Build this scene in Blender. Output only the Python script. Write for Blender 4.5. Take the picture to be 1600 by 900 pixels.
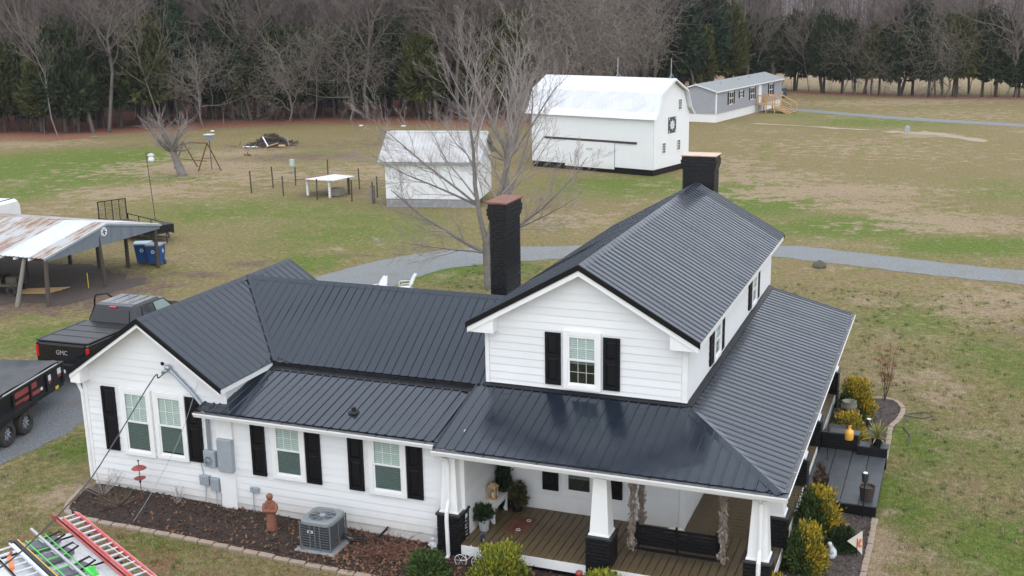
import bpy, bmesh, math, random
import numpy as np
from mathutils import Vector, Matrix
for o in list(bpy.data.objects): bpy.data.objects.remove(o)
S = bpy.context.scene
COL = S.collection
rnd = random.Random(11)
nr = np.random.RandomState(5)
PI = math.pi
# ------------------------------------------------------------------ camera
cam = bpy.data.cameras.new('camera'); co = bpy.data.objects.new('camera', cam); COL.objects.link(co)
cam.sensor_width = 36.0; cam.lens = 40.69; cam.clip_start = .2; cam.clip_end = 3000
_R = Vector((.93239, .361055, -.01697)); _U = Vector((-.0728, .233577, .96961)); _F = Vector((-.354046, .902818, -.24407))
m = Matrix.Identity(4)
for i in range(3): m[i][0] = _R[i]; m[i][1] = _U[i]; m[i][2] = -_F[i]
m.translation = Vector((10.347, -24.595, 12.453)); co.matrix_world = m
S.camera = co
CAM = np.array((10.347, -24.595, 12.453))
# ------------------------------------------------------------------ sky, sun, exposure (overcast winter day)
SUN_EL, SUN_AZ = math.radians(52), math.radians(150)     # azimuth from +Y towards +X
w = bpy.data.worlds.new('World'); S.world = w; w.use_nodes = True
nt = w.node_tree; nt.nodes.clear()
sky = nt.nodes.new('ShaderNodeTexSky'); sky.sky_type = 'NISHITA'; sky.sun_disc = False
sky.sun_elevation = SUN_EL; sky.sun_rotation = SUN_AZ; sky.altitude = 200; sky.air_density = 1.0; sky.dust_density = 2.0; sky.ozone_density = 1.0
hsv = nt.nodes.new('ShaderNodeHueSaturation'); hsv.inputs['Saturation'].default_value = .22
bg = nt.nodes.new('ShaderNodeBackground'); bg.inputs['Strength'].default_value = .15
ow = nt.nodes.new('ShaderNodeOutputWorld')
nt.links.new(sky.outputs[0], hsv.inputs['Color']); cl = nt.nodes.new('ShaderNodeMix'); cl.data_type = 'RGBA'; cl.inputs[0].default_value = .6; cl.inputs[7].default_value = (8.6, 9.3, 10.4, 1)   # even cloud cover over the sky
nt.links.new(hsv.outputs[0], cl.inputs[6]); nt.links.new(cl.outputs[2], bg.inputs[0]); nt.links.new(bg.outputs[0], ow.inputs[0])
sl = bpy.data.lights.new('sun', 'SUN'); sl.energy = 0.5; sl.angle = math.radians(85); sl.color = (1, .97, .92)
so = bpy.data.objects.new('sun', sl); COL.objects.link(so)
sd = Vector((math.sin(SUN_AZ)*math.cos(SUN_EL), math.cos(SUN_AZ)*math.cos(SUN_EL), math.sin(SUN_EL)))
so.rotation_euler = sd.to_track_quat('Z', 'Y').to_euler(); so.location = (0, 0, 60)
S.view_settings.view_transform = 'Standard'; S.view_settings.look = 'None'; S.view_settings.gamma = 1
S.view_settings.use_curve_mapping = False; S.view_settings.exposure = 0.50
# ------------------------------------------------------------------ materials
MATS = {}
def mat(name, col, rough=.6, metal=0.0, var=None, scale=4.0, bump=0.0, bscale=30.0, spec=.5, coat=0.0, emit=None, alpha=1.0, stretch=None, detail=6.0):
    """principled material; var = second colour mixed in by object-space noise; bump = fine relief"""
    if name in MATS: return MATS[name]
    M = bpy.data.materials.new(name); M.use_nodes = True; t = M.node_tree; b = t.nodes['Principled BSDF']
    b.inputs['Base Color'].default_value = (*col, 1); b.inputs['Roughness'].default_value = rough; b.inputs['Metallic'].default_value = metal
    b.inputs['Specular IOR Level'].default_value = spec; b.inputs['Coat Weight'].default_value = coat
    if var or bump:
        tc = t.nodes.new('ShaderNodeTexCoord'); src = tc.outputs['Object']
        if stretch:
            mp = t.nodes.new('ShaderNodeMapping'); mp.inputs['Scale'].default_value = stretch; t.links.new(src, mp.inputs[0]); src = mp.outputs[0]
    if var:
        n = t.nodes.new('ShaderNodeTexNoise'); n.inputs['Scale'].default_value = scale; n.inputs['Detail'].default_value = detail; n.inputs['Roughness'].default_value = .65
        r = t.nodes.new('ShaderNodeValToRGB'); r.color_ramp.elements[0].position = .35; r.color_ramp.elements[1].position = .68
        r.color_ramp.elements[0].color = (*col, 1); r.color_ramp.elements[1].color = (*var, 1)
        t.links.new(src, n.inputs['Vector']); t.links.new(n.outputs['Fac'], r.inputs[0]); t.links.new(r.outputs[0], b.inputs['Base Color'])
    if bump:
        n2 = t.nodes.new('ShaderNodeTexNoise'); n2.inputs['Scale'].default_value = bscale; n2.inputs['Detail'].default_value = 5
        bp = t.nodes.new('ShaderNodeBump'); bp.inputs['Strength'].default_value = bump; bp.inputs['Distance'].default_value = .02
        t.links.new(src, n2.inputs['Vector']); t.links.new(n2.outputs['Fac'], bp.inputs['Height']); t.links.new(bp.outputs[0], b.inputs['Normal'])
    MATS[name] = M; return M
WHITE = mat('white_siding_paint', (.80, .81, .81), .45, var=(.765, .775, .78), scale=1.2)
def siding_wear(M):
    # every board a hair different, splashed dirt along the lowest boards
    t = M.node_tree; b = t.nodes['Principled BSDF']; L = t.links.new; src = b.inputs['Base Color'].links[0].from_socket
    oi = t.nodes.new('ShaderNodeObjectInfo'); mr = t.nodes.new('ShaderNodeMapRange'); mr.inputs['To Min'].default_value = .93; mr.inputs['To Max'].default_value = 1.0; L(oi.outputs['Random'], mr.inputs['Value'])
    vm = t.nodes.new('ShaderNodeVectorMath'); vm.operation = 'SCALE'; L(src, vm.inputs[0]); L(mr.outputs[0], vm.inputs['Scale'])
    geo = t.nodes.new('ShaderNodeNewGeometry'); sx = t.nodes.new('ShaderNodeSeparateXYZ'); L(geo.outputs['Position'], sx.inputs[0])
    n = t.nodes.new('ShaderNodeTexNoise'); n.inputs['Scale'].default_value = 3.5; n.inputs['Detail'].default_value = 7; L(geo.outputs['Position'], n.inputs['Vector'])
    z = t.nodes.new('ShaderNodeMapRange'); z.inputs['From Min'].default_value = .75; z.inputs['From Max'].default_value = .15; L(sx.outputs['Z'], z.inputs['Value'])
    m_ = t.nodes.new('ShaderNodeMath'); m_.operation = 'MULTIPLY'; L(z.outputs[0], m_.inputs[0]); L(n.outputs['Fac'], m_.inputs[1])
    mx = t.nodes.new('ShaderNodeMix'); mx.data_type = 'RGBA'; mx.inputs[7].default_value = (.58, .52, .46, 1); L(m_.outputs[0], mx.inputs[0]); L(vm.outputs[0], mx.inputs[6]); L(mx.outputs[2], b.inputs['Base Color'])
siding_wear(WHITE)
TRIM = mat('white_trim_paint', (.82, .82, .81), .4, var=(.77, .77, .765), scale=2.0)
ROOF = mat('charcoal_roof_metal', (.010, .016, .027), .16, spec=.68, var=(.014, .020, .031), scale=.7, bump=.05, bscale=1.6)
def roof_wear(M):
    t = M.node_tree; b = t.nodes['Principled BSDF']; b.inputs['Specular Tint'].default_value = (.92, .965, 1.0, 1)
    tc = t.nodes.new('ShaderNodeTexCoord'); n = t.nodes.new('ShaderNodeTexNoise'); n.inputs['Scale'].default_value = 1.3; n.inputs['Detail'].default_value = 8; n.inputs['Roughness'].default_value = .7
    r = t.nodes.new('ShaderNodeMapRange'); r.inputs['From Min'].default_value = .35; r.inputs['From Max'].default_value = .7; r.inputs['To Min'].default_value = .11; r.inputs['To Max'].default_value = .30
    t.links.new(tc.outputs['Object'], n.inputs['Vector']); t.links.new(n.outputs['Fac'], r.inputs['Value']); t.links.new(r.outputs[0], b.inputs['Roughness'])
roof_wear(ROOF)
BLACK = mat('black_trim_paint', (.007, .007, .008), .35, spec=.25)
SHUT = mat('black_shutter_paint', (.006, .006, .007), .55, spec=.2)
BRICKB = mat('black_painted_brick', (.006, .006, .007), .42, spec=.4, var=(.012, .012, .013), scale=9, bump=.2, bscale=25)
FLASH = mat('dull_black_flashing', (.008, .008, .010), .45, spec=.3, var=(.018, .018, .02), scale=5)
DECK = mat('stained_deck_board', (.155, .115, .058), .5, var=(.10, .068, .038), scale=2.2, bump=.15, bscale=30, stretch=(14, .9, 4))
GREYMETAL = mat('grey_painted_metal', (.33, .37, .40), .45, var=(.28, .31, .34), scale=3)
CONDUIT = mat('galvanised_conduit', (.36, .40, .46), .35, .6)
ALU = mat('bare_aluminium', (.62, .63, .65), .35, .8, var=(.5, .5, .52), scale=12)
RUSTCAP = mat('rusty_cap_metal', (.17, .068, .045), .75, var=(.25, .11, .08), scale=5, bump=.2)
WOODDARK = mat('dark_weathered_wood', (.045, .034, .026), .85, var=(.085, .068, .052), scale=6, bump=.3, stretch=(8, 8, .8))
WOODGREY = mat('grey_weathered_wood', (.16, .145, .125), .85, var=(.26, .24, .21), scale=6, bump=.3, stretch=(8, 8, .8))
PINE = mat('new_pine_lumber', (.52, .34, .17), .7, var=(.42, .26, .12), scale=5, stretch=(3, 3, 1))
TERRA = mat('terracotta_clay', (.27, .105, .062), .75, var=(.20, .08, .05), scale=7, bump=.2)
REDSIGN = mat('red_enamel', (.33, .055, .05), .45, var=(.25, .05, .045), scale=6)
REDFG = mat('red_fibreglass', (.66, .10, .10), .45, var=(.70, .22, .21), scale=3.0)
BLUEBIN = mat('blue_bin_plastic', (.006, .058, .21), .45, var=(.010, .075, .24), scale=4)
RUBBER = mat('black_rubber', (.018, .018, .018), .8, var=(.05, .045, .038), scale=5)
BLKMETAL = mat('black_painted_steel', (.008, .008, .009), .4, spec=.3, var=(.014, .014, .014), scale=4)
CARBLACK = mat('black_car_paint', (.006, .006, .008), .12, spec=.5, coat=.3)
TONNEAU = mat('black_vinyl_cover', (.013, .013, .015), .36, spec=.35, var=(.018, .018, .02), scale=8, bump=.1)
GLASSDK = mat('tinted_glass', (.006, .007, .008), .06, spec=.6)
BARKG = mat('grey_bark', (.21, .19, .175), .9, var=(.13, .115, .10), scale=3, bump=.5, bscale=14)
TWIG = mat('pale_grey_twig', (.33, .285, .265), .9, var=(.235, .195, .175), scale=1.5)
FBARK = mat('forest_bark', (.065, .053, .047), .95, var=(.20, .175, .15), scale=.35)
FTWIG = mat('forest_twig', (.125, .098, .088), .95, var=(.20, .165, .145), scale=.25)
FTWIGP = mat('pale_forest_twig', (.235, .20, .165), .95, var=(.17, .145, .115), scale=.25)
CEDAR = mat('cedar_foliage', (.020, .036, .014), .8, var=(.045, .060, .020), scale=.6, spec=.2)
CEDAR2 = mat('olive_cedar_foliage', (.045, .058, .014), .8, var=(.085, .088, .024), scale=.6, spec=.2)
PINEF = mat('pine_foliage', (.020, .042, .022), .8, var=(.042, .066, .032), scale=.6, spec=.2)
SHRUBG = mat('shrub_green_foliage', (.042, .075, .02), .7, var=(.075, .115, .03), scale=3, spec=.25)
SHRUBD = mat('dark_green_foliage', (.018, .035, .012), .7, var=(.035, .06, .02), scale=3, spec=.25)
GOLD = mat('golden_foliage', (.56, .37, .03), .7, var=(.26, .22, .03), scale=3, spec=.2)
LIME = mat('lime_foliage', (.32, .31, .03), .7, var=(.17, .20, .03), scale=4, spec=.2)
MULCH = mat('dark_wood_mulch', (.030, .018, .013), .95, var=(.062, .040, .029), scale=16, bump=1.0, bscale=40)
MULCHR = mat('grey_wood_mulch', (.050, .037, .033), .95, var=(.105, .083, .075), scale=16, bump=1.0, bscale=40)
CHIP = mat('mulch_chips', (.035, .02, .014), .95, var=(.075, .05, .036), scale=5)
CHIPR = mat('grey_mulch_chips', (.07, .05, .045), .95, var=(.16, .13, .115), scale=9)
LEAFO = mat('fallen_orange_leaf', (.15, .062, .034), .85, var=(.24, .14, .085), scale=2)
EDGE = mat('tan_edging_concrete', (.36, .28, .21), .9, var=(.27, .21, .165), scale=9, bump=.4)
CONC = mat('pale_concrete', (.30, .31, .32), .85, var=(.24, .25, .26), scale=6, bump=.2)
STONEB = mat('grey_block_stone', (.33, .33, .34), .9, var=(.22, .22, .23), scale=4, bump=.3)
SLAB = mat('dark_slate_slab', (.045, .05, .057), .5, var=(.075, .08, .088), scale=2.5, bump=.15)
WMETAL = mat('white_painted_metal', (.78, .79, .80), .35, var=(.7, .71, .73), scale=2)
VANW = mat('white_van_paint', (.70, .73, .74), .3, coat=.3, var=(.60, .63, .645), scale=1.2)
BARNROOF = mat('white_barn_roof_metal', (.74, .75, .77), .4, var=(.62, .64, .67), scale=.9, stretch=(1, 3, 1), bump=.05)
OLDROOF = mat('weathered_pale_tin', (.52, .53, .54), .55, var=(.40, .38, .36), scale=1.1)
GREYSIDE = mat('blue_grey_vinyl_siding', (.33, .34, .37), .6, var=(.30, .31, .335), scale=1)
SHINGLE = mat('grey_asphalt_shingle', (.23, .24, .24), .9, var=(.30, .31, .31), scale=3, bump=.2)
GREEN = mat('bright_green_steel', (.09, .60, .10), .4)
ORANGE = mat('orange_plastic', (.75, .18, .05), .5)
YELLOW = mat('yellow_plastic', (.72, .50, .03), .5)
AMBER = mat('amber_glass_jar', (.80, .42, .06), .25, coat=.3)
CARGREY = mat('grey_plastic_tray', (.16, .17, .19), .5, var=(.10, .105, .12), scale=5)
GALV = mat('galvanised_bucket', (.50, .52, .54), .45, .3, var=(.42, .44, .46), scale=6)
STATUEW = mat('white_statue_stone', (.60, .62, .64), .7, var=(.48, .50, .52), scale=6)
BLINDM = mat('white_window_blind', (.80, .82, .80), .6)
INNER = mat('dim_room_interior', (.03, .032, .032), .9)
SILVER = mat('silver_letter', (.55, .55, .56), .3, .5)
LAMPRED = mat('red_lamp_lens', (.55, .01, .02), .2)
CLEAR = mat('clear_lamp_lens', (.75, .76, .78), .2)
CREAM = mat('cream_canvas', (.66, .60, .52), .8)
ROCKM = mat('mossy_grey_rock', (.07, .075, .05), .9, var=(.14, .13, .10), scale=5, bump=.4)
BROWNLEAF = mat('brown_dry_leaf', (.24, .105, .045), .9, var=(.16, .08, .04), scale=2)
RUST = mat('rusty_steel', (.12, .05, .03), .8, var=(.18, .075, .045), scale=7)
ROPEW = mat('dried_garland', (.36, .30, .25), .9, var=(.20, .15, .12), scale=6)
FABRIC = mat('dark_red_rug', (.11, .035, .025), .95, var=(.20, .09, .045), scale=5)
def roof_rust():
    M = bpy.data.materials.new('rust_streaked_tin'); M.use_nodes = True; t = M.node_tree; b = t.nodes['Principled BSDF']
    tc = t.nodes.new('ShaderNodeTexCoord'); mp = t.nodes.new('ShaderNodeMapping'); mp.inputs['Scale'].default_value = (2.6, .55, 1)
    n = t.nodes.new('ShaderNodeTexNoise'); n.inputs['Scale'].default_value = 1.0; n.inputs['Detail'].default_value = 7; n.inputs['Roughness'].default_value = .7
    r = t.nodes.new('ShaderNodeValToRGB'); e = r.color_ramp.elements
    e[0].position = .44; e[0].color = (.47, .475, .49, 1); e[1].position = .60; e[1].color = (.27, .155, .10, 1)
    e.new(.50).color = (.40, .35, .315, 1)
    t.links.new(tc.outputs['Object'], mp.inputs[0]); t.links.new(mp.outputs[0], n.inputs['Vector']); t.links.new(n.outputs['Fac'], r.inputs[0]); t.links.new(r.outputs[0], b.inputs['Base Color'])
    b.inputs['Roughness'].default_value = .5; return M
RUSTROOF = roof_rust()
def glass(name, tint, mixv):
    """window glass: clear coat of reflection over a see-through tinted pane"""
    M = bpy.data.materials.new(name); M.use_nodes = True; t = M.node_tree; t.nodes.clear()
    tr = t.nodes.new('ShaderNodeBsdfTransparent'); tr.inputs[0].default_value = (*tint, 1)
    gl = t.nodes.new('ShaderNodeBsdfGlossy'); gl.inputs['Roughness'].default_value = .03; gl.inputs[0].default_value = (.9, .95, .93, 1)
    lw = t.nodes.new('ShaderNodeLayerWeight'); lw.inputs[0].default_value = .5; fr = t.nodes.new('ShaderNodeMath'); fr.operation = 'POWER'; fr.inputs[1].default_value = 5; t.links.new(lw.outputs['Facing'], fr.inputs[0])
    ad = t.nodes.new('ShaderNodeMath'); ad.operation = 'ADD'; ad.inputs[1].default_value = mixv
    mx = t.nodes.new('ShaderNodeMixShader'); o = t.nodes.new('ShaderNodeOutputMaterial')
    t.links.new(fr.outputs[0], ad.inputs[0]); t.links.new(ad.outputs[0], mx.inputs[0]); t.links.new(tr.outputs[0], mx.inputs[1]); t.links.new(gl.outputs[0], mx.inputs[2]); t.links.new(mx.outputs[0], o.inputs[0])
    return M
GLASS = glass('window_glass', (.90, .95, .94), .09)
SCREEN = glass('screened_window_glass', (.60, .66, .655), .07)
# ------------------------------------------------------------------ helpers
ORG = {}
class MB:
    def __init__(s): s.v = []; s.f = []; s.mi = []; s.cur = 0
    def add(s, vs, fs):
        o = len(s.v); s.v.extend([tuple(p) for p in vs]); s.f.extend([tuple(i+o for i in f) for f in fs]); s.mi.extend([s.cur]*len(fs)); return s
    def box(s, x0, x1, y0, y1, z0, z1, M=None):
        vs = [Vector((x, y, z)) for z in (z0, z1) for y in (y0, y1) for x in (x0, x1)]
        if M: vs = [M @ p for p in vs]
        return s.add(vs, [(0, 2, 3, 1), (4, 5, 7, 6), (0, 1, 5, 4), (2, 6, 7, 3), (0, 4, 6, 2), (1, 3, 7, 5)])
    def frustum(s, c, z0, z1, a0, b0, a1, b1, M=None):
        vs = [Vector((c[0]+sx*a, c[1]+sy*b, z)) for z, a, b in ((z0, a0, b0), (z1, a1, b1)) for sx, sy in ((-1, -1), (1, -1), (1, 1), (-1, 1))]
        if M: vs = [M @ p for p in vs]
        return s.add(vs, [(3, 2, 1, 0), (4, 5, 6, 7)]+[(i, (i+1) % 4, 4+(i+1) % 4, 4+i) for i in range(4)])
    def prism(s, poly, d):
        """extrude a 3D polygon by the vector d"""
        n = len(poly); d = Vector(d); p = [Vector(q) for q in poly]
        return s.add(p+[q+d for q in p], [tuple(range(n))[::-1], tuple(range(n, 2*n))]+[(i, (i+1) % n, n+(i+1) % n, n+i) for i in range(n)])
    def tube(s, pts, rad, n=8, cap=True):
        P = [Vector(p) for p in pts]; k = len(P); R = rad if isinstance(rad, (list, tuple)) else [rad]*k
        vs = []; prev = None
        for i, p in enumerate(P):
            t = (P[min(i+1, k-1)]-P[max(i-1, 0)]).normalized()
            if prev is None:
                a = Vector((0, 0, 1)) if abs(t.z) < .9 else Vector((1, 0, 0)); u = t.cross(a).normalized()
            else:
                u = (prev-t*prev.dot(t)).normalized()
            prev = u; v = t.cross(u)
            vs += [p+(u*math.cos(2*PI*j/n)+v*math.sin(2*PI*j/n))*R[i] for j in range(n)]
        fs = [(i*n+j, i*n+(j+1) % n, (i+1)*n+(j+1) % n, (i+1)*n+j) for i in range(k-1) for j in range(n)]
        if cap: fs += [tuple(range(n))[::-1], tuple(range((k-1)*n, k*n))]
        return s.add(vs, fs)
    def lathe(s, prof, c=(0, 0, 0), n=16, M=None):
        vs = [Vector((c[0]+r*math.cos(2*PI*j/n), c[1]+r*math.sin(2*PI*j/n), c[2]+z)) for r, z in prof for j in range(n)]
        if M: vs = [M @ p for p in vs]
        k = len(prof)
        return s.add(vs, [(i*n+j, i*n+(j+1) % n, (i+1)*n+(j+1) % n, (i+1)*n+j) for i in range(k-1) for j in range(n)]+[tuple(range(n))[::-1], tuple(range((k-1)*n, k*n))])
    def ball(s, c, r, n=10, sc=(1, 1, 1)):
        prof = [(max(.001, r*math.sin(PI*i/n)), -r*math.cos(PI*i/n)) for i in range(n+1)]
        o = len(s.v); s.lathe(prof, (0, 0, 0), n+4)
        for i in range(o, len(s.v)):
            p = s.v[i]; s.v[i] = (p[0]*sc[0]+c[0], p[1]*sc[1]+c[1], p[2]*sc[2]+c[2])
        return s
    def xf(s, M):
        s.v = [tuple(M @ Vector(p)) for p in s.v]; return s
    def build(s, name, mats, parent=None, smooth=False, bevel=0, org=None, loc=None):
        og = Vector(org) if org is not None else ORG.get(parent.name, Vector()) if parent is not None else Vector()
        me = bpy.data.meshes.new(name)
        me.from_pydata([(p[0]-og[0], p[1]-og[1], p[2]-og[2]) for p in s.v], [], s.f)
        ms = mats if isinstance(mats, (list, tuple)) else [mats]
        for q in ms: me.materials.append(q)
        if len(ms) > 1: me.polygons.foreach_set('material_index', s.mi)
        bm = bmesh.new(); bm.from_mesh(me); bmesh.ops.recalc_face_normals(bm, faces=bm.faces)
        if bevel: bmesh.ops.bevel(bm, geom=list(bm.edges), offset=bevel, segments=1, affect='EDGES', clamp_overlap=True)
        bm.to_mesh(me); bm.free()
        if smooth: me.polygons.foreach_set('use_smooth', [True]*len(me.polygons))
        o = bpy.data.objects.new(name, me); COL.objects.link(o)
        if parent is not None: o.parent = parent; ORG[o.name] = og
        if loc is not None: o.location = loc
        return o
def raw(name, V, F, mats, parent=None, mi=None, kind=None):
    """fast mesh from numpy arrays (triangles or quads)"""
    me = bpy.data.meshes.new(name); V = np.asarray(V, np.float32); F = np.asarray(F, np.int32); k = F.shape[1]
    if parent is not None and parent.name in ORG: V = V-np.array(ORG[parent.name], np.float32)
    me.vertices.add(len(V)); me.vertices.foreach_set('co', V.ravel())
    me.loops.add(F.size); me.loops.foreach_set('vertex_index', F.ravel())
    me.polygons.add(len(F)); me.polygons.foreach_set('loop_start', np.arange(0, F.size, k, dtype=np.int32))
    for q in (mats if isinstance(mats, (list, tuple)) else [mats]): me.materials.append(q)
    if mi is not None: me.polygons.foreach_set('material_index', np.asarray(mi, np.int32))
    me.update(calc_edges=True)
    o = bpy.data.objects.new(name, me); COL.objects.link(o)
    if parent is not None: o.parent = parent; ORG[o.name] = ORG.get(parent.name, Vector())
    if kind: o['kind'] = kind
    return o
def tag(o, label=None, cat=None, group=None, kind=None):
    if label: o['label'] = label
    if cat: o['category'] = cat
    if group: o['group'] = group
    if kind: o['kind'] = kind
    return o
def thing(name, label, cat, loc=(0, 0, 0), group=None, world=True, rz=0):
    """an Empty at the base of a thing; its parts are children. world=True: parts are modelled in world coordinates"""
    o = bpy.data.objects.new(name, None); COL.objects.link(o); o.location = loc; o.rotation_euler = (0, 0, rz); o.empty_display_size = .3
    tag(o, label, cat, group); ORG[o.name] = Vector(loc) if world else Vector(); return o
def copy_tree(o, parent=None):
    c = o.copy(); COL.objects.link(c)
    if parent is not None: c.parent = parent
    for ch in o.children: copy_tree(ch, c)
    return c
def dup(o, loc, rz=0, sc=1, label=None, group=None):
    c = copy_tree(o); c.location = loc; c.rotation_euler = (0, 0, rz); c.scale = (sc, sc, sc) if not isinstance(sc, tuple) else sc
    if label: c['label'] = label
    if group: c['group'] = group
    return c
def dup_piece(o, loc, parent):
    c = o.copy(); COL.objects.link(c); c.parent = parent; c.location = loc; return c
def RZ(a, loc=(0, 0, 0)): return Matrix.Translation(Vector(loc)) @ Matrix.Rotation(a, 4, 'Z')
def gz(x, y):
    return (.17-.022*(x+10.3))*np.exp(-((x/19)**2+(y/21.5)**2))
# ------------------------------------------------------------------ ground, drives, beds
BL = [('g', -55.0, 47.3, 10.1, 11.1, 1.2), ('g', -49.9, 36.6, 5.6, 4.3, 0.8), ('g', -31.6, 34.2, 5.7, 5.8, 0.6), ('g', -20.6, 31.1, 6.1, 7.6, 0.6), ('g', -26.9, 35.5, 4.8, 5.7, 0.5), ('g', -9.7, 50.3, 6.4, 4.9, 0.8), ('g', -1.5, 47.3, 4.3, 5.7, 1.1), ('g', 5.0, 39.6, 5.1, 3.3, 1.0), ('g', 11.2, 36.3, 5.0, 2.5, 0.9), ('g', -11.1, 23.5, 3.9, 2.9, 0.9), ('g', -19.1, 23.1, 1.9, 2.4, 0.8), ('g', -22.0, 8.3, 2.3, 2.4, 0.7), ('g', -12.8, -0.3, 1.1, 1.6, 0.7), ('g', -11.7, -2.8, 0.9, 0.7, 0.6), ('g', -6.9, -4.5, 1.8, 0.4, 0.7), ('g', 8.9, 21.6, 2.2, 2.8, 0.7), ('g', 12.1, 17.5, 2.0, 3.8, 0.6), ('g', 9.5, 8.6, 0.9, 2.0, 0.9), ('g', 9.7, 4.2, 1.0, 2.4, 0.8), ('g', 11.8, 2.3, 1.3, 1.7, 1.0), ('g', 11.6, 8.8, 1.6, 2.0, 0.5), ('g', 2.9, 94.4, 7.2, 6.0, 0.7), ('g', -4.4, 99.3, 5.2, 4.0, 0.5), ('g', 12.7, 53.7, 3.9, 5.1, 0.5), ('g', -25.0, 18.5, 1.6, 2.3, 0.5), ('g', -42.5, 45.1, 2.9, 2.0, 0.9), ('g', -23.6, 43.8, 1.7, 2.1, 0.5), ('g', -40.1, 60.4, 3.9, 3.4, 0.5), ('g', -13.4, 27.2, 1.3, 1.2, 0.5),
      ('d', -45.3, 49.8, 8.8, 6.0, 1.0), ('d', -42.0, 38.8, 6.8, 4.6, 0.9), ('d', -46.7, 57.9, 6.7, 6.1, 0.9), ('d', -35.5, 58.6, 7.5, 4.0, 0.7), ('d', -42.2, 32.3, 5.1, 3.5, 0.6), ('d', -9.9, 37.2, 3.3, 3.5, 0.8), ('d', -8.0, 44.3, 2.8, 2.3, 0.5), ('d', 2.4, 50.9, 8.0, 4.0, 1.1), ('d', 10.5, 42.1, 5.8, 2.7, 1.1), ('d', 1.8, 73.9, 11.2, 8.4, 0.6), ('d', 9.9, 102.1, 11.1, 9.2, 0.6), ('d', 2.9, 115.5, 15.4, 4.9, 0.9), ('d', 12.2, 24.6, 3.0, 3.1, 1.0), ('d', 9.9, 14.0, 1.2, 2.6, 0.9), ('d', 7.0, 24.0, 1.6, 1.7, 0.7), ('d', 7.7, 15.4, 1.1, 2.9, 0.5), ('d', -19.1, 4.3, 1.6, 1.1, 0.8), ('d', -10.7, -3.2, 1.2, 0.8, 0.9), ('d', 9.4, 1.5, 0.6, 1.7, 1.0), ('d', 10.6, 5.7, 1.0, 0.6, 0.4), ('d', 5.1, 29.4, 2.0, 1.0, 0.5), ('d', -17.6, 28.4, 3.1, 1.3, 0.5), ('d', -19.4, 26.1, 1.3, 1.0, 0.6), ('d', -71.1, 58.8, 9.5, 3.9, 0.9), ('d', 5, 160, 80, 26, 1.2), ('d', 7.5, 83.5, 3.2, 1.2, 1.5), ('d', -38, 47, 8, 5, .8), ('d', -30, 52, 8, 6, .8), ('b', -40, 57.5, 10, 4.5, .85), ('b', -30, 60, 8, 6, .6), ('d', -2, 56, 6, 4, .9), ('d', 5.5, 46.5, 4.5, 2.4, 1.0), ('d', 9, 44, 4, 2.2, 1.0), ('d', -6, 62, 4, 6, .8), ('d', 6, 70, 9, 8, .5), ('b', -46, 63, 10, 5, .75), ('b', -36, 68, 11, 6, .8), ('b', -60, 60.5, 8, 4, .6), ('b', -40, 52, 8, 4, .45), ('b', -33, 74, 12, 5, .7), ('b', 4, 49.5, 7, 2.6, .5), ('b', 14, 44, 6, 2.2, .5), ('b', 8.5, 15.5, 1.6, 2.2, .5), ('b', 13, 20, 3, 3, .5),
      ('b', -27.1, 14.6, 4.8, 4.2, 1.6), ('b', -30.1, 15.5, 4.8, 3.8, 1.6), ('b', -24.6, 17.3, 2.1, 2.2, 0.9), ('b', -21.4, 22.1, 1.6, 1.0, 1.0), ('b', -22.4, 19.0, 2.1, 1.7, 0.8), ('b', -47.1, 64.5, 3.6, 4.9, 0.7), ('b', -22.5, 39.5, 3.3, 1.9, 0.5), ('b', -28.7, 42.4, 2.6, 2.7, 0.9), ('b', -14.6, 29.9, 6.8, 0.4, 0.7), ('b', 10.6, 32.2, 5.8, 0.4, 0.5), ('b', 5.3, 28.1, 2.9, 0.5, 0.5), ('b', 11.7, 19.8, 1.4, 0.8, 0.5), ('b', -26.3, 11.4, 1.7, 1.2, 0.7), ('b', -17.5, 25.4, 1.9, 0.8, 0.7), ('b', -10.5, 20.8, 1.5, .8, .7)]
TREELINE = [(-160, 52), (-110, 60), (-77, 64.2), (-69.3, 64.3), (-68, 70.2), (-61.9, 76.3), (-53.8, 82.4), (-43.6, 84.6), (-34.5, 83.4), (-27, 90), (-22, 108), (-15, 127), (-10.8, 128.8), (-3.7, 125), (6.1, 123), (15.9, 123.8), (40, 127), (120, 130)]
CY, SY = math.cos(-.3737), math.sin(-.3737)
def tl_y(x): return np.interp(x, [p[0] for p in TREELINE], [p[1] for p in TREELINE])
def fields(x, y):
    """how green, how straw-dry, how bare and how leaf-covered the ground is at x, y (0..1 each)"""
    out = {k: np.zeros_like(x, dtype=float) for k in 'gdb'}
    for t, cx, cy, a, b, wt in BL:
        dx, dy = x-cx, y-cy; u = dx*CY-dy*SY; v = dx*SY+dy*CY
        out[t] = np.maximum(out[t], wt*np.exp(-.8*((u/a)**2+(v/b)**2)))
    s = y-tl_y(x)
    lit = np.clip((s+8)/9, 0, 1)
    lit = np.where(x > -27, np.exp(-((s-1)/4.0)**2)*.9+np.clip((s-52)/12, 0, 1), lit)
    lit = np.maximum(lit, .6*np.exp(-(((x+8)/6)**2+((y+5)/1.1)**2)))
    return out['g'], out['d'], out['b'], lit
def hill(x, y):
    """the wooded rise far behind the trees"""
    d = np.maximum(0, y-tl_y(x)-75)
    return 26*(1-np.exp(-(d/230)**2))
def spaced(core0, core1, step, far0, far1):
    a = list(np.arange(core0, core1+.001, step)); g = step; p = core1
    while p < far1: g *= 1.22; p += g; a.append(p)
    g = step; p = core0; pre = []
    while p > far0: g *= 1.22; p -= g; pre.append(p)
    return np.array(pre[::-1]+a)
gx = spaced(-62, 26, .8, -900, 900); gy = spaced(-14, 132, .8, -300, 1500)
X, Y = np.meshgrid(gx, gy); Zg = gz(X, Y)+hill(X, Y)
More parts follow.
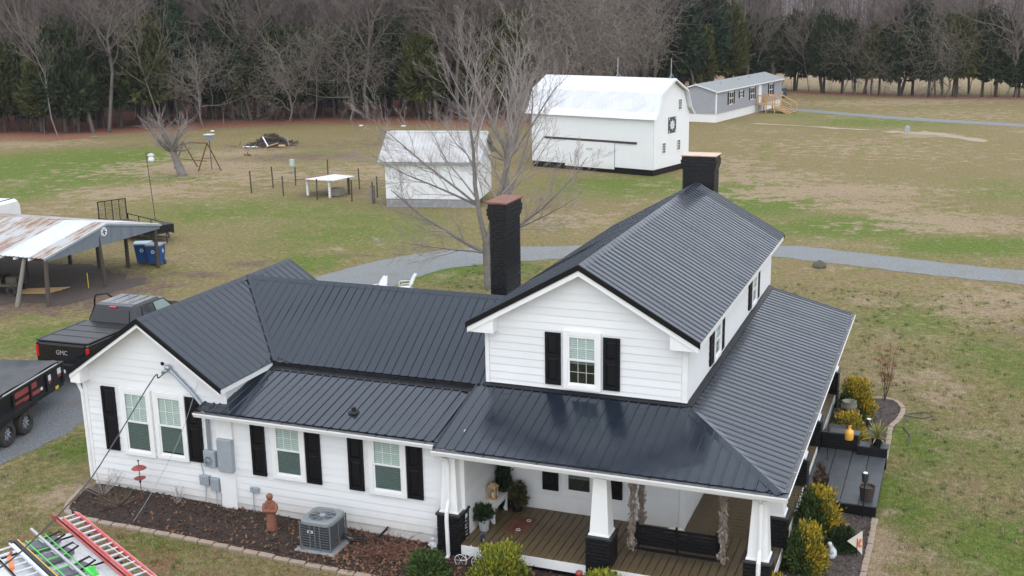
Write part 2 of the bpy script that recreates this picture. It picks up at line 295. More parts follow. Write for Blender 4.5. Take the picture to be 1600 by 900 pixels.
nx, ny = len(gx), len(gy)
V = np.stack([X.ravel(), Y.ravel(), Zg.ravel()], 1)
ii = (np.arange(ny-1)[:, None]*nx+np.arange(nx-1)[None]).ravel()
ground = raw('ground', V, np.stack([ii, ii+1, ii+nx+1, ii+nx], 1), [])
tag(ground, kind='structure')
fg, fd, fb, fl = fields(V[:, 0], V[:, 1])
for nm, arr in (('greenness', fg), ('dryness', fd), ('bareness', fb), ('litter', fl)):
    at = ground.data.attributes.new(nm, 'FLOAT', 'POINT'); at.data.foreach_set('value', arr.astype(np.float32))
ground.data.polygons.foreach_set('use_smooth', [True]*len(ground.data.polygons))
def ground_mat():
    M = bpy.data.materials.new('winter_lawn'); M.use_nodes = True; t = M.node_tree; b = t.nodes['Principled BSDF']
    N = lambda k: t.nodes.new(k); L = t.links.new
    geo = N('ShaderNodeNewGeometry')
    def noise(sc, det=8, rough=.7, st=None):
        n = N('ShaderNodeTexNoise'); n.inputs['Scale'].default_value = sc; n.inputs['Detail'].default_value = det; n.inputs['Roughness'].default_value = rough
        if st:
            mp = N('ShaderNodeMapping'); mp.inputs['Scale'].default_value = st; L(geo.outputs['Position'], mp.inputs[0]); L(mp.outputs[0], n.inputs['Vector'])
        else: L(geo.outputs['Position'], n.inputs['Vector'])
        return n.outputs['Fac']
    def math_(op, a, c, clamp=False):
        n = N('ShaderNodeMath'); n.operation = op; n.use_clamp = clamp
        for i, q in enumerate((a, c)):
            if isinstance(q, (int, float)): n.inputs[i].default_value = q
            else: L(q, n.inputs[i])
        return n.outputs[0]
    def mix(f, a, c):
        n = N('ShaderNodeMix'); n.data_type = 'RGBA'
        L(f, n.inputs[0])
        for i, q in ((6, a), (7, c)):
            if isinstance(q, tuple): n.inputs[i].default_value = (*q, 1)
            else: L(q, n.inputs[i])
        return n.outputs[2]
    def att(nm):
        a = N('ShaderNodeAttribute'); a.attribute_name = nm; return a.outputs['Fac']
    def ramp(v, p0, p1):
        n = N('ShaderNodeMapRange'); n.interpolation_type = 'SMOOTHSTEP'
        L(v, n.inputs['Value']); n.inputs['From Min'].default_value = p0; n.inputs['From Max'].default_value = p1; return n.outputs[0]
    big = noise(.16, 6, .6); med = noise(.9, 8, .72); fine = noise(5.0, 8, .8); vf = noise(32, 3, .7)
    # patchy olive base: green blades among straw
    base = mix(ramp(fine, .36, .66), (.135, .140, .028), (.42, .325, .17))
    base = mix(ramp(med, .42, .62), base, (.29, .20, .115))
    gsel = math_('ADD', math_('MULTIPLY', att('greenness'), 1.0), math_('MULTIPLY', math_('SUBTRACT', med, .5), 2.6))
    grn = mix(ramp(fine, .35, .7), (.085, .150, .016), (.225, .265, .06))
    c = mix(ramp(gsel, .12, .75), base, grn)
    dsel = math_('ADD', att('dryness'), math_('MULTIPLY', math_('SUBTRACT', med, .5), 4.0))
    dry = mix(ramp(fine, .34, .7), (.30, .215, .135), (.53, .41, .27))
    c = mix(ramp(dsel, .40, .90), c, dry)
    rnd_ = math_('ADD', math_('MULTIPLY', math_('SUBTRACT', big, .5), 3.2), math_('MULTIPLY', math_('SUBTRACT', med, .5), 4.2))
    c = mix(math_('MULTIPLY', ramp(rnd_, .15, .9), .75), c, dry)
    c = mix(math_('MULTIPLY', ramp(rnd_, -.3, -1.0), .55), c, grn)
    bsel = math_('ADD', att('bareness'), math_('MULTIPLY', math_('SUBTRACT', med, .5), 2.4))
    soil = mix(ramp(fine, .35, .7), (.125, .085, .060), (.31, .22, .165))
    c = mix(ramp(bsel, .45, .95), c, soil)
    lsel = math_('ADD', att('litter'), math_('MULTIPLY', math_('SUBTRACT', med, .5), 1.6))
    lit = mix(ramp(fine, .38, .62), (.19, .078, .05), (.44, .205, .135))
    c = mix(ramp(lsel, .35, .75), c, lit)
    c = mix(math_('MULTIPLY', ramp(vf, .58, .36), .55), c, (.06, .055, .026))
    L(c, b.inputs['Base Color']); b.inputs['Roughness'].default_value = .95; b.inputs['Specular IOR Level'].default_value = .15
    bp = N('ShaderNodeBump'); bp.inputs['Strength'].default_value = .9; bp.inputs['Distance'].default_value = .05
    L(math_('ADD', vf, math_('MULTIPLY', fine, 1.5)), bp.inputs['Height']); L(bp.outputs[0], b.inputs['Normal'])
    return M
ground.data.materials.append(ground_mat())
def gravel_mat(name, c0, c1, c2):
    M = bpy.data.materials.new(name); M.use_nodes = True; t = M.node_tree; b = t.nodes['Principled BSDF']; L = t.links.new
    geo = t.nodes.new('ShaderNodeNewGeometry'); n = t.nodes.new('ShaderNodeTexNoise'); n.inputs['Scale'].default_value = 14; n.inputs['Detail'].default_value = 4; n.inputs['Roughness'].default_value = .8
    n2 = t.nodes.new('ShaderNodeTexNoise'); n2.inputs['Scale'].default_value = .9; n2.inputs['Detail'].default_value = 5
    r = t.nodes.new('ShaderNodeValToRGB'); e = r.color_ramp.elements; e[0].position = .36; e[0].color = (*c0, 1); e[1].position = .66; e[1].color = (*c1, 1)
    mx = t.nodes.new('ShaderNodeMix'); mx.data_type = 'RGBA'; mx.inputs[7].default_value = (*c2, 1)
    mr = t.nodes.new('ShaderNodeMapRange'); mr.inputs['From Min'].default_value = .5; mr.inputs['From Max'].default_value = .75; mr.inputs['To Max'].default_value = .7
    L(geo.outputs['Position'], n.inputs['Vector']); L(geo.outputs['Position'], n2.inputs['Vector']); L(n.outputs['Fac'], r.inputs[0]); L(n2.outputs['Fac'], mr.inputs['Value'])
    L(mr.outputs[0], mx.inputs[0]); L(r.outputs[0], mx.inputs[6]); L(mx.outputs[2], b.inputs['Base Color']); b.inputs['Roughness'].default_value = .95
    bp = t.nodes.new('ShaderNodeBump'); bp.inputs['Strength'].default_value = .8; bp.inputs['Distance'].default_value = .03; L(n.outputs['Fac'], bp.inputs['Height']); L(bp.outputs[0], b.inputs['Normal'])
    return M
GRAVEL = gravel_mat('blue_grey_gravel', (.130, .138, .138), (.28, .295, .295), (.20, .175, .14))
SHADEDIRT = gravel_mat('shade_darkened_dirt', (.042, .033, .028), (.105, .080, .064), (.075, .055, .042))  # packed soil, with the shade of the carport roof put into its colour
GRAVELD = gravel_mat('dark_gravel', (.085, .09, .098), (.20, .21, .225), (.13, .11, .09))
STRAW = gravel_mat('pale_straw', (.26, .20, .13), (.44, .37, .27), (.30, .19, .10))
def smooth_poly(pts, n=8):
    P = [Vector((*p, 0)) for p in pts]; out = []
    for i in range(len(P)-1):
        p0, p1, p2, p3 = P[max(i-1, 0)], P[i], P[i+1], P[min(i+2, len(P)-1)]
        for k in range(n):
            t = k/n; out.append(.5*((2*p1)+(p2-p0)*t+(2*p0-5*p1+4*p2-p3)*t*t+(3*p1-3*p2+p3-p0)*t**3))
    out.append(P[-1]); return [(p.x, p.y) for p in out]
def strip(name, A, B, lift, mt, n=6, m=5, rough=.07):
    """a ground sheet between two edge lines, its edges worn uneven"""
    A = smooth_poly(A, n); B = smooth_poly(B, n); V = []; F = []
    for i, (a, b_) in enumerate(zip(A, B)):
        ja, jb = nr.normal(0, rough), nr.normal(0, rough)
        L_ = math.dist(a, b_)
        for k in range(m+1):
            f = k/m; f = f+(ja/L_ if k == 0 else 0)+(jb/L_ if k == m else 0)
            x, y = a[0]+(b_[0]-a[0])*f, a[1]+(b_[1]-a[1])*f
            V.append((x, y, gz(x, y)+lift))
    for i in range(len(A)-1):
        for k in range(m): o = i*(m+1)+k; F.append((o, o+1, o+m+2, o+m+1))
    o = raw(name, V, F, mt); tag(o, kind='structure'); return o
strip('gravel_driveway', [(-18.2, 15.8), (-17.0, 20.2), (-16.3, 23.2), (-14.8, 26.4), (-12.3, 28.8), (-9.3, 30.0), (-4, 32.2), (2.44, 33.8), (7.8, 32.6), (13.4, 31.4), (24, 28.5), (60, 20)],
      [(-14.0, 15.8), (-12.9, 20.0), (-11.9, 23.9), (-9.5, 26.1), (-7.7, 27.4), (-5, 28.6), (-1.5, 30.2), (2.38, 31.05), (7.9, 29.7), (13.3, 28.75), (24, 25.6), (60, 17)], .012, GRAVEL, 8)
strip('gravel_parking', [(-20.5, -14), (-20, -6), (-19.3, 0), (-18.9, 5), (-18.8, 10), (-18.1, 16.5)], [(-14.5, -14), (-13.9, -5), (-13.7, -1.5), (-14.0, 3), (-14.0, 9), (-13.9, 16.5)], .006, GRAVELD, 6)
strip('shaded_dirt_floor', [(-42, 11.6), (-36, 12.0), (-30, 11.9), (-26.5, 12.4), (-24.6, 13.3)], [(-42, 20.2), (-36, 19.6), (-30, 19.3), (-26.3, 18.6), (-23.9, 17.0)], .010, SHADEDIRT, 6, rough=.35)  # bare soil under the carport, painted darker to deepen the roof's shade
strip('far_driveway', [(-16, 109.5), (-8.8, 107), (3.8, 99.6), (15.6, 94.8), (40, 86), (80, 74)], [(-16, 106.6), (-8.4, 104.2), (4.0, 96.6), (15.5, 92.1), (40, 83.3), (80, 71)], .014, GRAVEL, 6)
strip('straw_path', [(-9.5, 90.6), (-2, 88.5), (3, 86.6), (6, 86.4), (8, 86.3), (12.4, 81.0)], [(-9.6, 89.8), (-2, 87.8), (3, 85.6), (6, 84.2), (8.5, 83), (12, 79.5)], .016, STRAW, 5, rough=.3)
def bed(name, poly, mt, lift=.03):
    n = len(poly); c = (sum(p[0] for p in poly)/n, sum(p[1] for p in poly)/n); V = []; F = []
    rings = 7
    for k in range(rings+1):
        f = 1-k/rings
        for p in poly:
            x, y = c[0]+(p[0]-c[0])*f, c[1]+(p[1]-c[1])*f
            V.append((x, y, gz(x, y)+lift*(1 if k else .3)+(rnd.uniform(0, .03) if k else 0)))
    for k in range(rings):
        for i in range(n): F.append((k*n+i, k*n+(i+1) % n, (k+1)*n+(i+1) % n, (k+1)*n+i))
    return tag(raw(name, V, F, mt), kind='structure')
FRONT_EDGE = smooth_poly([(-10.45, -2.55), (-10.2, -3.3), (-9.9, -3.72), (-9.22, -3.95), (-7.88, -3.96), (-6.2, -3.96), (-4.57, -4.0), (-3.0, -4.04), (-1.52, -4.05), (-.2, -4.1), (1.5, -4.2), (5, -4.3), (8.2, -4.2)], 5)
BED_FRONT = bed('mulch_bed', FRONT_EDGE+[(8.2, -1.9), (6, -1.9), (.2, -1.9), (-5, -1.9), (-10.3, -1.95)], MULCH)
RIGHT_EDGE = smooth_poly([(7.5, 11.85), (8.04, 11.96), (8.88, 11.93), (9.2, 11.26), (9.16, 10.38), (8.97, 9.49), (8.97, 8.43), (8.97, 6.95), (9.0, 5.0), (9.0, 3.06), (9.0, 1.68), (8.97, 0.03), (8.9, -2), (8.2, -4.2)], 5)
BED_RIGHT = bed('mulch_bed', RIGHT_EDGE+[(7.2, -4.1), (7.15, 0), (7.15, 6), (7.15, 11.8)], MULCHR)
def edging(parent, line, step, skip=None):
    L_ = 0; acc = 0; cnt = 0
    pts = [Vector((*p, 0)) for p in line]
    segs = [(pts[i], pts[i+1]) for i in range(len(pts)-1)]
    pos = 0; total = sum((b-a).length for a, b in segs); d = 0
    proto = None
    while pos < total-step*.5:
        d = pos+step/2; acc = 0
        for a, b in segs:
            l = (b-a).length
            if acc+l >= d: break
            acc += l
        t = (b-a).normalized(); p = a+t*(d-acc); pos += step
        if skip and skip(p): continue
        if proto is None:
            mb = MB(); h = step/2-.012
            mb.box(-h, h, -.075, .075, -.06, .075); proto = mb.build('edging_stone', EDGE, parent, bevel=.018, org=(0, 0, 0)); q = proto
        else: q = proto.copy(); COL.objects.link(q); q.parent = parent
        q.location = (p.x, p.y, gz(p.x, p.y)+rnd.uniform(-.008, .01)); q.rotation_euler = (rnd.uniform(-.04, .04), rnd.uniform(-.03, .03), math.atan2(t.y, t.x)+rnd.uniform(-.05, .05)); q.scale = (1, rnd.uniform(.9, 1.1), 1)
edging(BED_FRONT, FRONT_EDGE, .42)
edging(BED_RIGHT, RIGHT_EDGE, .36, lambda p: 3.0 < p.y < 6.9 and p.x > 8.8)
def flakes(name, pts, size, mats, flat=.35, lift=.01):
    """scattered small leaf or chip faces"""
    n = len(pts); P = np.array(pts, float); a = nr.uniform(0, 2*PI, n); s = size*nr.uniform(.5, 1.3, n)
    V = np.zeros((n, 4, 3)); u = np.stack([np.cos(a), np.sin(a), nr.uniform(-flat, flat, n)], 1); v = np.stack([-np.sin(a)*.6, np.cos(a)*.6, nr.uniform(-flat, flat, n)], 1)
    for k, (i, j) in enumerate(((-1, 0), (0, -1), (1, 0), (0, 1))): V[:, k] = P+(u*i+v*j)*s[:, None]
    V[:, :, 2] += lift+.3*s[:, None]
    return raw(name, V.reshape(-1, 3), np.arange(n*4).reshape(n, 4), mats, mi=nr.randint(0, len(mats), n) if isinstance(mats, list) else None, kind='stuff')
def in_poly(x, y, poly):
    c = False; j = len(poly)-1
    for i in range(len(poly)):
        (xi, yi), (xj, yj) = poly[i], poly[j]
        if (yi > y) != (yj > y) and x < (xj-xi)*(y-yi)/(yj-yi)+xi: c = not c
        j = i
    return c
def scatter_poly(poly, n, dens=None):
    xs = [p[0] for p in poly]; ys = [p[1] for p in poly]; out = []; tries = 0
    while len(out) < n and tries < n*40:
        tries += 1
        x, y = rnd.uniform(min(xs), max(xs)), rnd.uniform(min(ys), max(ys))
        if in_poly(x, y, poly) and (dens is None or rnd.random() < dens(x, y)): out.append((x, y, gz(x, y)+.045))
    return out
PF = FRONT_EDGE+[(8.2, -2.1), (-10.3, -2.1)]; PR = RIGHT_EDGE+[(7.3, -4.1), (7.3, 11.8)]
flakes('mulch_chips', scatter_poly(PF, 6000), .035, CHIP, .5)
flakes('mulch_chips', scatter_poly(PR, 3500), .035, [CHIP, CHIPR], .5)
flakes('fallen_leaves', scatter_poly(PF, 2000, lambda x, y: .04+.9*math.exp(-((x+1.4)/1.7)**2)+.14*math.exp(-((x+6.0)/1.6)**2)), .040, [LEAFO, LEAFO, BROWNLEAF], .7, .015)
flakes('fallen_leaves', [(x, y, gz(x, y)+.01) for x, y in ((rnd.uniform(-10, 1), -4.2-abs(rnd.gauss(0, .35))) for _ in range(420))], .035, [LEAFO, BROWNLEAF], .5, .01)
# grass blades near the house, thinner with distance
def blades(n):
    x = nr.uniform(-20, 16, n*3); y = nr.uniform(-9, 30, n*3)
    d = np.hypot(x-CAM[0], y-CAM[1]); keep = nr.uniform(0, 1, n*3) < (30/np.maximum(d, 30))**1.5
    keep &= ~((x > -11.5) & (x < 9.05) & (y > -4.0) & (y < 12.1)); keep &= ~((x < -13.5) & (y < 16) & (x > -19.5)); keep &= ~((x > -12.2) & (x < 9.3) & (y > -2.3) & (y < 12.3))
    keep &= ~((y > 26) & (x > -19)) & ~((x < -11) & (y > 14))
    x, y = x[keep][:n], y[keep][:n]; n = len(x)
    g, dd, b, l = fields(x, y); grn = (g-dd*.7+nr.normal(0, .45, n)) > .15
    h = nr.uniform(.02, .06, n); a = nr.uniform(0, 2*PI, n); wdt = nr.uniform(.006, .016, n); lean = nr.normal(0, .025, (n, 2))
    z = gz(x, y); V = np.zeros((n, 3, 3))
    V[:, 0] = np.stack([x-np.cos(a)*wdt, y-np.sin(a)*wdt, z-.005], 1); V[:, 1] = np.stack([x+np.cos(a)*wdt, y+np.sin(a)*wdt, z-.005], 1); V[:, 2] = np.stack([x+lean[:, 0], y+lean[:, 1], z+h], 1)
    GB = mat('green_grass_blade', (.13, .18, .036), .8, var=(.22, .24, .07), scale=.8); SB = mat('straw_grass_blade', (.36, .295, .19), .85, var=(.27, .225, .12), scale=.8)
    for nm, s, mm in (('grass', grn, GB), ('grass', ~grn, SB)):
        k = int(s.sum()); raw(nm, V[s].reshape(-1, 3), np.arange(k*3).reshape(k, 3), mm, kind='stuff')
blades(190000)
def tufts(n, mt, h0, h1):
    x = nr.uniform(-20, 15, n*4); y = nr.uniform(-9, 26, n*4); d = np.hypot(x-CAM[0], y-CAM[1])
    keep = ~((x > -12.6) & (x < 9.4) & (y > -4.3) & (y < 12.4)) & ~((x < -13.2) & (x > -20)) & ~((x < -11) & (y > 14)); x, y = x[keep][:n], y[keep][:n]; V = []
    for a, b in zip(x, y):
        z = float(gz(a, b))
        for k in range(14):
            t = rnd.uniform(0, 6.28); px_, py_ = a+rnd.gauss(0, .05), b+rnd.gauss(0, .05); h = rnd.uniform(h0, h1); c, s = math.cos(t)*.012, math.sin(t)*.012
            V += [(px_-c, py_-s, z), (px_+c, py_+s, z), (px_+rnd.gauss(0, .05), py_+rnd.gauss(0, .05), z+h)]
    raw('grass_tufts', V, np.arange(len(V)).reshape(-1, 3), mt, kind='stuff')
tufts(900, mat('dark_green_tuft', (.065, .105, .018), .8, var=(.11, .14, .03), scale=.8), .05, .12); tufts(500, mat('dead_straw_tuft', (.30, .235, .14), .85, var=(.19, .14, .08), scale=.8), .05, .13)
flakes('fallen_leaves', [(x, y, gz(x, y)+.01) for x, y in ((rnd.uniform(9.1, 15), rnd.uniform(-4, 22)) for _ in range(500))]+[(x, y, gz(x, y)+.01) for x, y in ((rnd.uniform(-14, -10.7), rnd.uniform(-8, 3)) for _ in range(160))], .032, [BROWNLEAF, LEAFO], .5, .012)
# ------------------------------------------------------------------ the farmhouse
HOUSE = thing('farmhouse', 'white farmhouse with black ribbed metal roofs and a wraparound porch', 'house', (0, 0, 0))
W, ZP, ZR, ZE, OV, EV, D = 4.9, 3.37, 6.521, 4.938, .33, .364, 11.87
XC, WC, YU, ZU, YRD, ZW, YG, YB = -8.258, 2.312, -.124, 3.36, 2.347, 4.914, -2.47, 4.565
YW, XL, Z0, ZD, YD = -2.079, -10.445, .25, .293, -2.42
PXR, PYF, ZPE = 7.505, -2.657, 2.679
BW = .188                                       # siding board height in view
def hpart(mb, name, mt, parent=HOUSE, **k): return mb.build(name, mt, parent, **k)
def boards(a, b, z0, z1, nrm, clip=None):
    """lap siding boards between plan points a and b; clip(z) gives the part of the run (0..1) left at that height"""
    a = Vector((*a, 0)); b = Vector((*b, 0)); t = (b-a).normalized(); L_ = (b-a).length; n = Vector((*nrm, 0)); z = z0; shared = {}
    while z < z1-.02:
        h = min(BW, z1-z)
        r0 = clip(z) if clip else (0, 1); r1 = clip(z+h) if clip else (0, 1)
        if r0[1]-r0[0] < .01: z += BW; continue
        key = (round(h, 3), clip is None)
        if clip is None and key in shared: dup_piece(shared[key], (0, 0, z-z0), HOUSE)
        else:
            def P(f, zz, out): return a+t*(L_*f)+n*out+Vector((0, 0, zz))
            mb = MB(); q = [P(r0[0], z, .026), P(r0[1], z, .026), P(r1[1], z+h, .008), P(r1[0], z+h, .008), P(r0[0], z, -.01), P(r0[1], z, -.01), P(r1[1], z+h, -.01), P(r1[0], z+h, -.01)]
            mb.add(q, [(0, 1, 2, 3), (5, 4, 7, 6), (1, 0, 4, 5), (0, 3, 7, 4), (2, 1, 5, 6), (3, 2, 6, 7)])
            o = hpart(mb, 'siding_board', WHITE)
            if clip is None: shared[key] = o
        z += BW
# ---- wall cores
mb = MB()
mb.box(.012, W-.012, .012, D-.012, -.1, 4.85)
mb.prism([(.012, .012, 4.85), (W-.012, .012, 4.85), (W/2, .012, 6.33)], (0, D-.024, 0))
mb.box(XL+.012, .24, YW+.012, 4.4, -.1, 2.58)
mb.box(XL+.012, XC+2.04, YW+.012, 4.32, 2.58, 3.05)
mb.prism([(XL+.012, YW+.012, 3.05), (XC+2.04, YW+.012, 3.05), (XC+2.04, YW+.012, 3.30), (XC, YW+.012, 4.80), (XL+.012, YW+.012, 3.36)], (0, 6.4, 0))
mb.box(XC+2, .0, .05, 4.3, 3.0, 3.25)
hpart(mb, 'wall', WHITE)
mb = MB(); mb.box(XL+.05, .2, YW+.03, 4.3, -.5, Z0+.01); mb.box(.05, W-.05, .05, D-.05, -.5, .3)
hpart(mb, 'foundation', BLACK)
# ---- siding
slope = (ZR-ZE)/(W/2+EV)
def gable_clip(z):
    f = max(0, (z-4.98)/slope/W); return (min(f, .5), max(1-f, .5))
boards((.10, 0), (W-.10, 0), ZP-.02, 6.42, (0, -1), gable_clip)
boards((.3, 0), (W-.10, 0), ZD, 3.1, (0, -1))
boards((W, .1), (W, D-.1), 3.36, 4.85, (1, 0))
boards((W, .1), (W, D-.1), ZD, 3.1, (1, 0))
csl = (ZW-ZU)/WC
def cg_clip(z):
    L_ = 2*2.187; f = max(0, (z-3.36)/csl/L_); return (min(f, .5), max(1-f, .5))
boards((XL+.10, YW), (.16, YW), Z0, 2.62, (0, -1))
boards((XC-2.187, YW), (XC+2.187, YW), 2.62, 4.82, (0, -1), cg_clip)
boards((.25, YW+.1), (.25, -.02), ZD, 2.9, (1, 0))
boards((XL, 4.4), (XL, YW+.1), Z0, 3.3, (-1, 0))
boards((XC+2.05, YW+.05), (XC+2.05, -.1), 2.6, 3.2, (1, 0))
def corner(x, y, z0, z1, w_=.1):
    mb = MB(); mb.box(x-w_/2, x+w_/2, y-w_/2, y+w_/2, z0, z1); hpart(mb, 'corner_board', TRIM, bevel=.006)
corner(.045, .01, 3.33, 4.86); corner(W-.03, .03, 3.33, 4.86, .13); corner(W-.03, .03, ZD, 2.9, .13); corner(XL+.03, YW+.03, Z0, 3.1, .13); corner(.22, YW+.02, Z0, 2.6, .12); corner(W-.03, D-.03, 3.36, 4.9, .12)
mb = MB(); mb.box(-6.40, -5.94, YW-.09, YW+.02, .03, 2.5); hpart(mb, 'chase', TRIM, bevel=.006)
# ---- roofs: 0.8 m ribbed sheets
RIB = .238
RIBK = 1.0
def rib_profile(t0, t1):
    """(distance along eave, height) of the sheet profile between two distances"""
    pts = []
    k = math.floor(t0/RIB/RIBK)-1
    while k*RIB*RIBK < t1+RIB:
        c = k*RIB
        for d, h in ((-.038, 0), (-.015, .038), (.015, .038), (.038, 0)): pts.append((c*RIBK+d, h))
        k += 1
    out = [(t, h) for t, h in pts if t0 < t < t1]
    def ev(t):
        for (a, ha), (b, hb) in zip(pts, pts[1:]):
            if a <= t <= b: return ha+(hb-ha)*(t-a)/max(b-a, 1e-6)
        return 0
    return [(t0, ev(t0))]+out+[(t1, ev(t1))]
def bounds(poly, t):
    ss = []
    for (a, b), (c, d) in zip(poly, poly[1:]+poly[:1]):
        if abs(c-a) < 1e-9:
            if abs(t-a) < 1e-6: ss += [b, d]
        elif min(a, c)-1e-9 <= t <= max(a, c)+1e-9: ss.append(b+(d-b)*(t-a)/(c-a))
    return (min(ss), max(ss)) if ss else None
def roof(poly3, along, owner=HOUSE, mt=ROOF, sheet=None, thick=.02, name='roof_panel', flat=False):
    """cut the roof plane poly3 (convex) into ribbed sheets running up the slope; along = horizontal eave direction"""
    global RIBK
    RIBK = 1.16 if abs(along[1]) > .9 and owner is HOUSE else 1.0
    sheet = sheet or RIB*RIBK*3
    P = [Vector(p) for p in poly3]; n = (P[1]-P[0]).cross(P[2]-P[0]).normalized()
    if n.z < 0: n = -n
    e = Vector(along).normalized(); u = n.cross(e).normalized()
    if u.z < 0: u = -u
    O = P[0]; poly = [((p-O).dot(e), (p-O).dot(u)) for p in P]
    t0, t1 = min(p[0] for p in poly), max(p[0] for p in poly); kinks = sorted(p[0] for p in poly)
    a = t0; idx = 0
    while a < t1-.01:
        b = min(a+sheet, t1)
        if t1-b < .12: b = t1
        pr = rib_profile(a-t0, b-t0) if not flat else [(a-t0, 0), (b-t0, 0)]
        pr = [(t+t0, h) for t, h in pr]; pr += [(k, 0) for k in kinks if a+.001 < k < b-.001]; pr.sort()
        mb = MB(); vs = []; zz = .0025*(idx % 2)
        for t, h in pr:
            bd = bounds(poly, min(max(t, t0), t1)) or (0, 0)
            for s_ in bd: vs.append(O+e*t+u*s_+n*(h+zz))
        k = len(pr); top = [(2*i, 2*i+2, 2*i+3, 2*i+1) for i in range(k-1)]
        vs2 = [p-n*(thick+0) for p in (vs[0], vs[1], vs[-2], vs[-1])]
        mb.add(vs+vs2, top+[(2*k, 2*k+2, 2*k+3, 2*k+1)]+[(0, 1, 2*k+1, 2*k), (2*k-2, 2*k-1, 2*k+3, 2*k+2)])
        o = mb.build(name, mt, owner)
        a = b; idx += 1
def cap(p, q, n1, n2, wdt=.13, lift=.026, name='ridge_cap', mt=ROOF):
    """folded ridge or hip flashing along p-q with wings down both slopes"""
    p, q, n1, n2 = Vector(p), Vector(q), Vector(n1).normalized(), Vector(n2).normalized(); t = (q-p).normalized(); mid = (n1+n2).normalized()
    def wing(n, other):
        d = t.cross(n).normalized()
        if d.dot(other) > 0: d = -d
        return d
    d1, d2 = wing(n1, n2), wing(n2, n1)
    mb = MB(); vs = []
    for o in (p, q):
        vs += [o+n1*lift+d1*wdt, o+mid*(lift+.016), o+n2*lift+d2*wdt, o+n1*(lift-.022)+d1*wdt, o+mid*(lift-.02), o+n2*(lift-.022)+d2*wdt]
    mb.add(vs, [(0, 1, 7, 6), (1, 2, 8, 7), (3, 9, 10, 4), (4, 10, 11, 5), (0, 6, 9, 3), (2, 5, 11, 8), (0, 3, 4, 1), (1, 4, 5, 2), (6, 7, 10, 9), (7, 8, 11, 10)])
    return mb.build(name, mt, HOUSE)
nR = Vector((slope, 0, 1)); nL = Vector((-slope, 0, 1)); nCR = Vector((csl, 0, 1)); nCL = Vector((-csl, 0, 1)); wsl = (ZW-ZU)/(YRD-YU); nWF = Vector((0, -wsl, 1)); nWB = Vector((0, wsl, 1))
roof([(W+EV, -OV, ZE), (W+EV, D+OV, ZE), (W/2, D+OV, ZR), (W/2, -OV, ZR)], (0, 1, 0))
roof([(-EV, -OV, ZE), (-EV, D+OV, ZE), (W/2, D+OV, ZR), (W/2, -OV, ZR)], (0, 1, 0))
cap((W/2, -OV, ZR), (W/2, D+OV, ZR), nR, nL, .15)
roof([(XC, YRD, ZW), (-.01, YRD, ZW), (-.01, YU, ZU), (XC+WC, YU, ZU)], (1, 0, 0))
zb_ = ZW-(YB-YRD)*wsl
roof([(XC, YRD, ZW), (XC+WC*.9, YB, zb_), (-.01, YB, zb_), (-.01, YRD, ZW)], (1, 0, 0))
roof([(XC, YG, ZW), (XC+WC, YG, ZU), (XC+WC, YU, ZU), (XC, YRD, ZW)], (0, 1, 0))
f = (YB-YRD)/(YRD-YU)*.98
roof([(XC, YRD, ZW), (XC+WC*f, YB, ZW-WC*f*csl), (XC, YB, ZW)], (0, 1, 0))
roof([(XC, YG, ZW), (XC-WC, YG, ZU), (XC-WC, YB, ZU), (XC, YB, ZW)], (0, 1, 0))
cap((XC, YG, ZW), (XC, YB, ZW), nCR, nCL, .13); cap((XC+.1, YRD, ZW), (-.02, YRD, ZW), nWF, nWB, .13)
def flat_strip(p, q, side, wdt, n, lift, name, mt=ROOF, th=.012):
    p, q, n = Vector(p), Vector(q), Vector(n).normalized(); s = Vector(side); t = (q-p).normalized(); s = (s-t*s.dot(t)-n*s.dot(n)).normalized()
    mb = MB(); mb.prism([p+n*lift, q+n*lift, q+n*lift+s*wdt, p+n*lift+s*wdt], n*th); return mb.build(name, mt, HOUSE)
flat_strip((XC, YRD, ZW), (XC+WC, YU, ZU), (0, 1, 0), .11, nWF, .024, 'valley_flashing'); flat_strip((XC, YRD, ZW), (XC+WC, YU, ZU), (0, -1, 0), .05, nCR, .024, 'valley_flashing', BLACK)
SHT, SHE, YSE = 3.235, 2.755, -2.50; ssl = (SHT-SHE)/(2.4)
def shz(y): return SHE+(y-YSE)*ssl
roof([(-6.26, YSE, SHE), (-.22, YSE, SHE), (-.22, -.10, SHT), (-6.26, -.10, SHT)], (1, 0, 0))
roof([(-6.66, YSE, SHE), (-6.26, YSE, SHE), (-6.26, YW-.03, shz(YW-.03)), (-6.66, YW-.03, shz(YW-.03))], (1, 0, 0))
psl = (ZP-ZPE)/(-PYF)
roof([(-.2, PYF, ZPE), (PXR, PYF, ZPE), (W, 0, ZP), (-.2, 0, ZP)], (1, 0, 0))
roof([(PXR, PYF, ZPE), (PXR, 11.67, ZPE), (W, 11.67, ZP), (W, 0, ZP)], (0, 1, 0))
nPF = Vector((0, -psl, 1)); nPR = Vector(((ZP-ZPE)/(PXR-W), 0, 1))
cap((W, 0, ZP), (PXR-.02, PYF+.02, ZPE), nPF, nPR, .15, name='hip_cap')
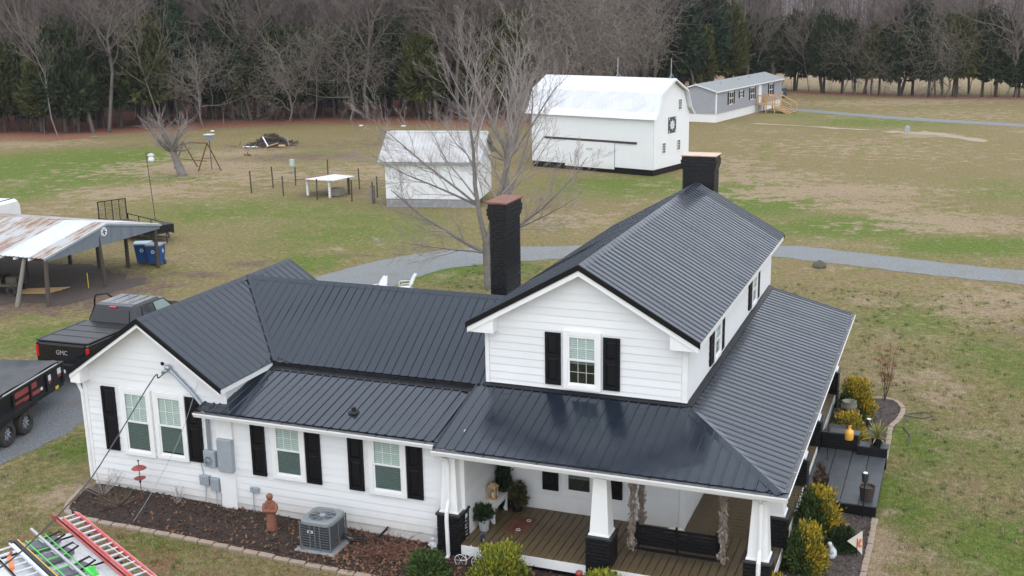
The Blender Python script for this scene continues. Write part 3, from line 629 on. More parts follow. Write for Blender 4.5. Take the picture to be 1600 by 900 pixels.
# rake edges, fascias, soffits
def rake(p, q, out, name='rake_trim', mt=BLACK, h0=.035, h1=-.10, th=.03):
    """a board standing on edge under a sloping roof edge"""
    p, q, o = Vector(p), Vector(q), Vector(out); z = Vector((0, 0, 1)); mb = MB()
    mb.prism([p+z*h1, q+z*h1, q+z*h0, p+z*h0], o*th); return mb.build(name, mt, HOUSE)
for sx in (0, 1):
    xe = W+EV+.01 if sx else -EV-.01
    rake((xe, -OV, ZE-.005), (W/2, -OV, ZR), (0, -1, 0)); rake((xe, D+OV, ZE), (W/2, D+OV, ZR), (0, 1, 0))
    x0 = W+EV-.03 if sx else -EV+.03
    rake((x0, -OV+.012, ZE-.125), (W/2, -OV+.012, ZR-.145), (0, -1, 0), 'rake_fascia', TRIM, .04, -.09, .015)
    mb = MB(); mb.prism([(x0, -OV+.03, ZE-.155), (W/2, -OV+.03, ZR-.175), (W/2, 0, ZR-.175), (x0, 0, ZE-.155)], (0, 0, .02)); hpart(mb, 'soffit', TRIM)
    xw = W if sx else 0
    mb = MB(); mb.prism([(x0, -OV+.02, ZE-.17), (xw+(-.32 if sx else .32), -OV+.02, ZE+.18), (xw+(-.32 if sx else .32), -OV+.02, ZE-.2), (x0, -OV+.02, ZE-.2)], (0, OV, 0)); hpart(mb, 'eave_return', TRIM)
    mb = MB(); mb.box(min(x0, xw), max(x0, xw), 0, D, ZE-.16, ZE-.14); hpart(mb, 'soffit', TRIM)
    mb = MB(); mb.box(*((x0-.012, x0+.012) if not sx else (x0-.012, x0+.012)), -OV+.04, D+OV-.04, ZE-.15, ZE-.025); hpart(mb, 'fascia', TRIM)
    xe = XC+WC+.008 if sx else XC-WC-.008
    rake((xe, YG, ZU-.004), (XC, YG, ZW), (0, -1, 0)); rake((xe, YB, ZU), (XC, YB, ZW), (0, 1, 0))
    x0 = XC+WC-.03 if sx else XC-WC+.03
    rake((x0, YG+.012, ZU-.115), (XC, YG+.012, ZW-.135), (0, -1, 0), 'rake_fascia', TRIM, .03, -.06, .015)
    mb = MB(); mb.prism([(x0, YG+.03, ZU-.14), (XC, YG+.03, ZW-.16), (XC, YW, ZW-.16), (x0, YW, ZU-.14)], (0, 0, .02)); hpart(mb, 'soffit', TRIM)
    xw = XC+2.05 if sx else XL
    if not sx:
        mb = MB(); mb.prism([(x0, YG+.02, ZU-.14), (xw+.22, YG+.02, ZU+.10), (xw+.22, YG+.02, ZU-.30), (x0, YG+.02, ZU-.30)], (0, .37, 0)); hpart(mb, 'eave_return', TRIM)
    mb = MB(); mb.box(min(x0, xw), max(x0, xw), YW, YB if not sx else YU, ZU-.16, ZU-.14); hpart(mb, 'soffit', TRIM)
    mb = MB(); mb.box(x0-.012, x0+.012, YG+.02, YB-.03 if not sx else YU-.02, ZU-.15, ZU-.022); hpart(mb, 'fascia', TRIM)
# black step flashing between the wing's two roof levels, and wall flashings
mb = MB(); mb.box(XC+WC-.02, .05, -.115, -.07, SHT-.01, ZU-.012); hpart(mb, 'step_flashing', FLASH)
mb = MB(); mb.prism([(-6.0, -.13, SHT+.03), (.0, -.13, SHT+.03), (.0, -.33, shz(-.33)+.03), (-6.0, -.33, shz(-.33)+.03)], (0, 0, .008)); hpart(mb, 'apron_flashing', FLASH)
mb = MB(); mb.box(.0, W+.05, -.05, .015, ZP-.02, ZP+.055); mb.prism([(-.05, -.045, ZP+.03), (W, -.045, ZP+.03), (W+.1, -.15, ZP+.001), (-.05, -.15, ZP+.001)], (0, 0, .01)); hpart(mb, 'apron_flashing', FLASH)
mb = MB(); mb.box(W-.01, W+.05, .02, 11.67, ZP-.02, ZP+.05); mb.prism([(W+.045, -.1, ZP+.03), (W+.045, 11.67, ZP+.03), (W+.17, 11.67, ZP), (W+.17, -.1, ZP)], (0, 0, .012)); hpart(mb, 'apron_flashing', FLASH)
mb = MB(); mb.prism([(-6.30, -.15, shz(-.15)+.03), (-6.22, -.15, shz(-.15)+.03), (-6.22, YW, shz(YW)+.03), (-6.30, YW, shz(YW)+.03)], (0, 0, .06)); hpart(mb, 'wall_flashing', BLACK)
mb = MB(); mb.prism([(-6.69, YSE, SHE-.03), (-6.655, YSE, SHE-.03), (-6.655, YW-.04, shz(YW)-.03), (-6.69, YW-.04, shz(YW)-.03)], (0, 0, .07)); hpart(mb, 'rake_trim', BLACK)
mb = MB(); mb.prism([(-.235, PYF, ZPE-.02), (-.205, PYF, ZPE-.02), (-.205, -.1, ZP-.05), (-.235, -.1, ZP-.05)], (0, 0, .05)); hpart(mb, 'rake_trim', BLACK)
# gutters with dark guards
def gutter(p, q, out, name='gutter'):
    p, q, o = Vector(p), Vector(q), Vector(out).normalized(); z = Vector((0, 0, 1)); mb = MB()
    mb.prism([p-z*.115, p+o*.07-z*.115, p+o*.105-z*.03, p+o*.115-z*.03, p+o*.115, p-z*.0], q-p)
    g = mb.build(name, TRIM, HOUSE)
    mb = MB(); mb.prism([p+z*.004, q+z*.004, q+o*.098+z*.004, p+o*.098+z*.004], (0, 0, .008)); mb.build('gutter_guard', mat('grey_gutter_guard', (.075, .077, .08), .6, var=(.15, .15, .155), scale=8), g)
    L_ = (q-p).length; k = 1
    while k*1.25 < L_:
        c = p+(q-p)*(k*1.25/L_); t = (q-p).normalized(); mb = MB(); mb.prism([c+z*.011, c+t*.02+z*.011, c+t*.02+o*.112+z*.011, c+o*.112+z*.011], (0, 0, .008)); mb.build('gutter_bracket', ALU if out[0] else BLKMETAL, g); k += 1
gutter((-6.72, YSE-.005, SHE-.03), (-.24, YSE-.005, SHE-.03), (0, -1, 0)); gutter((-.24, PYF-.005, ZPE-.03), (PXR+.1, PYF-.005, ZPE-.03), (0, -1, 0)); gutter((PXR+.005, PYF-.0, ZPE-.03), (PXR+.005, 11.67, ZPE-.03), (1, 0, 0))
def slab_(name, mt, *a, parent=HOUSE, bevel=0): mb = MB(); mb.box(*a); return mb.build(name, mt, parent, bevel=bevel)
slab_('fascia', TRIM, -6.66, -.24, YSE+.0, YSE+.02, SHE-.17, SHE-.03); slab_('fascia', TRIM, -.2, PXR-.02, PYF+.0, PYF+.02, ZPE-.16, ZPE-.03); slab_('fascia', TRIM, PXR-.03, PXR, PYF+.02, 11.67, ZPE-.16, ZPE-.03)
slab_('soffit', TRIM, -6.6, -.24, YSE+.02, YW, SHE-.165, SHE-.15)
slab_('porch_ceiling', TRIM, .26, PXR-.04, PYF+.03, -.03, ZPE-.115, ZPE-.095); slab_('porch_ceiling', TRIM, W+.03, PXR-.04, 0, 11.6, ZPE-.12, ZPE-.10)
slab_('porch_beam', TRIM, .0, 7.2, -2.3, -2.0, ZPE-.36, ZPE-.12); slab_('porch_beam', TRIM, 6.85, 7.15, -1.98, 11.3, ZPE-.355, ZPE-.125)
# ---- windows: trim frame > sashes, panes, blind, muntins
def window(P0, ux, w_, h, grid_low=True, single=True, trim=.115, sill=True, low=SCREEN, blind0=.03):
    """a double-hung window: P0 = lower left corner of the opening, ux = wall direction in plan, outward = ux x z"""
    u = Vector((*ux, 0)).normalized(); o = Vector((u.y, -u.x, 0)); P0 = Vector(P0)
    M = Matrix(((u.x, o.x, 0, P0.x), (u.y, o.y, 0, P0.y), (0, 0, 1, P0.z), (0, 0, 0, 1)))
    mb = MB(); t = trim
    mb.box(-t, 0, .0, .085, -.03, h+t, M).box(w_, w_+t, .0, .085, -.03, h+t, M).box(0, w_, .0, .085, h, h+t, M)
    mb.box(-t, w_+t, .0, .086, -.125, -.03, M); mb.box(0, w_, .0, .082, -.03, 0, M)
    f = mb.build('window', TRIM, HOUSE, bevel=.006)
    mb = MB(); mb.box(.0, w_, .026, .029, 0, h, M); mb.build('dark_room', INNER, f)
    for k, (za, zb, gl, grid) in enumerate(((h/2, h, GLASS, True), (0, h/2+.02, low, grid_low))):
        y0 = .060 if k == 0 else .041; s_ = .042; mb = MB()
        mb.box(0, s_, y0, y0+.018, za, zb, M).box(w_-s_, w_, y0, y0+.018, za, zb, M).box(s_, w_-s_, y0, y0+.018, za, za+s_, M).box(s_, w_-s_, y0, y0+.018, zb-s_, zb, M)
        mb.build('sash', TRIM, f)
        mb = MB(); mb.box(s_, w_-s_, y0+.006, y0+.009, za+s_, zb-s_, M); mb.build('pane', gl, f)
        if grid:
            mb = MB()
            for i in (1, 2): x = s_+(w_-2*s_)*i/3; mb.box(x-.007, x+.007, y0+.009, y0+.013, za+s_, zb-s_, M)
            zm = (za+zb)/2; mb.box(s_, w_-s_, y0+.009, y0+.0125, zm-.007, zm+.007, M); mb.build('muntin', TRIM if gl is GLASS else mat('shaded_muntin', (.45, .47, .46), .5), f)
    mb = MB(); z = blind0
    while z < h-.02: mb.box(.02, w_-.02, .032, .036, z, z+.043, M); z += .05
    mb.build('blind', BLINDM, f)
    return f
def shutter(P0, ux, w_, h):
    u = Vector((*ux, 0)).normalized(); o = Vector((u.y, -u.x, 0)); P0 = Vector(P0)
    M = Matrix(((u.x, o.x, 0, P0.x), (u.y, o.y, 0, P0.y), (0, 0, 1, P0.z), (0, 0, 0, 1)))
    mb = MB(); s_ = .075
    mb.box(0, w_, .022, .045, 0, h, M); mb.box(0, s_, .045, .068, 0, h, M).box(w_-s_, w_, .045, .068, 0, h, M)
    for z0, z1 in ((0, .10), (h*.56-.05, h*.56+.05), (h-.09, h)): mb.box(s_, w_-s_, .045, .068, z0, z1, M)
    for z0, z1 in ((.10, h*.56-.05), (h*.56+.05, h-.09)):
        a, b = s_+.03, w_-s_-.03; c0, c1 = z0+.04, z1-.04
        vs = [M @ Vector(p) for p in ((s_+.004, .046, z0+.004), (w_-s_-.004, .046, z0+.004), (w_-s_-.004, .046, z1-.004), (s_+.004, .046, z1-.004), (a, .063, c0), (b, .063, c0), (b, .063, c1), (a, .063, c1))]
        mb.add(vs, [(4, 5, 6, 7), (0, 1, 5, 4), (1, 2, 6, 5), (2, 3, 7, 6), (3, 0, 4, 7)])
    return mb.build('shutter', SHUT, HOUSE)
window((2.10, 0, 3.60), (1, 0), .69, 1.19, blind0=.50); shutter((1.53, 0, 3.54), (1, 0), .385, 1.28); shutter((2.955, 0, 3.54), (1, 0), .40, 1.27)
window((2.05, 0, .87), (1, 0), .62, 1.25, grid_low=False, blind0=.33); shutter((1.43, 0, .83), (1, 0), .40, 1.3); shutter((3.02, 0, .83), (1, 0), .41, 1.3)
window((-9.17, YW, 1.27), (1, 0), .73, 1.58, grid_low=False); window((-8.14, YW, 1.29), (1, 0), .73, 1.56, grid_low=False, blind0=.08)
shutter((-9.88, YW, 1.20), (1, 0), .42, 1.73); shutter((-7.28, YW, 1.21), (1, 0), .43, 1.71)
window((-4.72, YW, 1.22), (1, 0), .71, 1.28, grid_low=False); shutter((-5.42, YW, 1.10), (1, 0), .39, 1.41); shutter((-3.88, YW, 1.10), (1, 0), .40, 1.41)
window((-2.05, YW, 1.20), (1, 0), .75, 1.29, grid_low=False); shutter((-2.72, YW, 1.10), (1, 0), .40, 1.40); shutter((-1.17, YW, 1.10), (1, 0), .40, 1.40)
window((W, 2.95, 3.62), (0, 1), .62, .78); shutter((W, 2.42, 3.54), (0, 1), .40, .9); shutter((W, 3.72, 3.54), (0, 1), .42, .9)
window((W, 8.35, 3.62), (0, 1), .62, .76); shutter((W, 7.82, 3.56), (0, 1), .40, .86); shutter((W, 9.14, 3.56), (0, 1), .42, .86)
# ---- chimneys and brick piers: real courses, joined
def brickwork(name, parent, x0, x1, y0, y1, z0, z1, bl=.24, bh=.085, j=.016, depth=.07, mt=BRICKB, batter=None):
    mb = MB(); z = z0; row = 0
    core = MB(); core.box(x0+.022, x1-.022, y0+.022, y1-.022, z0, z1)
    mb.v += core.v; mb.f += core.f; mb.mi += core.mi
    while z < z1-.02:
        h = min(bh, z1-z)
        for side in range(4):
            L_ = (x1-x0) if side in (0, 2) else (y1-y0); a = -(bl/2 if row % 2 else 0)
            while a < L_-.02:
                p, q = max(a, 0)+(j/2 if a > 0 else 0), min(a+bl-j/2, L_); d = rnd.uniform(-.003, .004)
                if q-p > .02:
                    if side == 0: mb.box(x0+p, x0+q, y0-d, y0+.03, z, z+h-j)
                    elif side == 2: mb.box(x0+p, x0+q, y1-.03, y1+d, z, z+h-j)
                    elif side == 1: mb.box(x1-.03, x1+d, y0+p+.001, y0+q-.001, z, z+h-j)
                    else: mb.box(x0-d, x0+.03, y0+p+.001, y0+q-.001, z, z+h-j)
                a += bl
        z += bh; row += 1
    o = mb.build(name, mt, parent); o['kind'] = 'stuff'; return o
def chimney(x0, x1, y0, y1, z0, z1, sheet):
    c = thing('chimney', None, None); c.parent = HOUSE; ORG[c.name] = Vector()
    brickwork('chimney_brickwork', c, x0, x1, y0, y1, z0, z1-.42)
    for k, g in enumerate((.03, .055, .055, .03)):
        za = z1-.42+k*.105; brickwork('chimney_course', c, x0-g, x1+g, y0-g, y1+g, za, za+.10, bh=.10, j=.012)
    mb = MB(); g = .075; mb.box(x0-.05, x1+.05, y0-.05, y1+.05, z1, z1+.02)
    if sheet == 'flat': mb.box(x0-g, x1+g, y0-g, y1+g, z1+.02, z1+.035)
    else: mb.prism([(x0-g, y0-g, z1+.02), (x1+g, y0-g, z1+.02), (x1+g, y0-g, z1+.05), (x0-g, y0-g, z1+.07)], (0, y1-y0+2*g, 0))
    mb.build('chimney_cap', RUSTCAP if sheet != 'flat' else mat('tan_sheet_metal', (.55, .36, .25), .5, var=(.62, .46, .36), scale=3), c)
    return c
chimney(-1.28, -.82, 3.48, 4.58, 0, 7.12, 'tilt'); chimney(1.93, 2.97, 12.22, 12.95, 0, 7.36, 'flat')
# ---- porch
def plank_run(x0, x1, y0, y1, alongy, wd=.187, gap=.017):
    if alongy:
        x = x0; proto = None
        while x < x1-.05:
            b = min(x+wd-gap, x1)
            if proto and abs(b-x-(wd-gap)) < 1e-6: q = proto.copy(); COL.objects.link(q); q.parent = HOUSE; q.location = (x-x0, 0, rnd.uniform(-.003, .003))
            else:
                mb = MB(); mb.box(x, b, y0, y1, ZD-.035, ZD); q = mb.build('deck_board', DECK, HOUSE, bevel=.004)
                if proto is None: proto = q
            x += wd
    else:
        y = y0; proto = None
        while y < y1-.05:
            b = min(y+wd-gap, y1)
            if proto and abs(b-y-(wd-gap)) < 1e-6: q = proto.copy(); COL.objects.link(q); q.parent = HOUSE; q.location = (0, y-y0, rnd.uniform(-.003, .003))
            else:
                mb = MB(); mb.box(x0, x1, y, b, ZD-.035, ZD); q = mb.build('deck_board', DECK, HOUSE, bevel=.004)
                if proto is None: proto = q
            y += wd
plank_run(.28, 7.2, YD, -.008, True); plank_run(W+.03, 7.2, 0.003, 11.5, False)
slab_('deck_frame', BLACK, .3, 7.1, YD+.05, .0, -.5, ZD-.045); slab_('deck_frame', BLACK, W+.05, 7.12, 0, 11.5, -.5, ZD-.045)
slab_('deck_fascia', TRIM, .3, 7.2, YD-.028, YD-.004, .06, ZD-.012); slab_('deck_fascia', TRIM, 7.206, 7.228, YD-.02, 11.5, .06, ZD-.012)
def column(x, y, z1=ZPE-.34):
    g = float(gz(x, y))
    c = thing('porch_column', None, None); c.parent = HOUSE; ORG[c.name] = Vector()
    brickwork('brick_pier', c, x-.28, x+.28, y-.28, y+.28, g-.15, .96)
    slab_('pier_cap', mat('dark_cap_stone', (.02, .021, .023), .5), x-.31, x+.31, y-.31, y+.31, .96, 1.02, parent=c, bevel=.01)
    mb = MB(); mb.frustum((x, y), 1.07, z1, .215, .215, .15, .15); mb.frustum((x, y), 1.02, 1.07, .245, .245, .235, .235); mb.build('column_shaft', TRIM, c, bevel=.008)
for cx_, cy_ in ((.0, -2.19), (3.575, -2.19), (7.0, -2.19), (7.0, .08), (7.0, 3.65), (7.0, 6.5), (7.0, 11.0)): column(cx_, cy_)
def downspout(pts, r=.048, name='downspout'):
    mb = MB(); mb.tube(pts, r, 8); return mb.build(name, TRIM, HOUSE)
downspout([(-.30, -2.56, 2.62), (-.24, -2.54, 2.45), (-.02, -2.42, 2.32), (.0, -2.40, 2.2), (.0, -2.42, 1.35), (.0, -2.53, 1.1), (.0, -2.55, .9), (.02, -2.56, .05), (.02, -2.66, .0)])
downspout([(7.05, -2.72, 2.60), (7.05, -2.6, 2.45), (7.05, -2.48, 2.35), (7.05, -2.46, 1.3), (7.05, -2.55, 1.05), (7.05, -2.56, -.15)])
downspout([(XC-WC-.02, YG+.25, 3.05), (XL-.13, YW-.06, 2.9), (XL-.04, YW-.06, 2.7), (XL-.02, YW-.06, .3)], .045)
# ---- electric service on the wing wall
y = YW-.03
mb = MB(); mb.tube([(-7.62, y-.06, 3.62), (-7.05, y-.06, 3.12), (-6.66, y-.06, 2.68), (-6.64, y-.05, 2.5), (-6.64, y-.05, 1.55)], .048, 8); hpart(mb, 'service_conduit', CONDUIT)
mb = MB(); mb.ball((-7.66, y-.08, 3.66), .085, 8, (1.1, 1, 1)); mb.tube([(-7.66, y-.1, 3.62), (-7.8, y-.12, 3.52)], .05, 8); hpart(mb, 'weatherhead', CONDUIT, smooth=True)
slab_('breaker_box', GREYMETAL, -6.36, -5.93, y-.16, y, 1.10, 1.97, bevel=.02); mt_ = slab_('electric_meter', GREYMETAL, -6.80, -6.46, y-.13, y, 1.16, 1.60, bevel=.015)
mb = MB(); mb.lathe([(.001, 0), (.12, 0), (.12, .03), (.10, .07), (.06, .1), (.001, .11)], n=14, M=Matrix.Translation((-6.64, y-.13, 1.33)) @ Matrix.Rotation(PI/2, 4, 'X')); mb.build('meter_dial', GLASS, mt_); 
slab_('utility_box', GREYMETAL, -7.0, -6.72, y-.1, y, .63, .89, bevel=.01); slab_('utility_box', GREYMETAL, -6.66, -6.42, y-.12, y, .53, .86, bevel=.01); slab_('outlet_box', GREYMETAL, -5.52, -5.28, y-.08, y, .63, .77, bevel=.01)
mb = MB()
for p in ([(-6.86, y-.03, .64), (-6.87, y-.05, .3), (-6.9, y-.05, .15)], [(-6.54, y-.05, .54), (-6.53, y-.07, .1)], [(-6.5, y-.04, .6), (-6.38, y-.06, .45), (-6.42, y-.05, .05)], [(-5.46, y-.03, .64), (-5.46, y-.04, .05)], [(-6.95, y-.03, 1.2), (-6.9, y-.03, .9)]): mb.tube(p, .012, 5)
hpart(mb, 'wall_cable', GREYMETAL)
mb = MB(); mb.tube([(-6.64, y-.03, 1.2), (-6.4, y-.05, 1.25), (-6.3, y-.05, 1.25)], .02, 6); hpart(mb, 'wall_cable', GREYMETAL)
mb = MB(); mb.lathe([(.05, 0), (.05, .02), (.001, .03)], n=10, M=Matrix.Translation((-7.88, YW-.02, 3.72)) @ Matrix.Rotation(PI/2, 4, 'X')); hpart(mb, 'cable_entry', BLKMETAL)
mb = MB(); mb.tube([(-2.69, -1.79, shz(-1.79)), (-2.69, -1.79, shz(-1.79)+.16)], .055, 12); mb.lathe([(.14, 0), (.12, .03), (.07, .05)], (-2.69, -1.79, shz(-1.79)+.03), 14); hpart(mb, 'vent_pipe', FLASH)
# steps / landing of dark slabs beside the right-hand porch
ST = thing('entry_landing', 'dark slate landing with black brick sides beside the right porch', 'landing', (8.1, 4.8, -.2))
brickwork('landing_brickwork', ST, 7.26, 9.0, 3.06, 6.5, -.3, .12)
for k in range(4):
    x0 = 7.25+k*.445; slab_('slate_slab', SLAB, x0+.008, x0+.437, 3.02, 6.5, .122, .175-.006*k, parent=ST, bevel=.008)
brickwork('low_wall', ST, 7.3, 8.25, 6.5, 6.78, -.2, .62); brickwork('low_wall', ST, 8.26, 9.04, 6.3, 6.58, -.3, .40)
slab_('wall_cap', SLAB, 7.5, 8.30, 6.46, 6.82, .622, .672, parent=ST, bevel=.01); slab_('wall_cap', SLAB, 8.31, 8.60, 6.26, 6.62, .402, .452, parent=ST, bevel=.01); slab_('wall_cap', SLAB, 8.86, 9.08, 6.26, 6.62, .402, .452, parent=ST, bevel=.01)
# ------------------------------------------------------------------ foliage helpers
def leafballs(n, shape, size, seed, up=.3):
    """n small leaf faces spread through a crown; shape(rng) gives (point, outward direction)"""
    r = np.random.RandomState(seed); V = np.zeros((n, 3, 3)); 
    P, D = shape(r, n)
    a = r.normal(0, 1, (n, 3)); a /= np.linalg.norm(a, axis=1)[:, None]
    d = D+.6*a; d[:, 2] += up; d /= np.linalg.norm(d, axis=1)[:, None]
    s = np.cross(d, a); s /= np.linalg.norm(s, axis=1)[:, None]+1e-6
    k = size*r.uniform(.5, 1.5, n)[:, None]
    V[:, 0] = P-s*k*.38; V[:, 1] = P+s*k*.38; V[:, 2] = P+d*k*1.3
    return V.reshape(-1, 3), np.arange(n*3).reshape(n, 3)
def clumpy(rx, ry, h, nc, seed, spread=.28, cone=.55):
    """an uneven crown made of nc sprays"""
    r0 = np.random.RandomState(seed); C_ = []
    while len(C_) < nc:
        p = r0.uniform(-1, 1, 3); q = (p[2]+1)/2; lim = (1-q*cone)*(.55+.45*min(1, q*5))
        rr = math.hypot(p[0], p[1])
        if rr > lim or (rr < lim*.5 and q < .8 and r0.rand() < .8): continue
        C_.append((p[0]*rx, p[1]*ry, q*h))
    C_ = np.array(C_)
    def f(r, n):
        k = r.randint(0, nc, n); P = C_[k]+r.normal(0, 1, (n, 3))*np.array((rx, ry, h*.5))*spread*.5; P[:, 2] = np.clip(P[:, 2], .02, None)
        D = P-np.array((0, 0, h*.25)); D /= np.linalg.norm(D, axis=1)[:, None]+1e-6; return P, D
    return f
def shrub(name, label, loc, rx, ry, h, n, seed, mats, tips=None, size=.047, group=None, tipside=(.4, -.2, .75), cone=.5, tipn=.42, cat='shrub'):
    z = float(gz(loc[0], loc[1])) if len(loc) < 3 else loc[2]
    t = thing(name, label, cat, (loc[0], loc[1], z), group, world=False)
    mb = MB()
    for k in range(7):
        a = k*.9+seed; mb.tube([(0, 0, -.02), (.25*rx*math.cos(a), .25*ry*math.sin(a), h*.35), (.6*rx*math.cos(a), .6*ry*math.sin(a), h*.7)], [.018, .012, .004], 5)
    mb.build('stem', WOODDARK, t)
    n = int(n*1.7)
    V, F = leafballs(n, clumpy(rx, ry, h, int(40+n/120), seed), size, seed)
    raw('crown', V, F, mats, t)
    if tips:
        V, F = leafballs(int(n*tipn*2.2), clumpy(rx*1.05, ry*1.05, h*1.06, int(40+n/120), seed), size, seed+1, up=.9)
        c = V.reshape(-1, 3, 3).mean(1); q = c/np.array((rx, ry, h)); s = q @ np.array(tipside)+np.random.RandomState(seed).normal(0, .10, len(c))
        keep = s > np.quantile(s, 1-tipn/1.1*.72); V = V.reshape(-1, 3, 3)[keep].reshape(-1, 3); raw('golden_tips', V, np.arange(len(V)).reshape(-1, 3), tips, t)
    return t
# ------------------------------------------------------------------ planting round the porch
SG = 'gold-tipped shrubs in the right bed'
shrub('golden_shrub', 'largest gold-topped dark green shrub in front of the slate landing', (7.76, 1.6), .58, .62, 1.1, 9500, 1, SHRUBG, GOLD, group=SG, tipside=(.75, .35, .6), tipn=.5)
shrub('golden_shrub', 'gold and green shrub beside the corner porch pier and the white goose', (7.70, -.15), .47, .52, 1.0, 8500, 2, SHRUBG, GOLD, group=SG, tipside=(.8, .1, .5), tipn=.55)
shrub('golden_shrub', 'tall rounded gold shrub behind the green planter bowl', (7.9, 9.95), .55, .62, 1.1, 8500, 3, SHRUBG, GOLD, group=SG, tipside=(.5, .3, .8), tipn=.7)
shrub('golden_shrub', 'low spreading gold shrub just behind the low brick wall', (7.85, 7.85), .56, .55, .78, 7000, 4, SHRUBG, GOLD, group=SG, tipside=(.6, 0, .8), tipn=.6)
shrub('golden_shrub', 'small gold sprig at the foot of the corner porch column', (7.35, -2.3), .42, .4, .75, 3000, 8, SHRUBG, GOLD, group=SG, tipn=.7)
shrub('green_shrub', 'small plain dark green shrub between two gold shrubs and the kite', (8.40, 1.1), .34, .34, .5, 4500, 5, SHRUBD, group=None)
shrub('lime_shrub', 'large yellow-green feathery shrub in front of the deck', (1.62, -3.3), .64, .52, .82, 9000, 6, SHRUBG, LIME, tipn=.72, tipside=(.1, -.5, .7), size=.048)
shrub('lime_shrub', 'yellow-green shrub at the foot of the middle porch column', (3.85, -3.05), .56, .46, .52, 5000, 7, SHRUBG, LIME, tipn=.62, tipside=(.1, -.3, .8), size=.048)
shrub('green_shrub', 'plain green leafy shrub at the foot of the left porch downspout', (-.1, -3.4), .46, .38, .5, 5500, 9, SHRUBG, size=.06)
def twiggy(name, label, loc, h, n, seed, spread=.5, m_=None, cat='shrub', leaves=0):
    r = random.Random(seed); z = float(gz(*loc)); t = thing(name, label, cat, (loc[0], loc[1], z), None, world=False); mb = MB(); tips = []
    for i in range(n):
        a = r.uniform(0, 2*PI); s = r.uniform(.3, 1)*spread; p = [Vector((0, 0, 0))]
        for k in range(4): p.append(p[-1]+Vector((math.cos(a)*s/4+r.gauss(0, .03), math.sin(a)*s/4+r.gauss(0, .03), h/4*r.uniform(.7, 1.15))))
        mb.tube(p, [.009, .008, .006, .004, .002], 4); tips += p[2:]
        for q in p[2:4]: mb.tube([q, q+Vector((r.gauss(0, .08), r.gauss(0, .08), r.uniform(.05, .16)))], [.004, .002], 3); tips.append(q)
    mb.build('stem', m_ or TWIG, t)
    if leaves:
        pts = np.array([(q.x+r.gauss(0, .05), q.y+r.gauss(0, .05), q.z+r.gauss(0, .05)) for q in [r.choice(tips) for _ in range(leaves)]])
        V, F = leafballs(leaves, lambda rr, nn: (pts, np.zeros((nn, 3))), .06, seed, up=-.2); raw('leaves', V, F, BROWNLEAF, t)
    return t
twiggy('bare_shrub', 'leafless grey shrub at the left corner of the wing', (-9.7, -2.65), .6, 26, 3, .8)
twiggy('bare_shrub', 'small leafless twiggy shrub below the right twin window shutter', (-7.55, -2.45), .55, 9, 4, .25)
twiggy('dry_plant', 'tangle of dry reddish stems in the bed right of the air conditioner', (-1.5, -3.0), .32, 60, 5, 1.3, mat('dry_red_stem', (.16, .07, .05), .9), 'plant', 0)
twiggy('dry_plant', 'clump of dry brown stems near the left end of the front bed', (-8.9, -3.0), .35, 30, 6, .8, mat('dry_brown_stem', (.14, .10, .07), .9), 'plant', 0)
twiggy('sapling', 'thin sapling holding brown dead leaves at the far end of the right bed', (8.64, 11.9), 1.75, 9, 7, .55, WOODDARK, 'sapling', 420)
t = thing('spiky_plant', 'spiky yellow-green leaved plant in a dark pot on the low wall', 'plant', (8.75, 6.75, .42), world=False)
mb = MB(); mb.lathe([(.10, -.2), (.15, .0), (.16, .12), (.14, .12)], n=14); mb.build('pot', BLKMETAL, t, smooth=False)
mb = MB()
for k in range(46):
    a = k*2.4; el = .15+1.2*((k*37) % 46)/46; L_ = rnd.uniform(.45, .68); d = Vector((math.cos(a)*math.cos(el), math.sin(a)*math.cos(el), math.sin(el))); s = Vector((-math.sin(a), math.cos(a), 0))*.022; o = Vector((0, 0, .12))
    e1, e2 = o+d*L_*.55, o+d*L_-Vector((0, 0, .12*math.cos(el)))
    mb.add([o-s, o+s, e1+s, e1-s, e2], [(0, 1, 2, 3), (3, 2, 4)])
mb.build('leaves', mat('spiky_leaf', (.30, .27, .08), .6, var=(.12, .15, .04), scale=6), t)
# ------------------------------------------------------------------ garden ornaments on the right
t = thing('planter_bowl', 'green glazed planter bowl standing on a rusty saucer', 'planter', (7.78, 9.02, -.15), world=False)
mb = MB(); mb.lathe([(.05, 0), (.06, .52), (.30, .55), (.33, .58), (.29, .60), (.05, .58)], n=18); mb.build('saucer', RUST, t)
mb = MB(); mb.lathe([(.12, .60), (.22, .66), (.24, .76), (.19, .86), (.21, .88), (.17, .87), (.14, .78)], n=18); mb.build('bowl', mat('green_glaze', (.12, .20, .16), .35, var=(.26, .17, .12), scale=5), t, smooth=True)
def solar(label, loc, h, head=.09):
    t = thing('solar_light', label, 'garden light', (loc[0], loc[1], float(gz(*loc))), 'solar lights in the right bed', world=False)
    mb = MB(); mb.tube([(0, 0, -.05), (0, 0, h-.2)], .016, 6); mb.build('stake', BLKMETAL, t)
    mb = MB(); mb.lathe([(.03, h-.24), (head*.85, h-.2), (head, h), (head*.9, h+.02)], n=14); mb.build('lamp_shade', mat('dark_lamp_plastic', (.03, .028, .032), .5), t)
    mb = MB(); mb.lathe([(.001, h+.018), (head*.7, h+.022), (head*.6, h+.035), (.001, h+.04)], n=14); mb.build('lamp_top', CLEAR, t)
solar('pale-topped solar light standing in the bed before the spiky plant', (8.42, 8.1), .72); solar('tall pale-topped solar light in front of the slate landing', (8.72, 2.95), 1.22, .085)
t = thing('solar_light', 'low grey mushroom shaped garden light beside the largest gold shrub', 'garden light', (8.05, 2.4, float(gz(8.05, 2.4))), 'solar lights in the right bed', world=False)
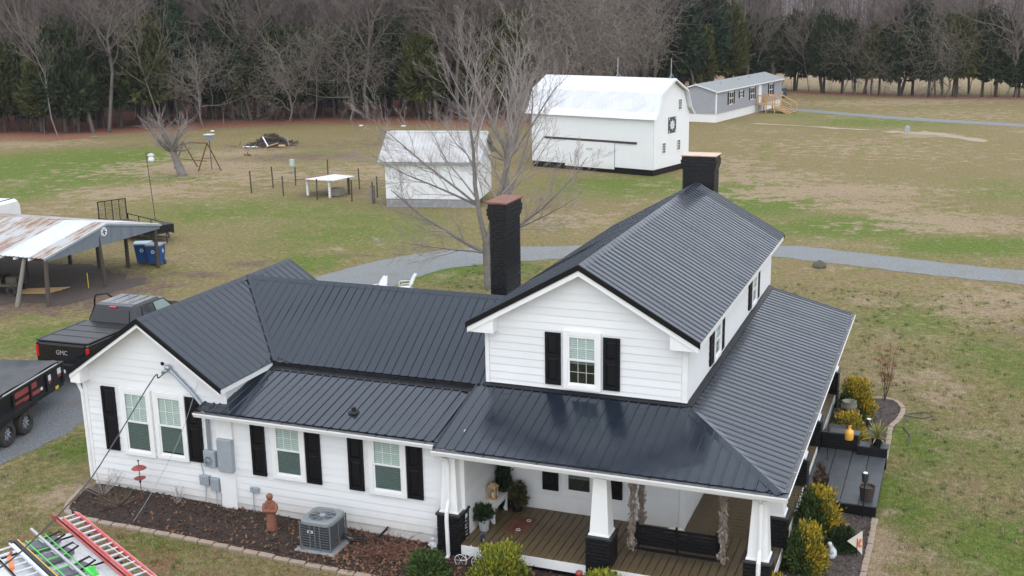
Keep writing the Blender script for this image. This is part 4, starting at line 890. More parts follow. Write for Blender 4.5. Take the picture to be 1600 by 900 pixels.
mb = MB(); mb.lathe([(.10, 0), (.11, .14), (.09, .16)], n=14); mb.build('stake', BLKMETAL, t); mb = MB(); mb.lathe([(.15, .16), (.12, .22), (.05, .27), (.001, .28)], n=14); mb.build('lamp_shade', GREYMETAL, t)
t = thing('shepherd_hook', 'black shepherd hook pole holding an amber lantern', 'garden hook', (7.55, 5.6, -.19), world=False)
H = [(0, 0, 0), (0, 0, 1.35)]+[(.27-.27*math.cos(a), 0, 1.35+.24*math.sin(a)) for a in np.linspace(.2, PI, 9)]
mb = MB(); mb.tube(H, .012, 6); mb.build('pole', BLKMETAL, t)
t = thing('hanging_lantern', 'amber glass jar lantern hanging from the shepherd hook', 'lantern', (8.09, 5.6, .86), world=False)
mb = MB(); mb.lathe([(.10, -.02), (.115, .0), (.12, .18), (.10, .24), (.045, .27), (.045, .36), (.055, .37)], n=16); mb.build('jar', AMBER, t, smooth=True)
mb = MB(); mb.tube([(0, 0, .36), (0, 0, .45)], .008, 5); mb.build('hanger', BLKMETAL, t)
t = thing('planter_pot', 'dark round pot of soil on the front edge of the slate landing', 'planter', (8.76, 3.35, .165), world=False)
mb = MB(); mb.lathe([(.15, 0), (.19, .34), (.20, .38), (.17, .37), (.165, .31), (.001, .30)], n=18); mb.build('pot', mat('dark_brown_pot', (.045, .035, .032), .6), t)
mb = MB(); mb.lathe([(.001, .31), (.16, .312), (.1, .33), (.001, .335)], n=14); mb.build('soil', MULCHR, t)
for i, (dx, dy) in enumerate(((.05, .03), (-.03, .05), (0, -.05))): mb = MB(); mb.tube([(dx, dy, .32), (dx*1.6, dy*1.5, .55)], .004, 4); mb.build('stem', WOODGREY, t)
t = thing('planter_pot', 'dark potted plant with thin stems beside the porch edge on the landing', 'planter', (7.62, 3.55, .175), world=False)
mb = MB(); mb.lathe([(.14, 0), (.2, .30), (.2, .34), (.17, .33), (.001, .3)], n=16); mb.build('pot', BLKMETAL, t); V, F = leafballs(350, clumpy(.2, .2, .4, 20, 77), .06, 77); V[:, 2] += .3; raw('leaves', V, F, mat('dull_red_leaf', (.09, .05, .035), .8), t)
t = thing('planter_box', 'dark square planter box beside the low brick wall', 'planter', (7.62, 7.2, -.16), world=False)
mb = MB(); mb.frustum((0, 0), 0, .7, .22, .22, .28, .28); mb.build('box', BLKMETAL, t, bevel=.015); mb = MB(); mb.box(-.24, .24, -.24, .24, .68, .715); mb.build('soil', MULCHR, t)
t = thing('garden_goose', 'white goose ornament beside the gold shrub in the right bed', 'statue', (8.22, .62, float(gz(8.2, .6))), world=False)
mb = MB(); mb.ball((0, 0, .14), .13, 10, (.95, 1.5, 1)); mb.tube([(0, -.1, .18), (0, -.17, .30), (-.02, -.16, .40), (-.03, -.19, .45)], [.075, .05, .042, .05], 9); mb.ball((-.03, -.20, .455), .055, 8); mb.tube([(0, .15, .17), (0, .26, .22)], [.07, .02], 7); mb.build('body', STATUEW, t, smooth=True)
mb = MB(); mb.tube([(-.03, -.24, .45), (-.03, -.31, .44)], [.022, .006], 6); mb.build('beak', ORANGE, t)
t = thing('garden_kite', 'pale canvas kite with an orange figure on a stake by the edging', 'garden ornament', (8.76, .80, float(gz(8.7, .8))), world=False)
mb = MB(); mb.tube([(0, 0, -.1), (0, 0, .5)], .008, 5); mb.build('stake', BLKMETAL, t)
mb = MB(); mb.prism([(-.22, -.02, .42), (.10, .04, .70), (.12, .05, .10), (-.02, 0, .28)], (0, .012, 0)); mb.build('cloth', CREAM, t)
mb = MB(); mb.prism([(.0, -.008, .38), (.07, .0, .52), (.10, .0, .48), (.06, -.005, .38), (.12, .0, .33), (.05, -.005, .3)], (0, .012, 0)); mb.build('figure', ORANGE, t)
mb = MB(); mb.tube([(9.22, 11.4, -.14), (9.3, 10.7, -.14), (9.8, 10.6, -.14), (10.1, 10.9, -.14), (9.9, 11.2, -.14), (9.4, 10.9, -.14), (9.3, 9.7, -.14), (9.55, 9.0, -.145), (9.5, 8.2, -.15)], .016, 6)
tag(mb.build('garden_hose', mat('dark_green_hose', (.05, .065, .06), .6)), 'thin dark garden hose lying on the grass beside the right bed', 'hose')
# ------------------------------------------------------------------ front bed: air conditioner, statue, ornaments
gA = float(gz(-3, -3)); t = thing('air_conditioner', 'grey louvered outdoor air conditioner with round fan on a concrete pad', 'air conditioner', (-2.95, -3.05, gA), world=False, rz=.02)
mb = MB(); mb.box(-.52, .52, -.50, .50, -.05, .075); mb.build('pad', CONC, t, bevel=.012)
mb = MB(); mb.box(-.38, .38, -.38, .38, .09, .74); mb.build('coil', mat('dark_coil_fins', (.030, .034, .038), .6, bump=.3, bscale=80), t, bevel=.05)
LV = mat('grey_louver_metal', (.13, .145, .155), .5)
proto = None
for k in range(10):
    mb = MB(); z = .125+k*.063; mb.box(-.398, .398, -.398, -.386, z, z+.013).box(-.398, .398, .386, .398, z, z+.013).box(-.398, -.386, -.386, .386, z, z+.013).box(.386, .398, -.386, .386, z, z+.013)
    if proto is None: proto = mb.build('louver', LV, t); z0_ = z
    else: dup_piece(proto, (0, 0, z-z0_), t)
for x, y_ in ((-.39, -.39), (.39, -.39), (-.39, .39), (.39, .39)): MB().box(x-.014, x+.014, y_-.014, y_+.014, .085, .74).build('corner_post', LV, t)
for x, y_ in ((0, -.40), (.40, 0), (-.13, -.40), (.13, -.40)): MB().box(x-.012, x+.012, y_-.012, y_+.012, .085, .74).build('guard_bar', LV, t)
mb = MB(); mb.box(-.40, .40, -.40, .40, .075, .12); mb.build('base_pan', LV, t, bevel=.02)
AC = mat('mid_grey_enamel', (.22, .24, .25), .45)
mb = MB(); N_ = 24; vs = []; fs = []
for j in range(N_):
    a = 2*PI*j/N_; c, s = math.cos(a), math.sin(a); q = .415/max(abs(c), abs(s)); q = min(q, .52)
    vs += [(q*c, q*s, .70), (q*c, q*s, .775), (q*c*.93, q*s*.93, .80), (.315*c, .315*s, .80), (.30*c, .30*s, .73)]
for j in range(N_):
    n2 = (j+1) % N_
    for k in range(4): fs.append((j*5+k, n2*5+k, n2*5+k+1, j*5+k+1))
mb.add(vs, fs); mb.build('top_cover', AC, t)
mb = MB(); mb.lathe([(.001, .70), (.30, .70), (.30, .705)], n=24); mb.build('fan_well', BLKMETAL, t)
for k in range(4):
    a = k*PI/2+.4; mb = MB(); q = [Vector((.06*math.cos(a-.3), .06*math.sin(a-.3), .72)), Vector((.28*math.cos(a-.25), .28*math.sin(a-.25), .715)), Vector((.28*math.cos(a+.35), .28*math.sin(a+.35), .755)), Vector((.06*math.cos(a+.4), .06*math.sin(a+.4), .745))]
    mb.prism(q, (0, 0, .006)); mb.build('fan_blade', LV, t)
mb = MB()
for r_ in (.07, .12, .17, .22, .27): mb.tube([(r_*math.cos(a), r_*math.sin(a), .79) for a in np.linspace(0, 2*PI, 25)], .004, 4)
for k in range(8): a = k*PI/4; mb.tube([(.05*math.cos(a), .05*math.sin(a), .79), (.32*math.cos(a), .32*math.sin(a), .797)], .005, 4)
mb.build('fan_grille', GREYMETAL, t); mb = MB(); mb.lathe([(.001, .785), (.075, .787), (.07, .81), (.001, .812)], n=16); mb.build('motor_cap', GREYMETAL, t)
mb = MB(); mb.box(-.19, -.05, -.405, -.399, .50, .56); pl = mb.build('name_plate', CLEAR, t); mb = MB(); mb.box(-.165, -.075, -.4075, -.405, .515, .545); mb.build('plate_print', mat('dark_blue_print', (.02, .03, .1), .5), pl)
mb = MB(); mb.tube([(.4, .15, .25), (.55, .25, .12), (.8, .35, .10), (1.1, .55, .12), (1.2, .9, .2)], .028, 7); mb.tube([(.4, .2, .3), (.6, .32, .16), (.9, .42, .13), (1.15, .65, .16), (1.22, .92, .25)], .02, 6); mb.build('refrigerant_line', BLKMETAL, t)
# terracotta statue of a robed figure with folded arms
t = thing('robed_statue', 'terracotta statue of a robed bowing figure with folded arms', 'statue', (-4.55, -2.78, float(gz(-4.5, -2.8))), world=False, rz=.25)
mb = MB(); mb.box(-.14, .14, -.13, .13, 0, .06); mb.build('plinth', TERRA, t, bevel=.02)
mb = MB(); n = 20; prof = [(.13, .05, .12), (.125, .2, .11), (.115, .36, .095), (.12, .5, .10), (.135, .60, .10), (.145, .68, .095), (.12, .745, .08), (.065, .775, .06), (.055, .80, .055), (.07, .83, .07), (.083, .875, .085), (.075, .925, .08), (.045, .955, .05), (.005, .962, .005)]
vs = []; fs = []
for a_, z_, b_ in prof:
    fwd = -.02*max(0, (z_-.6)/.35)
    for j in range(n):
        an = 2*PI*j/n; fold = 1+.06*math.sin(an*7+z_*3)*max(0, 1-z_/.6); vs.append((a_*math.cos(an)*fold, b_*math.sin(an)*fold+fwd, z_))
for i in range(len(prof)-1):
    for j in range(n): fs.append((i*n+j, i*n+(j+1) % n, (i+1)*n+(j+1) % n, (i+1)*n+j))
mb.add(vs, fs); mb.build('body', TERRA, t, smooth=True)
mb = MB()
for s in (-1, 1): mb.tube([(.13*s, 0, .69), (.155*s, -.03, .60), (.14*s, -.08, .53), (.05*s, -.125, .55), (-.04*s, -.125, .57)], [.05, .05, .047, .042, .035], 9)
mb.build('folded_arms', TERRA, t, smooth=True); mb = MB(); mb.tube([(.06, -.06, .79), (.0, -.075, .75), (-.06, -.06, .79)], .03, 7); mb.ball((0, -.095, .878), .018, 6, (.8, 1, 1.3)); mb.build('cowl_and_face', TERRA, t, smooth=True)
t = thing('ornament_stake', 'red two-tier dish ornament on a thin stake in the front bed', 'garden ornament', (-8.5, -2.62, float(gz(-8.5, -2.6))), world=False)
mb = MB(); mb.tube([(0, 0, 0), (0, 0, 1.12)], .012, 6); mb.build('stake', RUST, t)
mb = MB(); mb.lathe([(.001, .62), (.13, .655), (.15, .67), (.001, .68)], n=18); mb.build('dish', REDSIGN, t); mb = MB(); mb.lathe([(.19, .93), (.13, .975), (.03, 1.0), (.001, 1.005)], n=18); mb.build('dish_roof', REDSIGN, t)
mb = MB(); mb.ball((0, 0, 1.14), .022, 6, (1, 1.6, 1)); mb.ball((0, 0, .57), .03, 6, (1, 1, 1.3)); mb.build('finial', BLKMETAL, t)
t = thing('cherub_statue', 'small white stone cherub statue beside the left porch pier', 'statue', (-.42, -2.42, float(gz(-.4, -2.4))), world=False)
mb = MB(); mb.lathe([(.08, 0), (.085, .05), (.07, .07)], n=12); mb.build('plinth', STATUEW, t)
mb = MB(); mb.tube([(0, 0, .06), (0, .0, .16), (0, -.01, .25), (0, -.01, .31)], [.075, .07, .06, .03], 10); mb.ball((0, -.015, .36), .05, 8); mb.tube([(.06, 0, .27), (.09, -.05, .20), (.03, -.09, .2)], .022, 6); mb.tube([(-.06, 0, .27), (-.09, -.05, .22), (-.03, -.09, .22)], .022, 6); mb.tube([(.05, .05, .3), (.12, .09, .33)], [.03, .01], 6); mb.tube([(-.05, .05, .3), (-.12, .09, .33)], [.03, .01], 6); mb.build('body', STATUEW, t, smooth=True)
t = thing('spot_light', 'small grey floodlight on a stake beside the left porch pier', 'garden light', (-.37, -2.24, float(gz(-.3, -2.2))), world=False)
mb = MB(); mb.tube([(0, 0, 0), (0, 0, .42)], .012, 5); mb.build('stake', BLKMETAL, t); mb = MB(); mb.lathe([(.05, -.07), (.085, .05), (.075, .06)], n=12, M=Matrix.Translation((0, 0, .47)) @ Matrix.Rotation(.9, 4, 'X')); mb.build('lamp_head', GREYMETAL, t)
t = thing('bicycle_planter', 'small white wire bicycle planter between the shrubs below the deck', 'planter', (.62, -2.75, float(gz(.6, -2.7))), world=False, rz=.1)
def ring(c, r_, axis='y', rad=.009, n=22):
    P = [(c[0]+r_*math.cos(a), c[1], c[2]+r_*math.sin(a)) if axis == 'y' else (c[0]+r_*math.cos(a), c[1]+r_*math.sin(a), c[2]) for a in np.linspace(0, 2*PI, n)]
    q = MB(); q.tube(P, rad, 5); return q
for cx_ in (-.2, .2):
    mb = ring((cx_, 0, .15), .14)
    for k in range(6): a = k*PI/3; mb.tube([(cx_, 0, .15), (cx_+.14*math.cos(a), 0, .15+.14*math.sin(a))], .004, 4)
    mb.build('wheel', WMETAL, t)
mb = MB(); mb.tube([(-.2, 0, .15), (-.05, 0, .18), (.12, 0, .36), (.2, 0, .15)], .01, 5); mb.tube([(-.05, 0, .18), (-.1, 0, .36)], .01, 5); mb.tube([(.12, 0, .36), (.1, 0, .5), (.02, .1, .5)], .009, 5); mb.tube([(.1, 0, .5), (.02, -.1, .5)], .009, 5); mb.build('frame', WMETAL, t)
mb = MB()
for z_, r_ in ((.32, .07), (.37, .085), (.42, .10)): mb.tube([(.05+r_*math.cos(a), r_*math.sin(a), z_) for a in np.linspace(0, 2*PI, 18)], .007, 4)
for k in range(8): a = k*PI/4; mb.tube([(.05+.06*math.cos(a), .06*math.sin(a), .31), (.05+.1*math.cos(a), .1*math.sin(a), .42)], .005, 4)
mb.build('basket', WMETAL, t)
mb = MB(); mb.tube([(3.30, -2.95, -.1), (3.30, -2.95, .28)], .03, 6); mb.ball((3.30, -2.95, .36), .075, 8, (1.1, 1.1, .9)); tag(mb.build('red_finial', REDSIGN), 'small dull red knob ornament left of the middle pier shrub', 'garden ornament')
# ------------------------------------------------------------------ on the porch
t = thing('porch_bench', 'small white wooden bench with shaped ends by the porch wall', 'bench', (.46, -.78, ZD), world=False)
mb = MB(); mb.box(-.19, .19, -.5, .5, .44, .475); mb.build('seat', TRIM, t, bevel=.008)
for s in (-1, 1):
    mb = MB(); yy = .40*s; mb.prism([(-.17, yy-.015, .44), (.17, yy-.015, .44), (.17, yy-.015, 0), (.10, yy-.015, 0), (.0, yy-.015, .22), (-.10, yy-.015, 0), (-.17, yy-.015, 0)], (0, .03, 0)); mb.build('leg', TRIM, t)
mb = MB()
for s in (-1, 1):
    x = .165*s; mb.prism([(x-.01, -.39, .44), (x-.01, .39, .44), (x-.01, .32, .36), (x-.01, -.32, .36)], (.02, 0, 0))
mb.build('apron', TRIM, t)
t = thing('candle_lantern', 'tan wooden candle lantern standing on the white porch bench', 'lantern', (.44, -.82, ZD+.475), world=False)
mb = MB(); mb.box(-.1, .1, -.1, .1, 0, .03); mb.frustum((0, 0), .30, .40, .12, .12, .03, .03); mb.build('base_and_roof', PINE, t)
for x, y_ in ((-.085, -.085), (.085, -.085), (.085, .085), (-.085, .085)): MB().box(x-.012, x+.012, y_-.012, y_+.012, .03, .30).build('corner_post', PINE, t)
mb = MB(); mb.lathe([(.035, .03), (.035, .16), (.01, .17)], n=10); mb.build('candle', CREAM, t); mb = MB(); mb.tube([(0, 0, .4), (0, .03, .43), (0, 0, .46), (0, -.03, .43), (0, 0, .4)], .006, 5); mb.build('handle', BLKMETAL, t)
t = thing('bucket_plant', 'green fern in a galvanised bucket at the porch front edge', 'potted plant', (.50, -1.55, ZD), world=False)
mb = MB(); mb.lathe([(.11, 0), (.14, .28), (.15, .29), (.13, .28), (.001, .25)], n=18); mb.build('bucket', GALV, t)
V, F = leafballs(1500, clumpy(.2, .2, .3, 30, 21, cone=.2), .06, 21); V[:, 2] += .26; raw('fronds', V, F, SHRUBD, t)
t = thing('topiary_tree', 'tall dark conical potted evergreen in the porch corner', 'potted plant', (.50, -.26, ZD), world=False)
mb = MB(); mb.lathe([(.13, 0), (.17, .3), (.16, .3), (.001, .28)], n=16); mb.build('pot', BLKMETAL, t); mb = MB(); mb.tube([(0, 0, .28), (0, 0, 1.3)], [.025, .01], 6); mb.build('trunk', WOODDARK, t)
V, F = leafballs(3000, clumpy(.18, .18, 1.15, 46, 22, cone=.7), .07, 22); V[:, 2] += .42; raw('crown', V, F, mat('spruce_foliage', (.012, .024, .012), .7, var=(.022, .04, .018), scale=3), t)
t = thing('topiary_shrub', 'round dull green potted shrub beside the conical porch evergreen', 'potted plant', (.86, -.3, ZD), world=False)
mb = MB(); mb.lathe([(.13, 0), (.17, .26), (.16, .26), (.001, .24)], n=16); mb.build('pot', BLKMETAL, t); V, F = leafballs(2600, clumpy(.22, .2, .52, 40, 23, cone=.3), .06, 23); V[:, 2] += .18; raw('crown', V, F, mat('olive_foliage', (.035, .042, .018), .75, var=(.09, .075, .03), scale=4), t)
t = thing('door_mat', 'brown and dark red mat with pale rings lying on the porch deck', 'mat', (1.22, -1.05, ZD+.002), world=False, rz=.0)
mb = MB(); mb.box(-.26, .26, -.42, .42, 0, .012); mb.build('rug', FABRIC, t)
mb = MB(); mb.box(-.10, .14, -.30, .30, .0125, .0155); mb.build('rug_panel', mat('wine_red_rug_panel', (.075, .012, .016), .95, var=(.16, .07, .04), scale=9), t)
for (x, y_) in ((.12, .26), (.05, -.28)): mb = ring((x, y_, .019), .052, 'z', .009); mb.build('rug_ring', CREAM, t)
t = thing('blue_bottle', 'small dark blue bottle standing on the porch deck edge', 'bottle', (.70, -2.12, ZD), world=False)
mb = MB(); mb.lathe([(.045, 0), (.05, .12), (.02, .18), (.018, .24)], n=12); mb.build('glass_body', mat('cobalt_blue_glass', (.015, .02, .10), .15), t, smooth=True)
# porch swing
SWC = (5.15, -1.55); t = thing('porch_swing', 'black slatted porch swing with its back to the yard', 'swing', (SWC[0], SWC[1], ZD), world=False)
mb = MB(); mb.box(-1.05, 1.05, -.22, -.17, .22, .27).box(-.95, .95, .25, .30, .22, .27); mb.build('support_rail', SHUT, t)
for k in range(7): mb = MB(); y_ = -.12+k*.07; mb.box(-.88, .88, y_, y_+.055, .30, .325); mb.build('seat_slat', SHUT, t)
for k in range(5): mb = MB(); z_ = .36+k*.10; yy = -.14-k*.022; mb.box(-.88, .88, yy-.012, yy+.012, z_, z_+.072); mb.build('back_slat', SHUT, t)
mb = MB()
for x in (-.90, -.02, .86): mb.prism([(x, -.17, .25), (x, -.12, .25), (x, -.22, .90), (x, -.27, .90)], (.045, 0, 0))
mb.build('back_frame', SHUT, t)
for s in (-1, 1):
    x = .93*s; mb = MB(); mb.box(x-.04, x+.04, -.2, .30, .55, .58); mb.box(x-.03, x+.03, .22, .28, .25, .55); mb.box(x-.03, x+.03, -.2, -.14, .25, .6); mb.build('armrest', SHUT, t)
t2 = thing('swing_pillow', 'white fringed pillow lying on the porch swing seat', 'pillow', (SWC[0]-.05, SWC[1]+.02, ZD+.34), world=False)
mb = MB(); mb.ball((0, -.06, .30), .22, 10, (1.2, .32, .75)); mb.build('cushion', CREAM, t2, smooth=True)
t2 = thing('swing_pillow', 'small pale pillow at the right end of the porch swing', 'pillow', (SWC[0]+.5, SWC[1]+.02, ZD+.34), world=False)
mb = MB(); mb.ball((0, -.06, .27), .17, 10, (1.2, .35, .75)); mb.build('cushion', STATUEW, t2, smooth=True)
GL = ['garland-wrapped swing rope at the left front of the porch swing', 'garland-wrapped swing rope at the left rear of the porch swing', 'garland-wrapped swing rope at the right front of the porch swing', 'garland-wrapped swing rope at the right rear of the porch swing']
for k, (dx, dy) in enumerate(((-1.0, -.2), (-.92, .27), (1.0, -.2), (.92, .27))):
    x, y_ = SWC[0]+dx, SWC[1]+dy; t2 = thing('swing_garland', GL[k], 'garland', (x, y_, ZD+.25), 'garlands on the porch swing ropes', world=False)
    h = ZPE-.12-ZD-.25; mb = MB(); mb.tube([(0, 0, 0), (0, 0, h)], .018, 6); mb.build('rope', WOODGREY, t2)
    V, F = leafballs(1700, lambda r, n: (np.stack([r.normal(0, .032, n)*(1+.4*np.sin(np.linspace(0, 9, n)*3)), r.normal(0, .032, n), np.linspace(0, 1, n)*h], 1), np.stack([r.normal(0, 1, n), r.normal(0, 1, n), -np.ones(n)*1.6], 1)), .055, 50+k, up=-1.2)
    raw('garland_leaves', V, F, ROPEW, t2)
t = thing('patio_table', 'dark round metal table on the right side of the porch', 'table', (6.0, 2.55, ZD), world=False)
mb = MB(); mb.lathe([(.45, .68), (.46, .70), (.001, .705)], n=24); mb.build('table_top', BLKMETAL, t)
for k in range(3): a = k*2*PI/3; mb = MB(); mb.tube([(.1*math.cos(a), .1*math.sin(a), .68), (.12*math.cos(a), .12*math.sin(a), .3), (.36*math.cos(a), .36*math.sin(a), 0)], .016, 6); mb.build('leg', BLKMETAL, t)
# ------------------------------------------------------------------ overhead cables
def cable(name, label, pts, r_, m_=BLKMETAL, sag=0, twist=False):
    mb = MB(); P = []
    n = 40; segs = smooth_poly3(pts, 12)
    if twist:
        for ph in (0, 2.1, 4.2):
            q = [p+Vector((math.cos(i*.55+ph), math.sin(i*.55+ph)*.4, math.sin(i*.55+ph)))*r_*1.3 for i, p in enumerate(segs)]; mb.tube(q, r_, 5)
    else: mb.tube(segs, r_, 5)
    return tag(mb.build(name, m_), label, 'cable')
def smooth_poly3(pts, n):
    P = [Vector(p) for p in pts]; out = []
    for i in range(len(P)-1):
        p0, p1, p2, p3 = P[max(i-1, 0)], P[i], P[i+1], P[min(i+2, len(P)-1)]
        for k in range(n):
            t = k/n; out.append(.5*((2*p1)+(p2-p0)*t+(2*p0-5*p1+4*p2-p3)*t*t+(3*p1-3*p2+p3-p0)*t**3))
    out.append(P[-1]); return out
CABLEM = mat('grey_twisted_cable', (.06, .06, .062), .6)
cable('service_cable', 'twisted black overhead service cable running from the weatherhead past the van', [(-7.72, -2.22, 3.55), (-7.85, -2.35, 3.42), (-7.78, -2.6, 3.52), (-7.27, -4.5, 2.91), (-6.6, -6.3, 2.6), (-5.75, -8.0, 2.78), (-5.06, -9.5, 2.95), (-4.49, -11, 3.12), (-3.6, -14, 3.6), (-2.5, -18, 4.6)], .008, CABLEM, twist=True)
cable('drop_wire', 'thin grey wire hanging from the gable wall down to the front bed', [(-6.84, -2.14, 3.35), (-6.8, -2.3, 3.2), (-7.1, -2.75, 2.0), (-7.6, -3.3, .8), (-7.95, -3.7, .1)], .006, GREYMETAL)
# ------------------------------------------------------------------ text
def text(body, size, M, mt, parent, name='lettering', depth=.004, space=1.0):
    cu = bpy.data.curves.new(name, 'FONT'); cu.body = body; cu.size = size; cu.extrude = depth; cu.align_x = 'CENTER'; cu.align_y = 'CENTER'; cu.space_character = space
    cu.materials.append(mt); tmp = bpy.data.objects.new(name, cu); COL.objects.link(tmp); bpy.context.view_layer.update()
    me = bpy.data.meshes.new_from_object(tmp.evaluated_get(bpy.context.evaluated_depsgraph_get())); bpy.data.objects.remove(tmp)
    me_o = bpy.data.objects.new(name, me); COL.objects.link(me_o); me_o.parent = parent; me_o.matrix_local = M; return me_o
# ------------------------------------------------------------------ wheels
def wheel(parent, x, y, z, r=.36, w_=.24, side=1, spokes=6, name='wheel', rimmat=None):
    """axle along local x; side = outward direction"""
    M = Matrix.Translation((x, y, z)) @ Matrix.Rotation(PI/2, 4, 'Y')
    mb = MB(); mb.lathe([(r*.58, -w_/2), (r*.93, -w_/2), (r, -w_*.32), (r, w_*.32), (r*.93, w_/2), (r*.62, w_/2), (r*.58, w_*.3), (r*.58, -w_/2)], n=26, M=M); wh = mb.build(name, RUBBER, parent, smooth=False)
    mb = MB(); s = side*w_
    mb.lathe([(.001, s*.30), (r*.16, s*.34), (r*.18, s*.22), (r*.5, s*.16), (r*.56, s*.40), (r*.61, s*.42), (r*.61, s*.2)], n=26, M=M); rim = mb.build('rim', rimmat or BLKMETAL, wh)
    mb = MB()
    for k in range(spokes):
        a = 2*PI*k/spokes; mb.box(r*.14, r*.5, -r*.05, r*.05, min(s*.2, s*.3), max(s*.2, s*.3), M @ Matrix.Rotation(a, 4, 'Z'))
    mb.lathe([(.001, s*.44), (r*.12, s*.43), (r*.13, s*.3)], n=12, M=M); mb.build('hub', GREYMETAL, wh)
    return wh
# ------------------------------------------------------------------ black pickup, driver's door open
T = thing('pickup_truck', 'black crew-cab pickup truck with covered bed and driver door open', 'pickup truck', (-17.1, 4.28, .13), world=False, rz=.04); T.scale = (1.06, 1.06, 1.06)
def loft(secs, name, mt, parent, close=True, smooth=False, bevel=0):
    """skin a list of equal-length closed sections"""
    mb = MB(); n = len(secs[0]); vs = [p for s in secs for p in s]; fs = [(i*n+j, i*n+(j+1) % n, (i+1)*n+(j+1) % n, (i+1)*n+j) for i in range(len(secs)-1) for j in range(n)]
    if close: fs += [tuple(range(n))[::-1], tuple(range((len(secs)-1)*n, len(secs)*n))]
    mb.add(vs, fs); return mb.build(name, mt, parent, smooth=smooth, bevel=bevel)
def sec(y, hw, z0, z1, r=.10, tw=None):
    t_ = tw if tw is not None else hw-.05
    return [(-hw+.04, y, z0), (hw-.04, y, z0), (hw, y, z0+.2), (hw, y, z1-r), (t_, y, z1), (-t_, y, z1), (-hw, y, z1-r), (-hw, y, z0+.2)]
loft([sec(0, .98, .45, 1.30, .05), sec(.06, 1.0, .42, 1.34, .05), sec(2.35, 1.0, .42, 1.34, .05), sec(2.4, .99, .42, 1.33, .05)], 'bed', CARBLACK, T)
loft([sec(2.42, 1.0, .42, 1.20), sec(4.55, 1.0, .42, 1.22), sec(4.8, 1.0, .42, 1.22), sec(6.1, .97, .45, 1.14, .14, .8), sec(6.4, .88, .5, 1.0, .16, .7)], 'body', CARBLACK, T)
loft([[(-.96, 2.42, 1.19), (.96, 2.42, 1.19), (.78, 2.62, 1.80), (.70, 2.68, 1.86), (-.70, 2.68, 1.86), (-.78, 2.62, 1.80)], [(-.97, 2.75, 1.19), (.97, 2.75, 1.19), (.79, 2.85, 1.83), (.70, 2.88, 1.90), (-.70, 2.88, 1.90), (-.79, 2.85, 1.83)], [(-.97, 4.2, 1.2), (.97, 4.2, 1.2), (.79, 4.1, 1.82), (.70, 4.05, 1.89), (-.70, 4.05, 1.89), (-.79, 4.1, 1.82)], [(-.95, 5.0, 1.2), (.95, 5.0, 1.2), (.76, 4.3, 1.79), (.68, 4.24, 1.84), (-.68, 4.24, 1.84), (-.76, 4.3, 1.79)]], 'cab', CARBLACK, T)
mb = MB()
for k in range(3): x = -.4+k*.4; mb.box(x-.03, x+.03, 2.95, 4.0, 1.895, 1.905)
mb.build('roof_rib', CARBLACK, T)
mb = MB(); mb.box(-.90, .90, .10, 2.36, 1.345, 1.375); mb.build('bed_cover', TONNEAU, T, bevel=.01)
for k in range(3): mb = MB(); y_ = .65+k*.57; mb.box(-.90, .90, y_-.008, y_+.008, 1.377, 1.384); mb.build('cover_seam', BLKMETAL, T)
mb = MB(); mb.box(-.995, -.90, .04, 2.38, 1.345, 1.385).box(.90, .995, .04, 2.38, 1.345, 1.385).box(-.9, .9, .02, .095, 1.335, 1.38); mb.build('bed_rail', BLKMETAL, T, bevel=.008)
gl = MB(); gl.add([(-.72, 2.43, 1.26), (.72, 2.43, 1.26), (.66, 2.59, 1.74), (-.66, 2.59, 1.74)], [(0, 1, 2, 3)]); gl.v = [(x, y_-.012, z) for x, y_, z in gl.v]; rw = gl.build('rear_window', GLASSDK, T)
for s in (-1, 1):
    q = [(s*.985, 2.95, 1.26), (s*.985, 3.62, 1.26), (s*.815, 3.58, 1.78), (s*.815, 3.02, 1.78)]; mb = MB(); mb.add(q, [(0, 1, 2, 3)]); mb.build('side_window', GLASSDK, T)
    q = [(s*.985, 3.72, 1.26), (s*.985, 4.72, 1.26), (s*.815, 4.22, 1.78), (s*.815, 3.68, 1.78)]; mb = MB(); mb.add(q, [(0, 1, 2, 3)]); mb.build('side_window', mat('see_through_green_glass', (.20, .27, .25), .08) if s > 0 else GLASSDK, T)
    for y_ in (1.25, 5.35): wheel(T, s*.92, y_, .37, .38, .26, s)
    mb = MB(); mb.box(*(sorted((s*.90, s*1.0))), -.015, .06, .85, 1.22); mb.build('tail_light', LAMPRED, T, bevel=.01)
    mb = MB(); mb.box(*(sorted((s*1.0, s*1.22))), 4.45, 4.55, 1.22, 1.40); mb.build('side_mirror', CARBLACK, T, bevel=.03)
mb = MB(); mb.add([(-.74, 5.02, 1.22), (.74, 5.02, 1.22), (.66, 4.32, 1.79), (-.66, 4.32, 1.79)], [(0, 1, 2, 3)]); mb.v = [(x, y_+.02, z+.01) for x, y_, z in mb.v]; mb.build('windscreen', GLASSDK, T)
mb = MB(); mb.box(-.14, .14, 2.585, 2.66, 1.80, 1.845); mb.build('brake_light', LAMPRED, T, bevel=.005)
mb = MB(); mb.box(-.98, .98, -.14, .02, .50, .68); mb.build('rear_bumper', BLKMETAL, T, bevel=.02)
tg = MB(); tg.box(-.86, .86, -.018, .03, .74, 1.28); tg = tg.build('tailgate', CARBLACK, T, bevel=.02)
text('GMC', .20, Matrix.Translation((.0, -.022, 1.02)) @ Matrix.Rotation(PI/2, 4, 'X'), SILVER, tg, 'tailgate_lettering')
mb = MB(); mb.box(-.14, .14, -.026, -.019, 1.13, 1.18); mb.build('tailgate_handle', BLKMETAL, tg)
